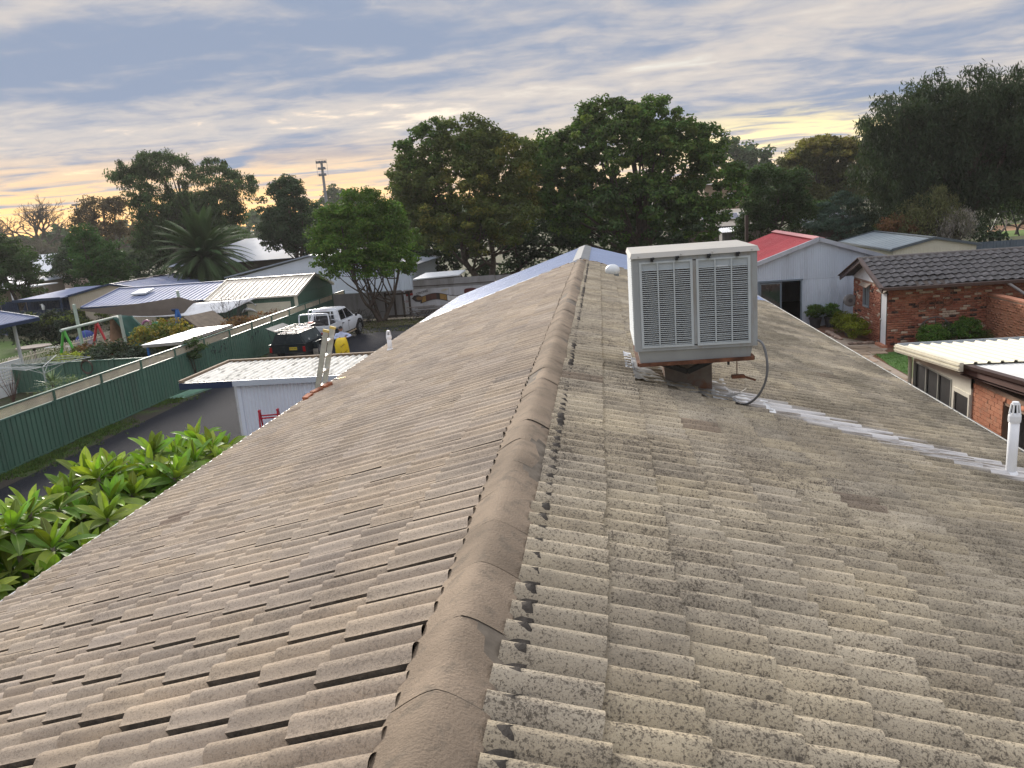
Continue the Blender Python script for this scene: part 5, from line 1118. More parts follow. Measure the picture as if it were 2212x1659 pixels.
nf2 = thing('far_navy_fence', 'plain navy steel fence in front of the left carport', 'fence', (-50, 60, 0))
for k in range(6):
    b = MB(); b.corr((-8+k*2.4, 0, .05), (2.36, 0, 0), (0, 0, 1.75), .2, .03, 'rib'); b.build('steel_panel', m_navy, nf2)
bi = thing('bird_ornament', 'white bird ornament on top of the navy fence', 'ornament', (-39.6, 50.6, 1.74)); b = MB(); b.tube([(0, 0, 0), (.02, 0, .22), (-.05, 0, .42)], [.09, .12, .05], 8); b.prism([(-.05, 0, .40), (-.25, 0, .36), (-.08, 0, .32)], (0, .04, 0)); b.build('body', m_white, bi)
# far left houses
def far_house(name, label, x0, x1, y0, y1, ze, zr_, m_w, m_r, wins=(), rz=0, along='x', ov=.4, cat='house'):
    t = thing(name, label, cat, ((x0+x1)/2, (y0+y1)/2, 0), rz); hx, hy = (x1-x0)/2, (y1-y0)/2
    b = MB(); b.box(-hx, hx, -hy, hy, 0, ze); b.build('wall', m_w, t)
    if along == 'x':
        for s_ in (-1, 1):
            b = MB(); b.hexa([(-hx-ov, s_*(hy+ov), ze-.1), (hx+ov, s_*(hy+ov), ze-.1), (hx+ov, 0, zr_), (-hx-ov, 0, zr_), (-hx-ov, s_*(hy+ov), ze-.02), (hx+ov, s_*(hy+ov), ze-.02), (hx+ov, 0, zr_+.08), (-hx-ov, 0, zr_+.08)]); b.build('roof_slope', m_r, t)
            b = MB(); b.prism([(s_*hx, -hy, ze), (s_*hx, hy, ze), (s_*hx, 0, zr_-.05)], (-s_*.05, 0, 0)); b.build('gable', m_w, t)
        b = MB(); b.box(-hx-ov, hx+ov, -hy-ov-.1, -hy-ov, ze-.16, ze-.04); b.build('gutter', m_dark, t)
    else:
        ap_ = .55*hx
        P = [(-hx-ov, -hy-ov, ze), (hx+ov, -hy-ov, ze), (hx+ov, hy+ov, ze), (-hx-ov, hy+ov, ze), (-max(hx-hy, 0), 0, zr_), (max(hx-hy, 0)+.01, 0, zr_)]
        for f in ((0, 1, 5, 4), (1, 2, 5), (2, 3, 4, 5), (3, 0, 4)):
            b = MB(); b.prism([P[i] for i in f], (0, 0, .05)); b.build('roof_plane', m_r, t)
    for (wx, wz, ww, wh) in wins:
        b = MB(); frame4(b, wx-ww/2, wx+ww/2, wz, wz+wh, -hy-.05, -hy+.02, .08); wf = b.build('window', m_white, t); b = MB(); b.box(wx-ww/2+.08, wx+ww/2-.08, -hy-.02, -hy-.005, wz+.08, wz+wh-.08); b.build('pane', m_glass, wf)
    return t
m_wroof = mat('pale_roof', (.68, .72, .76), .4, .04, .6); m_beige = mat('beige_wall', (.36, .29, .235), .8, .08, 1); m_hip = mat('grey_hip_roof', (.26, .30, .36), .5, .08, .6)
far_house('white_roof_house', 'distant house with large plain white metal roof and beige walls', -79, -66.2, 91.5, 99.5, 3.0, 5.0, m_beige, m_wroof, ((1.2, .9, 1.4, 1.6), (3.6, .9, .9, 1.6)))
sk2 = thing('skillion_roof', 'white skillion carport roof in front of the distant white roofed house', 'carport', (-59.5, 81, 0)); b = MB(); b.hexa([(-3.4, -2, 2.5), (1.6, 1, 3.05), (1.6, 4, 3.1), (-3.4, 3, 2.6), (-3.4, -2, 2.58), (1.6, 1, 3.13), (1.6, 4, 3.18), (-3.4, 3, 2.68)]); b.build('roof', m_wroof, sk2)
for x, y in ((-.6, -.3), (-3, -1.6), (1.4, 1.3)):
    b = MB(); b.box(x-.06, x+.06, y-.06, y+.06, 0, 2.75); b.build('post', m_white, sk2)
cpt = thing('left_carport', 'flat white roofed carport with pale posts at the left edge', 'carport', (-50, 65, 0)); b = MB(); b.hexa([(-9, -3, 2.40), (-1.0, -.8, 2.62), (-1.2, 3, 2.62), (-9, 3, 2.42), (-9, -3, 2.5), (-1.0, -.8, 2.72), (-1.2, 3, 2.72), (-9, 3, 2.52)]); b.build('roof', m_wroof, cpt)
for x, y in ((-2.1, -2.6), (-1.6, .9), (-7, -2.8)):
    b = MB(); b.box(x-.06, x+.06, y-.06+(.7 if x > -2.5 else 0), y+.06+(.7 if x > -2.5 else 0), 0, 2.5); b.build('post', m_white, cpt)
b = MB(); b.box(-9, -2, 2.6, 2.8, 0, 2.4); b.build('back_wall', m_beige, cpt)
far_house('grey_roof_house', 'low house with pale grey hip roof at the far left edge', -70, -59.5, 72, 80, 2.5, 3.6, m_beige, m_hip, (), along='hip')
bo = thing('boat', 'small white motor boat parked under the distant carport', 'boat', (-64.6, 86, 0), rad(4)); b = MB()
loft(b, [[(-2.0+q*4.0, -w_, .95), (-2.0+q*4.0, -w_*.6, .5), (-2.0+q*4.0, w_*.6, .5), (-2.0+q*4.0, w_, .95)] for q, w_ in ((0, .8), (.4, .9), (.75, .7), (.93, .3), (1, .05))]); b.build('hull', m_white, bo); b = MB(); b.box(-.9, .1, -.5, .5, .95, 1.35); b.build('console', m_glass, bo); b = MB(); b.box(-2.3, -2.0, -.2, .2, .6, 1.4); b.build('outboard', m_black, bo)
b = MB(); b.box(-1.6, 1.8, -.5, .5, .3, .5); b.build('trailer_frame', m_galv, bo)
gt = thing('green_tent', 'teal tarpaulin tent pitched beside the distant beige house', 'tent', (-71.5, 84, 0)); b = MB(); b.prism([(-3, 0, 0), (3.4, 0, 0), (.8, 0, 2.9)], (0, 2.5, 0)); b.build('cover', mat('tent_teal', (.03, .14, .12), .6, .1, 3), gt)
# hip roofed house behind palm, long white shed behind small tree
far_house('hip_roof_house', 'verandah house with grey hip roof behind the palm tree', -44, -31.5, 78, 88, 3.0, 5.2, mat('dark_brown_wall', (.09, .07, .06), .8, .1, 1), m_hip, ((3, .8, 1.2, 1.4),), along='hip', ov=1.2)  # one even dark brown on all walls
ws = thing('white_workshop', 'large pale blue white corrugated workshop behind the bright green tree', 'workshop', (-20, 58, 0)); m_ws = mat('workshop_white', (.62, .68, .76), .45, .05, .8, streak=True)
b = MB(); b.corr((-8, -2, 0), (2.9, 0, 0), (0, 0, 2.8), .2, .03, 'rib'); b.corr((-5.0, -2, 0), (5.0, 0, 0), (0, 0, 2.95), .2, .03, 'rib'); b.corr((0, -2, 0), (6.0, 0, 0), (0, 0, 2.7), .2, .03, 'rib'); b.prism([(-8, -1.98, 2.6), (6, -1.98, 2.65), (-1.6, -1.98, 3.85)], (0, .05, 0)); b.build('wall', m_ws, ws)
b = MB(); b.hexa([(-8.4, -2.2, 2.72), (-1.6, -2.2, 3.92), (-1.6, 8, 3.92), (-8.4, 8, 2.72), (-8.4, -2.2, 2.82), (-1.6, -2.2, 4.02), (-1.6, 8, 4.02), (-8.4, 8, 2.82)]); b.build('roof', m_hip, ws); b = MB(); b.hexa([(-1.6, -2.2, 3.92), (6.3, -2.2, 2.62), (6.3, 8, 2.62), (-1.6, 8, 3.92), (-1.6, -2.2, 4.02), (6.3, -2.2, 2.72), (6.3, 8, 2.72), (-1.6, 8, 4.02)]); b.build('roof', m_hip, ws)
b = MB()
for k in range(22): b.box(.3, 5.0, -2.06-.02*(k % 2), -2.03, .1+k*.1, .1+(k+1)*.1)
b.build('roller_door', m_ws, ws); b = MB(); b.corr((6, -2, 0), (0, 10, 0), (0, 0, 2.65), .2, .03, 'rib'); b.build('side_wall', m_ws, ws)
# ------------------------------------------------------------------ mural fence at the end of the yard
m_cf = mat('pale_fence_sheet', (.42, .43, .45), .6, .1, 1.5, streak=True, dirt=((.22, .21, .2), .45, 2.5)); m_cf2 = mat('grey_fence_sheet', (.26, .26, .26), .6, .12, 1.5, streak=True, dirt=((.13, .12, .11), .5, 2))
mf = thing('mural_fence', 'pale corrugated iron fence painted with a banded snake and words', 'fence', (-12, 47, 0))
for x0, x1, m_ in ((-5.0, -1.6, m_cf2), (-1.6, -.45, m_cf2), (-.35, 2.5, m_cf), (2.5, 5.4, m_cf), (5.4, 8.0, m_cf2)):
    b = MB(); b.corr((x0, 0, .1), (x1-x0-.01, 0, 0), (0, 0, 1.68), .076, .018); b.build('iron_sheet', m_, mf, smooth=True)
for z in (.35, 1.62):
    b = MB(); b.box(-5, 8, .03, .1, z, z+.08); b.build('rail', m_darkwood, mf)
for x in (-1.55, -.42, .0-.02, -.98):
    b = MB(); b.box(x-.06, x+.06, -.09, -.02, .1, 1.72 if x != -.98 else 1.66); b.build('gate_stile', m_darkwood, mf)
b = MB(); b.box(-1.6, .05, -.08, -.03, 1.52, 1.62); b.box(-1.6, .05, -.08, -.03, .16, .26); b.build('gate_rail', m_darkwood, mf)
def P(name, pts, col, dy=-.014): 
    b = MB(); b.prism([(x+12, dy, z) for x, z in pts], (0, -.004, 0)); return b.build(name, mat(col[0], col[1], .7, .1, 6), mf)
BK = ('mural_black', (.025, .018, .016)); BR = ('mural_brown', (.075, .028, .018)); OC = ('mural_ochre', (.26, .155, .04)); WH = ('mural_white', (.55, .55, .53)); RD = ('mural_red', (.22, .02, .015))
def snake(x): return 1.16+.12*math.sin((x+11.0)*2.35+.1)
def band(name, xa, xb, col, hw, dy=-.016, n=10):
    xs = [xa+(xb-xa)*k/n for k in range(n+1)]; P(name, [(x, snake(x)-hw) for x in xs]+[(x, snake(x)+hw) for x in xs[::-1]], col, dy)
band('snake_outline', -11.35, -8.2, BK, .205, -.013, 30)
for xa, xb, c in ((-11.25, -10.98, OC), (-10.96, -10.72, BR), (-10.69, -10.30, BR), (-10.26, -10.12, BK), (-10.08, -9.66, OC), (-9.62, -8.98, WH), (-8.95, -8.75, WH), (-8.72, -8.35, BR)): band('snake_band', xa, xb, c, .17, -.019)
P('snake_head', [(-11.88, 1.22), (-11.7, 1.40), (-11.45, 1.42), (-11.25, 1.34), (-11.2, 1.1), (-11.4, .98), (-11.65, 1.02)], BK, -.02); P('snake_head_mark', [(-11.62, 1.24), (-11.45, 1.32), (-11.15, 1.26), (-11.2, 1.12), (-11.5, 1.1)], ('mural_tan', (.17, .09, .035)), -.025)
P('flag_black', [(-12.25, 1.55), (-11.78, 1.58), (-11.79, 1.74), (-12.27, 1.70)], BK); P('flag_red', [(-12.22, 1.38), (-11.78, 1.42), (-11.78, 1.57), (-12.24, 1.54)], RD); P('flag_disc', [(-12.02+.07*math.cos(k*.628), 1.56+.07*math.sin(k*.628)) for k in range(10)], WH, -.02)
P('oval_sign', [(-8.14+.40*math.copysign(abs(math.cos(k*.314))**.6, math.cos(k*.314)), 1.44+.20*math.copysign(abs(math.sin(k*.314))**.6, math.sin(k*.314))) for k in range(20)], ('mural_maroon', (.085, .016, .014)))
for s_, x, z, sz, c, rot in (('STRONG', -11.18, 1.56, .2, BK, 14), ('LOVE', -12.16, 1.05, .17, RD, -10), ('FUN', -9.52, .74, .18, BK, 8), ('HAPPY', -9.75, 1.62, .15, ('mural_mustard', (.40, .34, .16)), 10), ('FAMILY', -9.30, 1.27, .09, BK, 12), ('HEALTH', -8.14, 1.44, .12, ('mural_faded_red', (.17, .04, .03)), 0)):
    text('mural_word', s_, sz, mat(*c, .7, .1, 6), mf, Matrix.Translation((x+12, -.024, z)) @ Matrix.Rotation(rad(-rot), 4, 'Y') @ Matrix.Rotation(rad(90), 4, 'X'))
uf = thing('tall_iron_fence', 'taller weathered grey corrugated iron fence standing behind the mural fence', 'fence', (-9, 49, 0))
for k in range(3):
    b = MB(); b.corr((-3.2+k*2.7, 0, .3), (2.66, 0, 0), (0, 0, 1.85+.03*(k % 2)), .076, .02); b.build('iron_sheet', m_cf2, uf, smooth=True)
b = MB(); b.box(-3.2, 4.9, -.06, -.03, 1.75, 1.79); b.build('wire_rail', m_darkwood, uf)
sr = thing('low_shed', 'low shed with white skillion roof peeping over the iron fence', 'shed', (-10.8, 51.5, 0)); b = MB(); b.hexa([(-1.8, -.8, 2.05), (1.35, -.8, 2.15), (1.5, 1, 2.3), (-1.3, 1, 2.28), (-1.8, -.8, 2.12), (1.35, -.8, 2.22), (1.5, 1, 2.38), (-1.3, 1, 2.36)]); b.build('roof', m_wroof, sr); b = MB(); b.box(-1.6, 1.2, -.6, .8, 0, 2.05); b.build('wall', m_cf2, sr)
wp = thing('wood_pile', 'heap of dead branches and old boards dumped against the mural fence', 'wood pile', (-10.7, 46.2, 0))
for k in range(8):
    b = MB(); x = random.uniform(-.9, .4); b.beam((x-.9, random.uniform(-.2, .3), .3+.08*k*.8), (x+.9, random.uniform(-.2, .3), .35+.07*k*.9), .18, .03); b.build('board', mat('old_board', (.16, .14, .125), .9, .3, 4), wp)
b = MB()
for k in range(90):
    x = random.uniform(-1.2, 2.4); y = random.uniform(-.7, .3); a = random.uniform(0, 6.28); L_ = random.uniform(.3, .9); b.tube([(x, y, random.uniform(.02, .4)), (x+L_*.5*math.cos(a), y+L_*.3*math.sin(a), random.uniform(.1, .6)), (x+L_*math.cos(a), y+L_*.6*math.sin(a), random.uniform(.02, .5))], [.018, .014, .006], 4)
b.build('branch', mat('dead_branch', (.07, .06, .055), .9, .3, 6), wp, kind='stuff')
bp = thing('brush_heap', 'tangle of dark dead branches at the fence beyond the white utility', 'brush heap', (-15.6, 46.2, 0)); b = MB()
for k in range(60):
    x = random.uniform(-1.2, 1.2); y = random.uniform(-.6, .5); a = random.uniform(0, 3.14); L_ = random.uniform(.5, 1.4); b.tube([(x, y, .02), (x+L_*.4*math.cos(a), y, random.uniform(.3, .9)), (x+L_*math.cos(a), y+.1, random.uniform(.05, .9))], [.022, .016, .006], 4)
b.build('branch', mat('dead_branch', None), bp, kind='stuff')
# ================================================================== RIGHT SIDE: GARDEN, SHEDS AND NEIGHBOUR'S HOUSE
flat('garden_soil', [(5.0, 8), (14.2, 8), (14.2, 36), (5.0, 36)], .004, ground_mat('red_soil', (.16, .075, .045), (.12, .07, .045), (.20, .10, .065), .8, 8, .6))
flat('lawn', [(9.6, 22), (13.9, 22), (13.9, 28.7), (10.6, 29.2), (9.75, 28.9), (9.55, 27)], .012, ground_mat('mown_lawn', (.075, .155, .035), (.06, .125, .03), (.10, .18, .05), .5, 9, .9))
pts = [(RG.uniform(9.6, 13.8), RG.uniform(23, 28.9), .012) for _ in range(2500)]; blades('lawn_grass', pts, .02, .05, .008, mat('lawn_blade', (.075, .16, .03), .8, .2, 3, rnd=.35, hue=.03, transl=.25), per=5)
path = MB(); path.add([(6.0, 14, .008), (9.5, 14, .008), (9.52, 28.6, .008), (10.45, 29.7, .008), (10.45, 30.9, .008), (9.4, 32.9, .008), (7.5, 33.6, .008), (6.0, 33, .008)], [tuple(range(8))]); path = struct(path.build('path', mat('path_mortar', (.33, .27, .21), .9, .15, 4, bump=.3)))
m_flag = mat('flagstone', (.30, .225, .16), .85, .22, 2.2, bump=.4, bscale=20, rnd=.22, hue=.012, dirt=((.16, .10, .07), .5, 3))
y = 15.0
while y < 33:
    h = random.uniform(.5, .95); x = 6.3+random.uniform(-.3, .2); xr = 9.35 if y < 28.4 else 10.2 if y < 30.4 else 9.2-(y-30.4)*.3
    while x < xr-.3:
        wd = min(random.uniform(.6, 1.2), xr-x)
        if wd < .35: break
        j = lambda: random.uniform(-.07, .07); q = [(x+.03+j(), y+.03+j()), (x+wd*.5+j(), y+.02+j()), (x+wd-.03+j(), y+.05+j()), (x+wd-.02+j(), y+h*.6+j()), (x+wd-.04+j(), y+h-.03+j()), (x+.4*wd+j(), y+h-.01+j()), (x+.03+j(), y+h-.04+j())]
        b = MB(); b.prism([(a, c, .010) for a, c in q], (0, 0, .022)); b.build('flagstone', m_flag, path); x += wd
    y += h
def brick_mat(name, c1, c2, pale=.0, darkf=.0, palec=(.55, .46, .36)):
    m = bpy.data.materials.new(name); m.use_nodes = True; t = NT(m.node_tree); bs = t.n['Principled BSDF']; pos = t.new('ShaderNodeNewGeometry').outputs['Position']
    oi = t.new('ShaderNodeObjectInfo'); at = t.new('ShaderNodeAttribute', attribute_name='rnd'); r = t.math('FRACT', t.math('ADD', oi.outputs['Random'], at.outputs['Fac'])); r2 = t.math('FRACT', t.math('MULTIPLY', r, 9.13))
    c = t.mix(r, c1, c2)
    if pale: c = t.mix(t.math('MULTIPLY', t.math('GREATER_THAN', r2, 1-pale), .85), c, palec)
    if darkf: c = t.mix(t.math('LESS_THAN', r2, darkf), c, (.05, .032, .03))
    c = t.mix(t.math('MULTIPLY', t.smooth(t.noise(pos, 9, 6, .7), .5, .66), .55), c, (.30, .20, .14)); c = t.mix(t.math('MULTIPLY', t.smooth(t.noise(pos, 24, 5, .7), .56, .64), .5), c, (.08, .04, .03))
    t.put(bs.inputs['Base Color'], c); bs.inputs['Roughness'].default_value = .9; bs.inputs['Specular IOR Level'].default_value = .2
    b = t.new('ShaderNodeBump'); b.inputs['Strength'].default_value = .5; b.inputs['Distance'].default_value = .01; t.l.new(t.noise(pos, 40, 4, .7), b.inputs['Height']); t.l.new(b.outputs[0], bs.inputs['Normal'])
    return m
def brick_wall(t, O, U, L, H, m, mort, openings=(), budget=300, jit=.004, th=.2, skip=None):
    """running bond of single bricks standing proud of a recessed mortar core; extra bricks past the budget are joined"""
    O = Vector(O)-Vector(t.location); U = Vector(U).normalized(); up_ = Vector((0, 0, 1)); N = U.cross(up_)      # N points out of the face
    BV = np.array([(0, 0, 0), (1, 0, 0), (1, 0, 1), (0, 0, 1), (0, -1, 0), (1, -1, 0), (1, -1, 1), (0, -1, 1)], float); BF = np.array([(0, 1, 2, 3), (0, 4, 5, 1), (1, 5, 6, 2), (2, 6, 7, 3), (3, 7, 4, 0)])
    me = bpy.data.meshes.new('brick'); me.from_pydata(BV.tolist(), [], BF.tolist()); me.materials.append(m); Ms = []
    for r in range(int(H/.086)):
        z = .01+r*.086; u = -.12 if r % 2 else 0
        while u < L:
            ua, ub = max(u, 0), min(u+.23, L); segs = [(ua, ub)]
            for (a, c, z0, z1) in openings:
                if z+.076 > z0 and z < z1: segs = [q for s_ in segs for q in ((s_[0], min(s_[1], a)), (max(s_[0], c), s_[1])) if q[1]-q[0] > .03]
            for a, c in segs:
                if c-a > .03:
                    dpt = .022+random.uniform(-jit, jit); M3 = Matrix((U*(c-a), N*dpt, up_*.076)).transposed()
                    M = M3.to_4x4(); M.translation = O+U*a+up_*z-N*.0+N*0; M.translation = O+U*a+up_*z; M = Matrix.Translation(N*dpt) @ M; Ms.append(M)
            u += .24
    random.shuffle(Ms)
    for M in Ms[:budget]: inst('brick', me, t, M)
    rest_ = Ms[budget:]
    if rest_:
        vs = np.concatenate([BV @ np.array(M)[:3, :3].T+np.array(M)[:3, 3] for M in rest_]); f = (BF[None]+(np.arange(len(rest_))*8)[:, None, None]).reshape(-1, 4)
        npmesh('brickwork', vs, f, m, t, kind='stuff', rnd=np.repeat(RG.random(len(rest_)), 5))
    b = MB(); us = sorted({0, L, *[q for o in openings for q in o[:2]]})
    for a, c in zip(us[:-1], us[1:]):
        zs = sorted([(o[2], o[3]) for o in openings if o[0] <= a+1e-6 and o[1] >= c-1e-6]); z = 0
        for z0, z1 in zs+[(H, H)]:
            if z0-z > .02: p = O+U*a+up_*z; q = [p, p+U*(c-a), p+U*(c-a)-N*th, p-N*th]; b.hexa(q+[x+up_*(z0-z) for x in q])
            z = z1
    b.build('mortar', mort, t)
m_mor = mat('brick_mortar', (.30, .21, .15), .95, .15, 6); m_br1 = brick_mat('mixed_red_brick', (.24, .078, .050), (.38, .16, .10), .10, .06); m_br2 = brick_mat('orange_brick', (.46, .19, .11), (.54, .25, .15)); m_br3 = brick_mat('salmon_brick', (.40, .17, .10), (.46, .21, .13))
# ---- brick outbuilding
bsd = thing('brick_outbuilding', 'red brick outbuilding with dark tiled gable roof and white door', 'outbuilding', (10.5, 30, 0))
def bp_(name, b, m, par=None, **k):
    o = b.build(name, m, par or bsd, **k)
    if par is None: o.matrix_parent_inverse = Matrix.Translation(bsd.location).inverted()
    return o
brick_wall(bsd, (10.5, 29.95, 0), (1, 0, 0), 7.4, 2.3, m_br1, m_mor, budget=190)
brick_wall(bsd, (10.5, 33.95, 0), (0, -1, 0), 4.0, 2.3, m_br1, m_mor, openings=((1.30, 1.98, 1.25, 2.12), (3.28, 3.96, 0, 2.08)), budget=110)
b = MB(); b.prism([(10.49, 29.75, 2.30), (10.49, 34.15, 2.30), (10.49, 31.93, 3.17)], (.03, 0, 0)); bp_('gable_panel', b, m_white)
b = MB(); b.box(10.7, 17.9, 33.7, 33.95, 0, 2.3); b.box(17.7, 17.9, 30, 33.95, 0, 2.3); bp_('back_wall', b, m_wall)
d = MB(); d.box(10.47, 10.50, 30.02, 30.60, .04, 2.03); do = bp_('door', d, mat('door_white', (.70, .73, .76), .45, .04, 1.5)); b = MB(); b.ball((10.44, 30.55, 1.0), .035, 8, 6); b.build('handle', m_alu, do).matrix_parent_inverse = Matrix()
b = MB(); b.box(10.46, 10.56, 30.60, 30.66, 0, 2.07); b.box(10.46, 10.56, 29.985, 30.02, 0, 2.07); b.box(10.46, 10.56, 30.02, 30.6, 2.03, 2.08); bp_('door_frame', b, mat('door_jamb', (.05, .035, .028), .7, .1, 3))
b = MB(); b.box(10.44, 10.54, 31.97, 32.02, 1.25, 2.12); b.box(10.44, 10.54, 32.60, 32.65, 1.25, 2.12); b.box(10.44, 10.54, 32.02, 32.6, 2.07, 2.12); b.box(10.42, 10.54, 32.02, 32.6, 1.25, 1.30); b.box(10.46, 10.52, 32.28, 32.33, 1.30, 2.07); wf = bp_('window', b, mat('window_grey', (.25, .28, .30), .5, .05, 3)); b = MB(); b.box(10.52, 10.53, 32.02, 32.6, 1.3, 2.07); bp_('window_pane', b, m_glass)
for y0, y1, z in ((31.85, 32.75, 2.12), (29.95, 30.7, 2.10)):
    b = MB(); b.hexa([(10.30, y0, z-.06), (10.30, y1, z-.02), (10.49, y1, z+.08), (10.49, y0, z+.08), (10.30, y0, z-.03), (10.30, y1, z+.01), (10.49, y1, z+.11), (10.49, y0, z+.11)]); bp_('window_hood', b, mat('hood_tin', (.30, .24, .19), .7, .2, 4))
b = MB(); b.box(10.30, 10.5, 29.9, 30.7, 0, .10); bp_('door_step', b, m_br3)
# dark glazed tile roof
m_dt = mat('dark_glazed_tile', (.026, .023, .024), .42, .35, 5, rnd=.28, dirt=((.20, .19, .20), .4, 5.0), spec=.4); an = math.atan2(.89, 2.42); cA, sA = math.cos(an), math.sin(an)
DP = [(0, .0), (.05, -.012), (.10, -.004), (.15, .018), (.20, .034), (.25, .028), (.285, .010), (.30, .0)]
n = len(DP); vs = [(u, v, h+(.03 if v == 0 else 0)) for v in (0, .40) for u, h in DP]+[(u, 0, h+.03) for u, h in DP]+[(u, .003, h+.005) for u, h in DP]
fs = [(i, i+1, n+i+1, n+i) for i in range(n-1)]+[(2*n+i, 3*n+i, 3*n+i+1, 2*n+i+1) for i in range(n-1)]
dm = bpy.data.meshes.new('dark_tile'); dm.from_pydata(vs, [], fs); dm.materials.append(m_dt); dm.polygons.foreach_set('use_smooth', [i < n-1 for i in range(len(fs))])
for r in range(7):
    for c in range(26):
        s_ = 2.58-.05-r*.355+ .02; p = Vector((10.12+c*.30, 31.93-cA*s_, 3.22-sA*s_))+Vector((0, -sA, cA))*.02
        sag = -.05*math.exp(-((c-5.5)/2.5)**2) if r == 0 else -.02*math.exp(-((c-5.5)/3)**2) if r == 1 else 0
        M = Matrix(((1, 0, 0, p.x-10.5), (0, cA, -sA, p.y-30), (0, sA, cA, p.z+sag), (0, 0, 0, 1))) @ Matrix.Rotation(random.gauss(0, .01), 4, 'Z'); inst('roof_tile', dm, bsd, M)
b = MB(); b.hexa([(10.1, 29.42, 2.29), (18, 29.42, 2.29), (18, 31.93, 3.17), (10.1, 31.93, 3.17), (10.1, 29.42, 2.31), (18, 29.42, 2.31), (18, 31.93, 3.19), (10.1, 31.93, 3.19)]); b.hexa([(10.1, 34.44, 2.30), (18, 34.44, 2.30), (18, 31.93, 3.16), (10.1, 31.93, 3.16), (10.1, 34.44, 2.34), (18, 34.44, 2.34), (18, 31.93, 3.20), (10.1, 31.93, 3.20)]); bp_('roof_deck', b, m_darkwood)
for q, y in ((-1, 29.38), (1, 34.48)):
    b = MB(); b.beam((10.08, y, 2.25), (10.08, 31.93, 3.18), .05, .20); b.beam((10.05, y, 2.34), (10.05, 31.93, 3.27), .14, .03); bp_('barge_board', b, m_brown); b = MB(); b.beam((10.12, y+.25*-q, 2.30), (10.12, 31.93, 3.13), .04, .06); bp_('barge_trim', b, mat('flaking_cream', (.46, .40, .30), .8, .25, 6))
b = MB(); b.box(10.1, 17.9, 29.30, 29.40, 2.25, 2.35); bp_('gutter', b, m_brown); rc_ = None
for k in range(19):
    b = MB(); b.tube([(10.05+k*.42, 31.93, 3.19), (10.05+k*.42+.44, 31.93, 3.195)], [.105, .098], 10); bp_('ridge_tile', b, mat('ridge_dark', (.095, .085, .08), .6, .2, 4))
b = MB(); b.tube([(14.3, 29.42, 2.30), (14.60, 29.15, 2.02), (14.92, 28.9, 1.72)], .05, 8); bp_('broken_downpipe', b, mat('pipe_grey', (.20, .19, .185), .7, .2, 4))
b = MB(); b.box(11.6, 12.6, 29.935, 29.945, .4, .5); 
rg = thing('ring_wall_art', 'row of four dark metal rings hung on the brick outbuilding wall', 'wall art', (12.1, 29.88, 1.58))
for x, z in ((-.43, -.05), (-.13, .07), (.15, -.07), (.45, .08)):
    b = MB(); b.tube([(x+.165*math.cos(k*.3927), -.02, z+.165*math.sin(k*.3927)) for k in range(17)], .014, 6, False); b.tube([(x-.1, -.02, z-.08), (x, -.03, z+.02), (x+.1, -.02, z+.09)], .008, 5); b.tube([(x-.08, -.02, z+.09), (x+.12, -.02, z-.04)], .007, 5); b.build('ring', m_rust, rg)
ww = thing('wagon_wheel', 'old grey wagon wheel leaning on the brick wall behind the shrubs', 'wheel', (12.0, 29.55, 0)); b = MB(); b.tube([(.55*math.cos(k*.2618), -.05, .60+.55*math.sin(k*.2618)) for k in range(25)], .03, 6, False); b.build('rim', mat('wheel_wood', (.09, .075, .07), .9, .2, 5), ww)
for k in range(8):
    b = MB(); a = k*math.pi/4; b.tube([(0, -.05, .6), (.55*math.cos(a), -.05, .6+.55*math.sin(a))], .018, 5); b.build('spoke', mat('wheel_wood', None), ww)
hz_ = thing('hose_reel', 'grey retractable hose reel on the corner of the brick outbuilding', 'hose reel', (10.28, 33.75, 1.35)); b = MB(); b.tube([(0, -.09, 0), (0, -.06, 0), (0, .06, 0), (0, .09, 0)], [.20, .26, .26, .20], 20); b.build('drum', mat('reel_grey', (.22, .22, .22), .5, .1, 4), hz_); b = MB(); b.tube([(0, -.095, 0), (0, -.1, 0)], [.09, .07], 12); b.build('hub', mat('reel_dark', (.10, .10, .105), .5, .1, 4), hz_)
b = MB(); b.tube(smooth_path([(-.22, 0, .08), (-.27, 0, -.1), (-.27, 0, -.6), (-.25, 0, -.72)], 3), .012, 5); b.tube([(-.25, 0, -.72), (-.22, 0, -.8), (-.18, 0, -.74)], .02, 5); b.build('hose', m_plast, hz_); b = MB(); b.box(-.05, .2, -.04, .04, .10, .16); b.build('bracket', m_plast, hz_)
# low salmon brick wall
lw = thing('brick_wall', 'plain salmon brick garden wall meeting the brick outbuilding', 'wall', (13.95, 26, 0)); brick_wall(lw, (13.95, 29.92, 0), (0, -1, 0), 6.2, 1.78, m_br3, m_mor, budget=300)
b = MB()
for k in range(26): y = -2.25+k*.24; b.box(-.03, .26, y, y+.23, 1.78, 1.85)
b.build('coping', m_br3, lw)
fg = thing('wall_ornament', 'small green metal ornament fixed to the salmon brick wall', 'ornament', (13.9, 26.05, 1.1)); b = MB(); b.ball((0, 0, .12), (.03, .05, .05), 8, 6); b.ball((0, 0, 0), (.04, .07, .1), 8, 6)
for s_ in (-1, 1): b.tube([(0, s_*.05, 0), (0, s_*.11, -.08), (0, s_*.08, -.2)], .015, 5)
b.build('body', mat('verdigris', (.05, .10, .07), .6, .2, 5), fg)
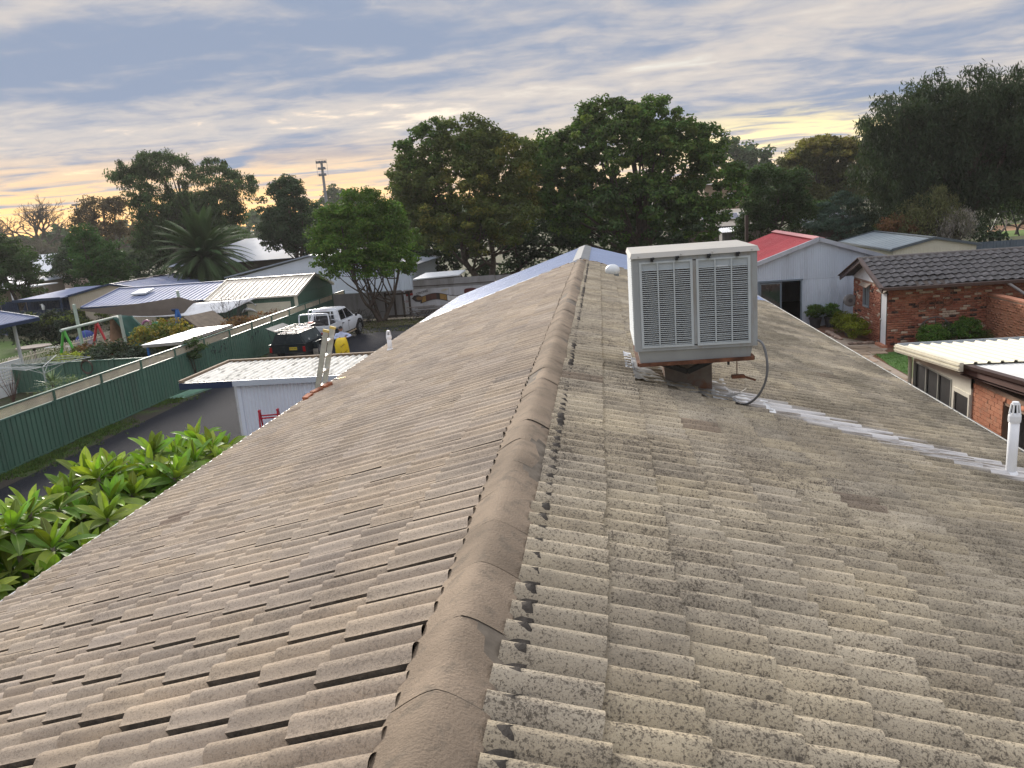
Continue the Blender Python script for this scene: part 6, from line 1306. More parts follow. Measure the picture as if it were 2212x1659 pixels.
# shrubs on the right
m_box = leafm('leaf_box_green', (.075, .145, .026), .35); m_box2 = leafm('leaf_box_yellow', (.16, .19, .022), .35)
shrub('box_hedge', 'bright yellow green clipped hedge against the brick outbuilding by the path', (9.95, 32.6, 0), [(9.98, 31.7, .48, .40, .6, .42), (9.98, 32.6, .52, .42, .7, .45), (9.95, 33.5, .48, .40, .6, .42)], 170, 70, .16, (.055, .035), m_box2, 'hedge', seed=21, stems=8)
shrub('round_shrub', 'rounded green shrub at the brick wall, left of the wagon wheel pair', (11.75, 29.1, 0), [(11.75, 29.1, .52, .46, .42, .46)], 90, 70, .15, (.055, .035), m_box, group='round shrubs by the brick wall', seed=22)
shrub('round_shrub', 'largest rounded green shrub at the brick wall, right of the wagon wheel', (12.95, 29.2, 0), [(12.95, 29.2, .58, .5, .45, .52)], 100, 70, .15, (.055, .035), m_box, group='round shrubs by the brick wall', seed=23)
shrub('dark_round_shrub', 'small dark shrub between the two rounded green shrubs', (12.35, 29.35, 0), [(12.35, 29.35, .55, .3, .3, .4)], 40, 50, .14, (.06, .03), m_l_dark, seed=24); shrub('corner_shrub', 'wispy low shrub in the corner of the salmon wall', (13.55, 29.3, 0), [(13.55, 29.3, .35, .32, .32, .3)], 40, 40, .14, (.07, .02), m_l_olive, seed=25)
shrub('strap_plant', 'tuft of strappy green leaves at the cream roof corner by the lawn', (10.55, 28.75, 0), [(10.55, 28.75, .12, .18, .18, .14)], 12, 26, .1, (.16, .02), m_l_bright, 'plant', seed=26)
for i, (x, lab) in enumerate(((9.28, 'dark pot with clipped round shrub, nearer the shed door'), (9.93, 'dark pot with clipped round shrub, nearer the hose reel'))):
    t = thing('potted_shrub', lab, 'potted plant', (x, 35.25, 0), group='potted shrubs by the grey shed'); b = MB(); b.lathe((0, 0, 0), [(.19, 0), (.26, .38), (.29, .40), (.29, .46), (.25, .46)], 14); b.build('pot', mat('pot_black', (.035, .037, .042), .6, .15, 4), t); foliage('foliage', [(0, 0, .72, .36, .34, .28)], 70, 60, .13, (.055, .035), m_box if i else m_l_mid, t, seed=27+i)
m_st = mat('garden_stone', (.26, .19, .15), .9, .3, 5, bump=.5, rnd=.3)
se = thing('stone_edging', 'row of rough brown stones edging the clipped hedge bed', 'edging', (9.5, 32, 0))
for k in range(24):
    t_ = k/23; p = Vector((9.42+.0*t_, 33.9-2.6*t_, .05)) if t_ < .72 else Vector((9.45+(t_-.72)*3.6, 31.05-.2*t_, .05)); b = MB(); b.ball((0, 0, 0), (random.uniform(.08, .16), random.uniform(.08, .14), random.uniform(.05, .08)), 7, 5); o = b.build('stone', m_st, se); o.location = p-Vector((9.5, 32, 0))+Vector((random.uniform(-.05, .05), 0, 0)); o.rotation_euler = (0, 0, random.uniform(0, 3))
# ---- grey iron shed with red roof
m_gi = mat('zinc_corrugated', (.52, .60, .69), .45, .06, 1.0, metal=.15, dirt=((.30, .34, .40), .4, 2.5), streak=True); m_rr = mat('red_roof_sheet', (.50, .085, .095), .5, .07, .7, dirt=((.55, .18, .17), .4, 1.5))
gsd = thing('iron_shed', 'large zinc corrugated shed with faded red roof and open sliding door', 'shed', (9.5, 40, 0))
gpart = lambda n_, b, m, **k: part(gsd, n_, b, m, **k)
xl, xr_, yf, yb, ze_, za_ = 5.1, 13.9, 35.7, 44.2, 2.38, 3.88
b = MB(); b.corr((xl, yf, 0), (6.96-xl, 0, 0), (0, 0, 2.16), .076, .018); b.corr((8.78, yf, 0), (xr_-8.78, 0, 0), (0, 0, 2.16), .076, .018); gpart('front_wall', b, m_gi, smooth=True)
b = MB(); x = xl
while x < xr_-.07:
    zt = ze_+(za_-ze_)*(1-abs(x+.038-9.5)/4.4)-.04; b.corr((x, yf-.012, 2.14), (.0759, 0, 0), (0, 0, max(.05, zt-2.14)), .076, .018); x += .076
gpart('upper_wall', b, m_gi, smooth=True)
for sgn, xx, m_ in ((-1, xl, m_rr), (1, xr_, m_galv)):
    b = MB(); o = Vector((xx+sgn*.12, yb if sgn < 0 else yf-.15, ze_-.03)); U = Vector((0, -(yb-yf+.15) if sgn < 0 else (yb-yf+.15), 0)); b.corr(o, U, Vector((9.5-xx-sgn*.12, 0, za_-ze_+.05)), .19, .025, 'rib'); gpart('roof_slope', b, m_)
    b = MB(); b.beam((xx+sgn*.1, yf-.16, ze_-.06), (9.5, yf-.16, za_-.02), .03, .17); b.beam((xx+sgn*.1, yf-.10, ze_+.03), (9.5, yf-.10, za_+.07), .15, .012); gpart('barge', b, m_galv)
    b = MB(); b.box(min(xx, xx-sgn*.05), max(xx, xx-sgn*.05), yf+.05, yb, 0, ze_); gpart('side_wall', b, m_gi)
b = MB(); b.beam((9.38, yf-.1, za_+.05), (9.38, yb, za_+.05), .28, .02, (-.3, 0, 1)); b.beam((9.62, yf-.1, za_+.05), (9.62, yb, za_+.05), .28, .02, (.3, 0, 1)); gpart('ridge_cap', b, mat('pale_red_cap', (.58, .26, .25), .5, .08, 1)); b = MB(); b.box(xl, xr_, yb-.05, yb, 0, ze_); b.prism([(xl, yb, ze_), (xr_, yb, ze_), (9.5, yb, za_-.06)], (0, -.05, 0)); gpart('back_wall', b, m_gi)
m_dfr = mat('door_blue_grey', (.13, .17, .21), .5, .06, 2); b = MB(); b.box(6.9, 8.84, yf-.06, yf-.01, 2.10, 2.17); b.box(8.74, 8.80, yf-.06, yf+.02, 0, 2.1); b.box(6.9, 6.97, yf-.06, yf-.01, 0, 2.1); gpart('door_frame', b, m_dfr); b = MB(); frame4(b, 6.97, 7.93, .02, 2.08, yf-.01, yf+.03, .07); sdr = gpart('sliding_door', b, m_dfr); b = MB(); b.box(7.04, 7.86, yf+.005, yf+.012, .09, 2.01); gpart('door_glass', b, m_glass)
b = MB(); b.box(xl+.1, xr_-.1, yf+.1, yb-.1, .0, .02); gpart('floor', b, m_dark)
vh = thing('parked_vehicle', 'white vehicle with red stripe half hidden inside the iron shed', 'vehicle', (7.7, 38.3, 0)); b = MB(); b.hexa([(-1.0, -.9, .35), (.55, -.9, .35), (.6, 3, .35), (-1.0, 3, .35), (-1.0, -1.0, .95), (.62, -1.0, .95), (.62, 3, .95), (-1.0, 3, .95)]); o = b.build('body', m_car, vh); o.modifiers.new('b', 'BEVEL').width = .08
b = MB(); b.box(-.9, .5, -.4, 2.4, .95, 1.25); b.build('cover', mat('cover_grey', (.3, .3, .3), .6, .1, 3), vh); b = MB(); b.box(-.2, .55, -1.03, -1.0, .78, .86); b.build('stripe', mat('lamp_red', None), vh)
for s_ in (-.8, .45):
    b = MB(); b.tube([(s_-.1, -.3, .32), (s_+.1, -.3, .32)], .32, 14); b.build('wheel', m_rubber, vh)
b = MB(); b.box(-.9, .3, -1.02, -.99, 1.0, 1.03)
# ---- cream patio and brown edged brick house (one building)
nb = thing('neighbour_house', 'salmon brick house with brown roof edge and cream patio room beside the path', 'house', (9, 14, 0)); npart = lambda n_, b, m, **k: part(nb, n_, b, m, **k)
zy = lambda y: 2.47+(18.2-y)*.071
b = MB(); y0, y1 = 18.12, 15.0; o = Vector((6.66, y1, zy(y1))); b.corr(o, (8, 0, 0), (0, y0-y1, zy(y0)-zy(y1)), .235, .035, 'rib'); npart('patio_roof', b, m_cream)
b = MB()
for k, (dz, dx) in enumerate(((0, 0), (.035, .02), (.07, .0), (.105, .02), (.14, .0))): b.hexa([(6.57-dx, 15.0, zy(15)-.16+dz), (6.64, 15.0, zy(15)-.16+dz), (6.64, 18.26, zy(18.26)-.16+dz), (6.57-dx, 18.26, zy(18.26)-.16+dz), (6.57-dx, 15.0, zy(15)-.128+dz), (6.64, 15.0, zy(15)-.128+dz), (6.64, 18.26, zy(18.26)-.128+dz), (6.57-dx, 18.26, zy(18.26)-.128+dz)])
npart('patio_fascia', b, m_cream)
b = MB(); b.box(6.64, 14.5, 18.14, 18.16, 2.32, 2.42); b.box(6.64, 14.5, 18.28, 18.30, 2.32, 2.49); b.box(6.64, 14.5, 18.16, 18.28, 2.32, 2.34); npart('box_gutter', b, mat('gutter_pale_steel', (.48, .52, .54), .4, .08, 3))
m_cp = mat('cream_panel', (.74, .71, .60), .6, .05, 2)
b = MB(); b.box(6.93, 7.01, 15.4, 18.1, 0, .85); b.hexa([(6.93, 15.285, 2.12), (7.01, 15.285, 2.12), (7.01, 18.1, 2.12), (6.93, 18.1, 2.12), (6.93, 15.285, 2.50), (7.01, 15.285, 2.50), (7.01, 18.1, 2.30), (6.93, 18.1, 2.30)]); b.box(6.93, 7.01, 18.02, 18.1, .85, 2.12); b.box(6.93, 7.01, 16.02, 16.12, .85, 2.12); b.box(6.93, 14, 18.06, 18.12, 0, 2.30); b.box(6.93, 7.2, 15.285, 15.31, 0, 2.47); npart('patio_wall', b, m_cp)
b = MB(); b.box(6.92, 7.0, 16.12, 18.02, .85, .89); b.box(6.92, 7.0, 16.12, 18.02, 2.09, 2.12)
for y in (16.12, 16.74, 17.36, 17.98): b.box(6.918, 7.002, y, y+.035, .89, 2.09)
b.box(6.919, 7.001, 16.155, 17.98, 1.30, 1.34); npart('window_frame', b, mat('frame_grey_green', (.34, .35, .31), .5, .08, 3))
for y in (16.155, 16.775, 17.395):
    b = MB(); b.box(6.95, 6.965, y, y+.585, .89, 2.09); npart('flyscreen', b, mat('screen_mesh', (.022, .024, .026), .55, .2, 12))
b = MB(); b.box(6.91, 7.01, 15.97, 16.02, 0, 2.0); b.box(6.91, 7.01, 15.31, 15.36, 0, 2.0); b.box(6.91, 7.01, 15.36, 15.97, 1.92, 2.0); b.box(6.93, 7.0, 15.31, 16.02, 2.0, 2.12); npart('door_frame', b, m_cp); b = MB(); b.box(6.94, 6.96, 15.36, 15.97, 0, 1.92); npart('screen_door', b, mat('screen_dark', (.012, .011, .012), .6, .2, 12))
b = MB(); b.tube([(6.74, 18.12, 2.32), (6.84, 18.12, 2.24), (6.87, 18.12, 2.12), (6.87, 18.12, 0)], .045, 8); npart('downpipe', b, m_cream)
br = nb; brick_wall(nb, (6.98, 15.28, 0), (0, -1, 0), 1.13, 2.32, m_br2, m_mor, budget=150); brick_wall(nb, (6.98, 14.15, 0), (0, -1, 0), 3.2, 2.32, m_br2, m_mor, openings=((.0, 2.2, .85, 2.1),), budget=140)
b = MB(); b.box(7.20, 7.24, 11.95, 14.13, .85, .90); b.box(7.20, 7.24, 14.07, 14.13, .9, 2.1); b.box(7.20, 7.24, 13.0, 13.05, .9, 2.1); b.box(7.2, 7.24, 11.95, 14.07, 2.05, 2.1); wf = npart('window', b, mat('window_pale', (.55, .56, .54), .5, .05, 3)); b = MB(); b.box(7.23, 7.235, 11.97, 14.07, .9, 2.05); npart('window_pane', b, mat('curtain_glass', (.10, .105, .10), .1, .3, 6, spec=.7))
zb = lambda y: 2.60+(15.6-y)*.075
b = MB(); b.hexa([(6.68, 8, zb(8)-.05), (6.78, 8, zb(8)-.05), (6.78, 15.55, zb(15.55)-.05), (6.68, 15.55, zb(15.55)-.05), (6.66, 8, zb(8)+.02), (6.80, 8, zb(8)+.02), (6.80, 15.55, zb(15.55)+.02), (6.66, 15.55, zb(15.55)+.02)]); npart('barge_cap', b, m_brown); b = MB(); b.hexa([(6.74, 8, zb(8)-.22), (6.79, 8, zb(8)-.22), (6.79, 15.52, zb(15.52)-.18), (6.74, 15.52, zb(15.52)-.18), (6.74, 8, zb(8)-.05), (6.79, 8, zb(8)-.05), (6.79, 15.52, zb(15.52)-.05), (6.74, 15.52, zb(15.52)-.05)]); npart('fascia', b, mat('brown_fascia', (.11, .06, .05), .55, .1, 2)); b = MB(); b.hexa([(6.79, 8, zb(8)-.28), (7.02, 8, zb(8)-.28), (7.02, 15.45, zb(15.5)-.24), (6.79, 15.45, zb(15.5)-.24), (6.79, 8, zb(8)-.26), (7.02, 8, zb(8)-.26), (7.02, 15.45, zb(15.5)-.22), (6.79, 15.45, zb(15.5)-.22)]); npart('soffit', b, mat('brown_fascia', None))
b = MB(); b.corr((6.80, 8, zb(8)), (9, 0, 0), (0, 7.58, zb(15.58)-zb(8)), .076, .018); npart('main_roof', b, mat('pale_zinc_roof', (.56, .57, .56), .55, .06, 1.0), smooth=True); b = MB(); b.box(7.28, 14.5, 8.2, 15.3, 0, 2.3); npart('inner_wall', b, m_dark)
b = MB()
for x, y in ((8.2, 15.1), (9.0, 14.9), (8.7, 14.2), (9.6, 15.2)): b.ball((x, y, zb(y)+.03), .02, 6, 4)
npart('roof_screw', b, m_black)
# ---- cream garage, fences, buildings under the trees
gg = gable_shed('right_garage', 'cream garage with low grey gable roof behind the iron shed', 16.3, 20.7, 46.0, 55.5, 2.34, 2.84, 'y', mat('cream_smooth', (.58, .55, .44), .55, .04, 1.5), mat('slate_roof', (.16, .20, .23), .5, .06, .8), .76, 'rib', .02, trim=mat('slate_trim', (.085, .105, .12), .5, .08, 2))
b = MB(); b.box(-1.7, 1.65, -4.78, -4.74, 0, 2.02); b.build('roller_door', m_brown, gg)
rf = thing('right_fence', 'grey blue steel fence with one brown section below the dark trees', 'fence', (28, 54, 0))
for k in range(6):
    b = MB(); b.corr((-4+k*2.4, 0, .02), (2.36, 0, 0), (0, 0, 1.75), .2, .03, 'rib'); b.build('steel_panel', (mat('fence_slate', (.10, .13, .16), .5, .1, 1), mat('fence_slate', None), m_brown, mat('fence_slate', None), m_galv, m_galv)[k], rf)
    b = MB(); b.box(-4.03+k*2.4, -3.97+k*2.4, -.04, .04, 0, 1.84); b.build('post', mat('fence_slate', None), rf)
pfc = thing('paling_fence', 'weathered grey timber paling fence behind the red roofed shed', 'fence', (19.5, 63, 0)); m_pal = mat('grey_paling', (.20, .19, .17), .9, .25, 4, rnd=.25); b = MB(); b.box(0, .135, 0, .02, 0, 2.2); pl_ = None
for k in range(62):
    if pl_ is None: pl_ = b.build('paling', m_pal, pfc)
    else: pl_ = pl_.copy(); COL.objects.link(pl_)
    pl_.location = (-4.6+k*.15, random.uniform(-.01, .01), random.uniform(-.06, .04))
far_house('old_hut', 'dark timber hut with patched grey iron roof under the trees', 18.6, 22.5, 74, 79, 2.6, 3.8, mat('hut_wall', (.06, .035, .03), .9, .2, 2), mat('hut_roof', (.13, .15, .16), .6, .2, .8), along='x', cat='hut')
sh = far_house('solar_house', 'low house with a row of solar panels on its roof behind the cooler', 6.5, 15.0, 74.5, 82, 3.2, 4.5, mat('taupe_wall', (.16, .13, .10), .8, .1, 1), mat('taupe_roof', (.42, .38, .31), .6, .08, .8), along='x')
for k in range(4):
    b = MB(); b.box(-.95, .95, -.6, .6, 0, .05); fr_ = b.build('solar_panel', m_white, sh); sl_ = math.atan2(1.3, 4.15); fr_.matrix_local = Matrix.Translation((-.35+k*1.15-.3, -2.3, 3.2+.72+.06)) @ Matrix.Rotation(sl_, 4, 'X') @ Matrix.Diagonal((.56, 1.35, 1, 1)); b = MB(); b.box(-.88, .88, -.55, .55, .052, .056); b.build('cell_sheet', mat('solar_cell', (.012, .022, .075), .15, .1, 3, spec=.7), fr_)
far_house('tan_building', 'two storey tan building with flat roof far behind the solar house', 14.5, 21, 112, 122, 7.4, 7.6, mat('tan_wall', (.30, .22, .15), .8, .1, 1), mat('pale_flat', (.42, .42, .40), .7, .1, 1), ((-1.6, 4.6, 1.4, 1.5), (.6, 4.6, 1.4, 1.5)), along='hip', ov=.5, cat='building')
o = MB().box(-.12, .12, -.12, .12, 0, 4.3).build('flue_post', m_brown); o.location = (11.52, 64, 0); tag(o, 'brown square post standing behind the cooler by the solar house', 'post')
wr = thing('white_roof_shed', 'small shed with white ribbed roof just above the cooler lid', 'shed', (10.9, 68, 0)); b = MB(); b.corr((-.95, -1, 2.95), (2.0, 0, 0), (0, 2, .3), .2, .03, 'rib'); b.build('roof', m_wroof, wr); b = MB(); b.box(-.8, .9, -.8, .8, 0, 2.95); b.build('wall', m_cf2, wr)
flat('far_lawn', [(38, 80), (54, 80), (58, 100), (40, 100)], .006, MATS.get('x') or ground_mat('sport_grass', (.12, .19, .045), (.10, .16, .04), (.14, .2, .06), .2, 3, .4)); flat('sand_patch', [(40, 88), (55, 88), (58, 98), (42, 98)], .012, ground_mat('orange_sand', (.40, .24, .14), (.36, .22, .14), (.44, .28, .18)))
sf = thing('steel_frame', 'dark steel A frame play structure on the far lawn', 'play frame', (38.5, 80, 0))
for a, c in (((-1.5, 0, 0), (-.6, 0, 2.4)), ((.3, 0, 0), (-.6, 0, 2.4)), ((1.3, 0, 0), (.5, 0, 2.4)), ((-.6, 0, 2.4), (.5, 0, 2.4))):
    b = MB(); b.tube([a, c], .06, 6); b.build('leg', m_black, sf)
# ================================================================== TREES
def tree(name, label, base, ells, nclump, per, cr, lf, m, trunk_r=.25, limbs=14, seed=1, extra=(), hang=0, fork=.35, up=.5, flat=.6, inner=.5, low=.4, cat='tree', group=None, stems=1, bark=None):
    t = thing(name, label, cat, base, group=group); B = Vector(base); el = [(e[0]-B.x, e[1]-B.y, e[2]-B.z, *e[3:]) for e in ells]
    o, C = foliage('crown', el, nclump, per, cr, lf, m, t, seed=seed, hang=hang, up=up, flat=flat, inner=inner, low=low)
    rs = random.Random(seed); b = MB(); E_ = np.array(el); cen = Vector((E_[:, :3]*E_[:, 3:4]).sum(0)/E_[:, 3].sum()); top = max(e[2] for e in el)
    for s_ in range(stems):
        a = 2*math.pi*s_/max(1, stems); sp = Vector((.5*math.cos(a), .5*math.sin(a), 0)) if stems > 1 else Vector(); r0 = trunk_r/(1 if stems == 1 else stems**.5)
        f0 = Vector((cen.x*fork+sp.x*2.2, cen.y*fork+sp.y*2.2, cen.z*fork+.3)); tp_ = Vector((cen.x+sp.x*3, cen.y+sp.y*3, cen.z+(top-cen.z)*.6))
        tr_ = smooth_path([sp*.3, sp*.3+f0*.5+Vector((rs.gauss(0, .15), rs.gauss(0, .15), 0)), f0, f0.lerp(tp_, .5)+Vector((rs.gauss(0, .4), rs.gauss(0, .3), 0)), tp_], 4); n_ = len(tr_)
        b.tube(tr_, [r0*(1.15-.95*i/(n_-1)) for i in range(n_)], 8)
        for k in range(limbs):
            c = Vector(C[rs.randrange(len(C))]); i = rs.randrange(n_//3, n_-2); p = tr_[i]
            if c.z < p.z-.5: continue
            mid = p.lerp(c, .5)+Vector((rs.gauss(0, .25), rs.gauss(0, .25), -.12*(c-p).length+rs.gauss(0, .2))); rl = r0*(.62-.4*i/n_); b.tube(smooth_path([p, mid, c], 4), [rl*(1-.85*q/8) for q in range(9)], 6)
            for _ in range(2):
                c2 = Vector(C[rs.randrange(len(C))])
                if (c2-mid).length < 3.5*cr+1.5: b.tube([mid, mid.lerp(c2, .5)+Vector((0, 0, -.1)), c2], [rl*.45, rl*.3, rl*.1], 5)
    b.build('trunk', bark or m_bark, t, smooth=True)
    for i, (ex, nc_, pr, mm) in enumerate(extra): foliage('tinted_foliage', [(e[0]-B.x, e[1]-B.y, e[2]-B.z, *e[3:]) for e in ex], nc_, pr, cr*.8, lf, mm, t, seed=seed+31+i, hang=hang, up=up, flat=flat, inner=.8)
    return t
tree('bright_tree', 'bright green leafy tree with dark forked trunk beyond the white utility', (-13.7, 46.1, 0), [(-14.6, 45.8, 5.2, 2.5, 2.3, 1.9), (-13.9, 46, 6.8, 1.7, 1.6, 1.2), (-16.0, 45.6, 4.5, 1.3, 1.5, 1.2), (-12.6, 45.8, 4.5, 1.3, 1.4, 1.0), (-15.6, 45.7, 6.3, 1.4, 1.4, .9), (-12.7, 46, 6.0, 1.2, 1.3, 1.0), (-14.8, 45.3, 3.7, 2.2, 1.8, .8), (-12.3, 45.5, 3.5, 1.2, 1.2, .7)], 520, 90, .48, (.18, .09), m_l_bright, .22, 12, 41, stems=3, fork=.25, extra=(([(-13, 46.5, 4.6, 2.2, 1.8, 1.5)], 70, 70, m_l_mid),))
tree('autumn_tree', 'big olive tree with golden autumn leaves behind the mural fence', (-8.6, 57, 0), [(-10.4, 58, 8.2, 4.3, 4, 3.2), (-9.3, 57.5, 11.0, 2.6, 2.6, 1.7), (-13.4, 58, 6.4, 2.2, 2.6, 2.3), (-7.0, 57, 9.6, 2.6, 2.8, 2.0), (-6.5, 56, 5.8, 2.6, 2.8, 2.2), (-10.5, 56, 5.0, 3.2, 2.6, 1.9), (-13.0, 57, 9.0, 2.0, 2.0, 1.5)], 720, 90, .62, (.25, .13), m_l_olive, .38, 18, 42, stems=2, extra=(([(-7, 55, 7.5, 2.8, 2.2, 3.6), (-9.5, 55, 6, 3.2, 2, 3.2)], 70, 70, leafm('leaf_autumn', (.15, .15, .032))), ([(-11, 58, 10.5, 3.5, 3, 2.2)], 90, 80, m_l_mid)))
tree('broad_tree', 'largest broad green tree standing right behind the far roof end', (3.2, 60, 0), [(1.5, 60, 9.8, 4.6, 4.2, 3.0), (6.0, 60, 9.2, 3.2, 3.5, 2.4), (8.4, 60, 6.6, 2.2, 2.8, 2.0), (-2.6, 60, 9.0, 2.8, 3.2, 2.6), (0.8, 60, 12.2, 2.2, 2.2, 1.3), (4.0, 60, 12.0, 1.9, 2, 1.3), (-1.5, 59, 6.0, 3.0, 3.0, 2.2), (3.5, 58.5, 5.6, 3.6, 3, 2.2), (7.0, 59, 4.6, 2.4, 2.6, 1.6), (-4.2, 60, 7.5, 1.6, 2.4, 2.2)], 780, 90, .62, (.28, .16), m_l_mid, .45, 26, 43, fork=.3, inner=.62, extra=(([(2, 60, 9.5, 5.5, 4.5, 3.5)], 110, 80, m_l_lime), ([(2, 58, 5, 5, 3, 2.5)], 110, 80, m_l_dark)))
tree('round_dark_tree', 'compact very dark rounded tree left of the floodlight tower', (-30.2, 75.5, 0), [(-30.6, 75, 7.0, 2.6, 2.6, 3.0), (-30.2, 75, 9.6, 1.4, 1.4, 1.3), (-29.2, 75, 4.6, 1.8, 2, 1.9), (-32.0, 75, 5.6, 1.5, 1.8, 1.8)], 300, 90, .7, (.30, .14), m_l_deep, .3, 12, 44)
tree('feathery_tree', 'tall feathery dark tree with open clumps left of the palm', (-47.5, 85, 0), [(-51.6, 85, 12.2, 2.6, 2.6, 1.9), (-49.0, 85, 14.2, 2.2, 2.4, 1.4), (-52.6, 85, 13.6, 1.9, 2, 1.2), (-46.4, 85, 13.0, 1.3, 1.6, 1.8), (-42.6, 85, 12.3, 2.7, 2.6, 1.8), (-39.8, 85, 11.0, 1.8, 2, 1.5), (-49.2, 85, 9.6, 3.4, 3, 2.0), (-45.0, 85, 9.0, 2.4, 2.6, 2.0), (-48.5, 85, 6.0, 4.2, 3, 3.2), (-41.8, 85, 8.2, 1.8, 2, 1.2), (-43.5, 85, 5.5, 3.4, 2.6, 3.0), (-51, 85, 4, 3, 2.6, 2.4), (-46.6, 85, 7.6, 3.6, 3, 2.4), (-42.5, 85, 9.4, 2.2, 2.4, 1.8), (-50.8, 85, 8.0, 2.4, 2.4, 2.0)], 760, 95, .75, (.38, .12), m_l_dark, .5, 30, 45, inner=.6, low=.6, hang=.4)
tree('conical_bush_tree', 'dark green bushy tree in front of the distant white roof', (-42.6, 62, 0), [(-42.8, 62, 4.7, 2.1, 2, 1.9), (-43.7, 62, 6.3, 1.2, 1.3, 1.3), (-41.3, 62, 4.0, 1.6, 1.6, 1.5), (-42.4, 62, 2.6, 2.2, 2, 1.5)], 230, 85, .5, (.22, .11), leafm('leaf_pine_green', (0.049, 0.104, 0.029)), .2, 8, 46)
tree('edge_tree', 'dark leafy tree cut off by the left picture edge', (-46.5, 57, 0), [(-47.2, 57, 4.4, 2.6, 2.2, 2.3), (-46.3, 57, 3.8, 1.7, 1.8, 1.6), (-48, 57, 6, 1.8, 1.8, 1.5)], 220, 85, .5, (.22, .12), m_l_dark, .22, 8, 47)
tree('brown_tree', 'sparse brownish tree lit from behind by the sunrise', (-67, 100, 0), [(-67.5, 100, 10.4, 2.8, 2.5, 1.6), (-69.6, 100, 8.4, 2.0, 2, 1.6), (-64.8, 100, 10.8, 1.8, 2, 1.4), (-66.5, 100, 7.4, 2.8, 2.5, 1.6), (-63, 100, 7.0, 2, 2, 1.8)], 190, 45, .8, (.34, .18), leafm('leaf_brown', (0.109, 0.084, 0.051)), .3, 26, 48, inner=.4)
tree('understorey_tree', 'dark low tree under the feathery tree beside the palm', (-57, 80, 0), [(-57.5, 80, 3.6, 3.0, 2.5, 2.2), (-53.5, 80, 3.0, 3, 2.5, 2.0), (-60.5, 84, 4.2, 2.6, 2, 2.4), (-51, 78, 2.6, 3, 2.2, 2.0)], 260, 70, .7, (.3, .16), m_l_deep, .2, 8, 49)
tree('hedge_tree', 'dark hedge like tree filling the gap between palm and round dark tree', (-36.5, 92, 0), [(-38, 92, 5, 3.2, 2.5, 3), (-34.5, 94, 5.6, 3, 2.5, 3), (-31, 96, 5.5, 3, 2.5, 2.4)], 220, 70, .8, (.34, .2), m_l_mid, .25, 6, 50)
tree('backdrop_tree', 'dark bushy tree filling the shade below the big autumn tree', (-8, 66, 0), [(-15, 66, 2.8, 3, 2, 2.6), (-10, 66, 3.2, 3.5, 2, 3), (-5, 67, 3.2, 3.5, 2, 3), (0, 67, 3.4, 3.5, 2, 3.0), (5, 68, 3.2, 3.5, 2, 2.6)], 420, 80, .8, (.32, .2), m_l_deep, .3, 8, 51)
tree('right_dark_tree', 'rounded dark green tree behind the red roof and solar house', (13.6, 66, 0), [(13.8, 66, 5.6, 2.1, 2.2, 2.3), (13.2, 66, 7.2, 1.4, 1.5, 1.1), (15.2, 66, 4.2, 1.8, 2, 2.0), (12.6, 66, 3.4, 1.5, 1.8, 1.8), (15.6, 66, 6.6, 1.0, 1.2, 1.1), (17.0, 67, 3.4, 1.8, 2, 1.6)], 320, 90, .6, (.24, .12), m_l_dark, .28, 12, 52)
tree('golden_top_tree', 'domed tree with golden crown top and bare forking trunks', (25.0, 91, 0), [(24.4, 90, 9.2, 3.6, 3.2, 1.5), (21.8, 90, 8.2, 2.2, 2.4, 1.6), (27.0, 90, 8.4, 2.2, 2.4, 1.6), (25.6, 90, 7.0, 1.8, 2, 1.2), (21.5, 90, 5.4, 2.0, 2, 1.8), (26.8, 90, 5.4, 2.2, 2, 1.6), (23, 89, 4.4, 2.4, 2, 1.6)], 330, 85, .75, (.36, .18), leafm('leaf_gum_olive', (.115, .12, .045)), .4, 22, 53, inner=.6, extra=(([(24.4, 89.5, 9.6, 3.8, 3, 1.5)], 80, 80, leafm('leaf_gum_gold', (.25, .22, .06))),))  # golden leaves gathered over the crown top
tree('weeping_giant_tree', 'huge dark drooping tree towering over the right side', (24.5, 60, 0), [(21.6, 60, 9.6, 2.6, 3.4, 2.8), (25.0, 60, 10.8, 3.2, 3.6, 2.4), (29.0, 60, 10.6, 3.2, 3.6, 2.4), (20.6, 60, 7.2, 2.0, 3, 2.6), (23.6, 60, 7.4, 3.2, 3.4, 3.2), (27.6, 60, 7.6, 3.6, 3.6, 3.2), (31.8, 60, 8.4, 3.2, 3.2, 3.6), (22.4, 59.5, 4.4, 2.6, 2.6, 2.0), (27.5, 59.5, 4.8, 3.4, 3, 1.8)], 1150, 105, .75, (.36, .085), leafm('leaf_casuarina', (.044, .066, .034)), .6, 26, 54, hang=1.1, inner=.5, up=.1)
tree('edge_giant_tree', 'second dark drooping tree at the right picture edge', (34.5, 64, 0), [(34.5, 64, 10.2, 3.4, 3.6, 3.2), (36.5, 64, 8, 3.6, 3.6, 3.6), (33, 64, 6.8, 3, 3, 2.4)], 520, 100, .8, (.36, .09), leafm('leaf_casuarina', None), .5, 14, 55, hang=1.2, up=.1)
tree('olive_weeping_tree', 'small olive drooping tree in front of the dark giant', (22.6, 57, 0), [(22.6, 57, 4.6, 1.6, 1.3, 1.0), (21.4, 57, 3.6, 1.2, 1.2, 1.0), (23.6, 57, 3.6, 1.0, 1.2, 1.0)], 120, 70, .5, (.26, .05), leafm('leaf_willow', (0.145, 0.152, 0.065)), .14, 10, 56, hang=.9, up=.1)
tree('grey_weeping_shrub', 'pale grey leafless drooping shrub beside the cream garage roof', (24.0, 56.6, 0), [(24.0, 56.6, 3.1, 1.1, .9, .9)], 70, 80, .45, (.30, .03), leafm('leaf_ash', (0.319, 0.290, 0.268)), .1, 10, 57, hang=1.0, up=.1)
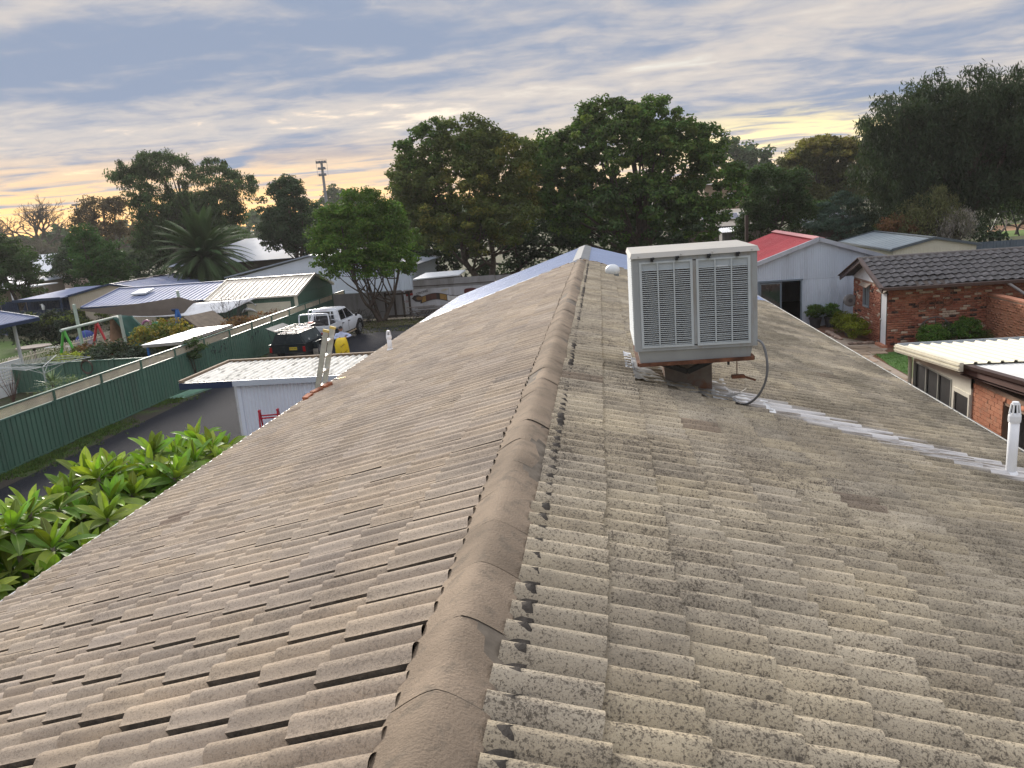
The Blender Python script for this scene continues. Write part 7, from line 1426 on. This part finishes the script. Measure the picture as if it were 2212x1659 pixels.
tree('orange_shrub', 'rust orange shrub peeping over the cream garage roof', (20.6, 57.2, 0), [(20.5, 57.2, 2.9, 1.1, .9, .8)], 70, 60, .4, (.2, .06), m_l_rust, .1, 6, 58)
tree('cedar_tree', 'bluish feathery conifer in front of the old hut', (17.9, 62, 0), [(18.2, 62, 4.2, 1.5, 1.4, 1.3), (17.2, 61.5, 3.0, 1.6, 1.4, .9), (19.4, 62, 3.0, 1.5, 1.4, 1.2)], 180, 80, .5, (.26, .06), leafm('leaf_cedar', (0.072, 0.113, 0.087)), .18, 10, 59, flat=.35)
tree('small_field_tree', 'small dark tree on the far lawn at the right edge', (40.5, 82, 0), [(40.5, 82, 2.4, 1.3, 1.2, 1.2), (43.5, 82, 3.2, 2.0, 1.5, 1.8)], 100, 60, .5, (.24, .1), m_l_dark, .14, 6, 60)
# bare sunrise tree
wb = thing('bare_willow', 'leafless spreading tree against the orange glow at far left', 'tree', (-115.5, 150, 0)); b = MB(); rs_ = random.Random(5)
def limb(b, p, d, L, r, dep):
    q = p+d*L; mid = p.lerp(q, .5)+Vector((rs_.gauss(0, .10), rs_.gauss(0, .1), rs_.gauss(0, .06)))*L; b.tube([p, mid, q], [r, r*.85, r*.68], 5)
    if dep:
        for _ in range(3 if dep > 2 else rs_.choice((2, 3, 3))): limb(b, q if rs_.random() < .5 else mid.lerp(q, rs_.random()), (d+Vector((rs_.gauss(0, .62), rs_.gauss(0, .4), rs_.gauss(.02, .35)))).normalized(), L*rs_.uniform(.58, .82), r*.6, dep-1)
limb(b, Vector((0, 0, 0)), Vector((.05, 0, 1)), 5.0, .6, 0)
for d in ((-.7, 0, .8), (-.2, .2, 1), (.35, 0, 1), (.8, .1, .7), (.1, -.2, 1)): limb(b, Vector((.25, 0, 4.6)), Vector(d).normalized(), 4.2, .34, 5)
b.build('branch', mat('bare_grey_bark', (.095, .08, .062), .9, .2, 2), wb)
for i, (x, y, s_, lab) in enumerate(((-100, 150, .8, 'smaller leafless tree right of the bare spreading tree'), (-126, 148, 1.0, 'leafless tree at the left picture edge behind the bare spreading tree'))):
    c = dup(wb, None, location=(x, y, -1.5), rotation_euler=(0, 0, 1.3+i), scale=(s_, s_, s_), label=lab)
tree('hazy_thicket', 'grey leafless thicket below the bare trees at far left', (-105, 140, 0), [(-118, 140, 4, 6, 4, 3.4), (-108, 140, 4, 6, 4, 3.6), (-98, 140, 4.2, 6, 4, 3.4), (-126, 140, 6, 5, 4, 5)], 380, 60, 1.2, (.8, .10), leafm('twig_grey', (0.109, 0.099, 0.084)), .2, 8, 61)
# palm
pm = thing('palm_tree', 'stout date palm with dense drooping fronds between the trees', 'palm tree', (-32.0, 60, 0)); b = MB(); b.tube([(0, 0, 0), (.05, 0, 2), (0, 0, 4.2)], [.42, .38, .42], 12); b.build('trunk', m_bark, pm)
def frond(droop, L=4.3):
    b = MB(); n_ = 26; pts_ = []
    for i in range(n_+1): t = i/n_; pts_.append(Vector((L*t*(1-.16*droop*t), 0, L*(.16*t-droop*.62*t*t))))
    b.tube(pts_[::2], [.035*(1-.8*i/(n_/2)) for i in range(n_//2+1)], 4)
    for i in range(3, n_+1):
        t = i/n_; l = .55*math.sin(math.pi*(.12+.86*t))**.7; p = pts_[i]; d = (pts_[i]-pts_[i-1]).normalized()
        for s_ in (-1, 1):
            for ph in (0, .33, .67):
                p2 = p-(pts_[i]-pts_[i-1])*ph; tip_ = p2+d*l*.55+Vector((0, s_*l*.8, .10*l-.38*l*droop)); b.add([p2-d*.035, p2+d*.035, tip_], [(0, 1, 2)])
    return b
FM = []; m_palm = leafm('palm_leaf', (.050, .085, .034), .3, .015, .12, .75)
for dr in (.35, .75, 1.1, 1.4, 1.7):
    o = frond(dr).build('frond', m_palm); FM.append(o.data); bpy.data.objects.remove(o)
for k in range(150):
    f = k/150; az = k*2.399; el = rad(82-112*f**.9); M = Matrix.Translation((0, 0, 4.35-.4*f)) @ Matrix.Rotation(az, 4, 'Z') @ Matrix.Rotation(-el, 4, 'Y') @ Matrix.Rotation(random.gauss(0, .2), 4, 'X') @ Matrix.Scale(random.uniform(.9, 1.12), 4); inst('frond', FM[min(4, int(.6+f*4*random.uniform(.7, 1.1)))], pm, M)
# distant vegetation
tree('distant_tree', 'hazy distant tree right of the floodlight mast', (-78, 230, 0), [(-78, 230, 13, 5, 4, 4), (-73, 230, 10, 4, 4, 4)], 90, 60, 1.6, (.9, .6), m_l_dark, .4, 6, 62, group='distant trees on the skyline'); tree('distant_tree', 'hazy distant tree in the gap left of the golden tree', (33, 190, 0), [(31, 190, 13, 5, 4, 5), (36, 190, 12, 4, 4, 4.5)], 110, 60, 1.6, (.9, .6), m_l_dark, .4, 6, 63, group='distant trees on the skyline')
g = np.random.default_rng(9); ew = []
for k in range(150):
    a = g.uniform(-.82, .62); d = g.uniform(240, 420); ew.append((d*math.sin(a), d*math.cos(a), g.uniform(2, 5), g.uniform(8, 18), 6, g.uniform(4, 8.5)))
fw, _ = foliage('far_woods', ew, 2300, 22, 3.2, (2.6, 1.6), m_l_dark, seed=10, kind='stuff'); fw['label'] = 'belt of distant woods along the horizon'
# floodlight towers
def tower(label, loc, h, rows, m1):
    t = thing('floodlight_tower', label, 'floodlight', loc, group='sports floodlight towers'); b = MB(); b.tube([(0, 0, 0), (0, 0, h)], [.42, .26], 10); b.build('mast', m1, t)
    for r in range(rows):
        z = h-.2-r*1.35; b = MB(); b.beam((-1.15+.25*r, 0, z), (1.15-.25*r, 0, z), .12, .12); b.build('crossarm', m1, t)
        for x in ((-.9, -.3, .3, .9) if r == 0 else (-.6, 0, .6)):
            b = MB(); b.hexa([(x-.25, -.5, z-.1), (x+.25, -.5, z-.1), (x+.2, .1, z-.1), (x-.2, .1, z-.1), (x-.25, -.4, z+.42), (x+.25, -.4, z+.42), (x+.15, .1, z+.3), (x-.15, .1, z+.3)]); b.build('lamp', mat('lamp_dark', (.10, .11, .13), .5, .1, 2), t)
    if rows > 1:
        b = MB()
        for x in (-1.2, 1.2): b.beam((x, 0, h-3.0), (x, 0, h+.5), .05, .05)
        b.beam((-1.2, 0, h+.5), (1.2, 0, h+.5), .05, .05); b.build('lamp_frame', m1, t)
    return t
m_mast = mat('mast_grey', (.20, .21, .23), .5, .1, 1); tower('tall grey sports floodlight tower with three rows of lamps', (-60, 170, 0), 19.5, 3, m_mast); tower('distant small floodlight mast above the brown tree', (-154.7, 220, 0), 17.4, 1, m_mast)
tree('undergrowth', 'dark undergrowth below the drooping giants on the right', (33, 70, 0), [(24, 69, 1.2, 3.5, 2, 1.5), (30, 70, 1.0, 3.5, 2, 1.1), (48, 95, 2.5, 8, 3, 3), (62, 100, 4, 9, 3, 5), (44, 104, 3.5, 8, 3, 4)], 300, 60, .9, (.4, .25), m_l_deep, .1, 4, 64, cat='undergrowth')
# ================================================================== MORNING HAZE
hv = bpy.data.materials.new('morning_haze'); hv.use_nodes = True; t_ = NT(hv.node_tree); t_.n.remove(t_.n['Principled BSDF'])
pv = t_.new('ShaderNodeVolumePrincipled'); pv.inputs['Color'].default_value = (.86, .86, .86, 1); pv.inputs['Density'].default_value = .00028; pv.inputs['Anisotropy'].default_value = .3
t_.l.new(pv.outputs[0], t_.n['Material Output'].inputs['Volume'])
hzb = MB().box(-600, 600, -60, 520, -1, 26).build('haze', hv, kind='stuff'); hzb['label'] = 'thin pale morning haze over the town'
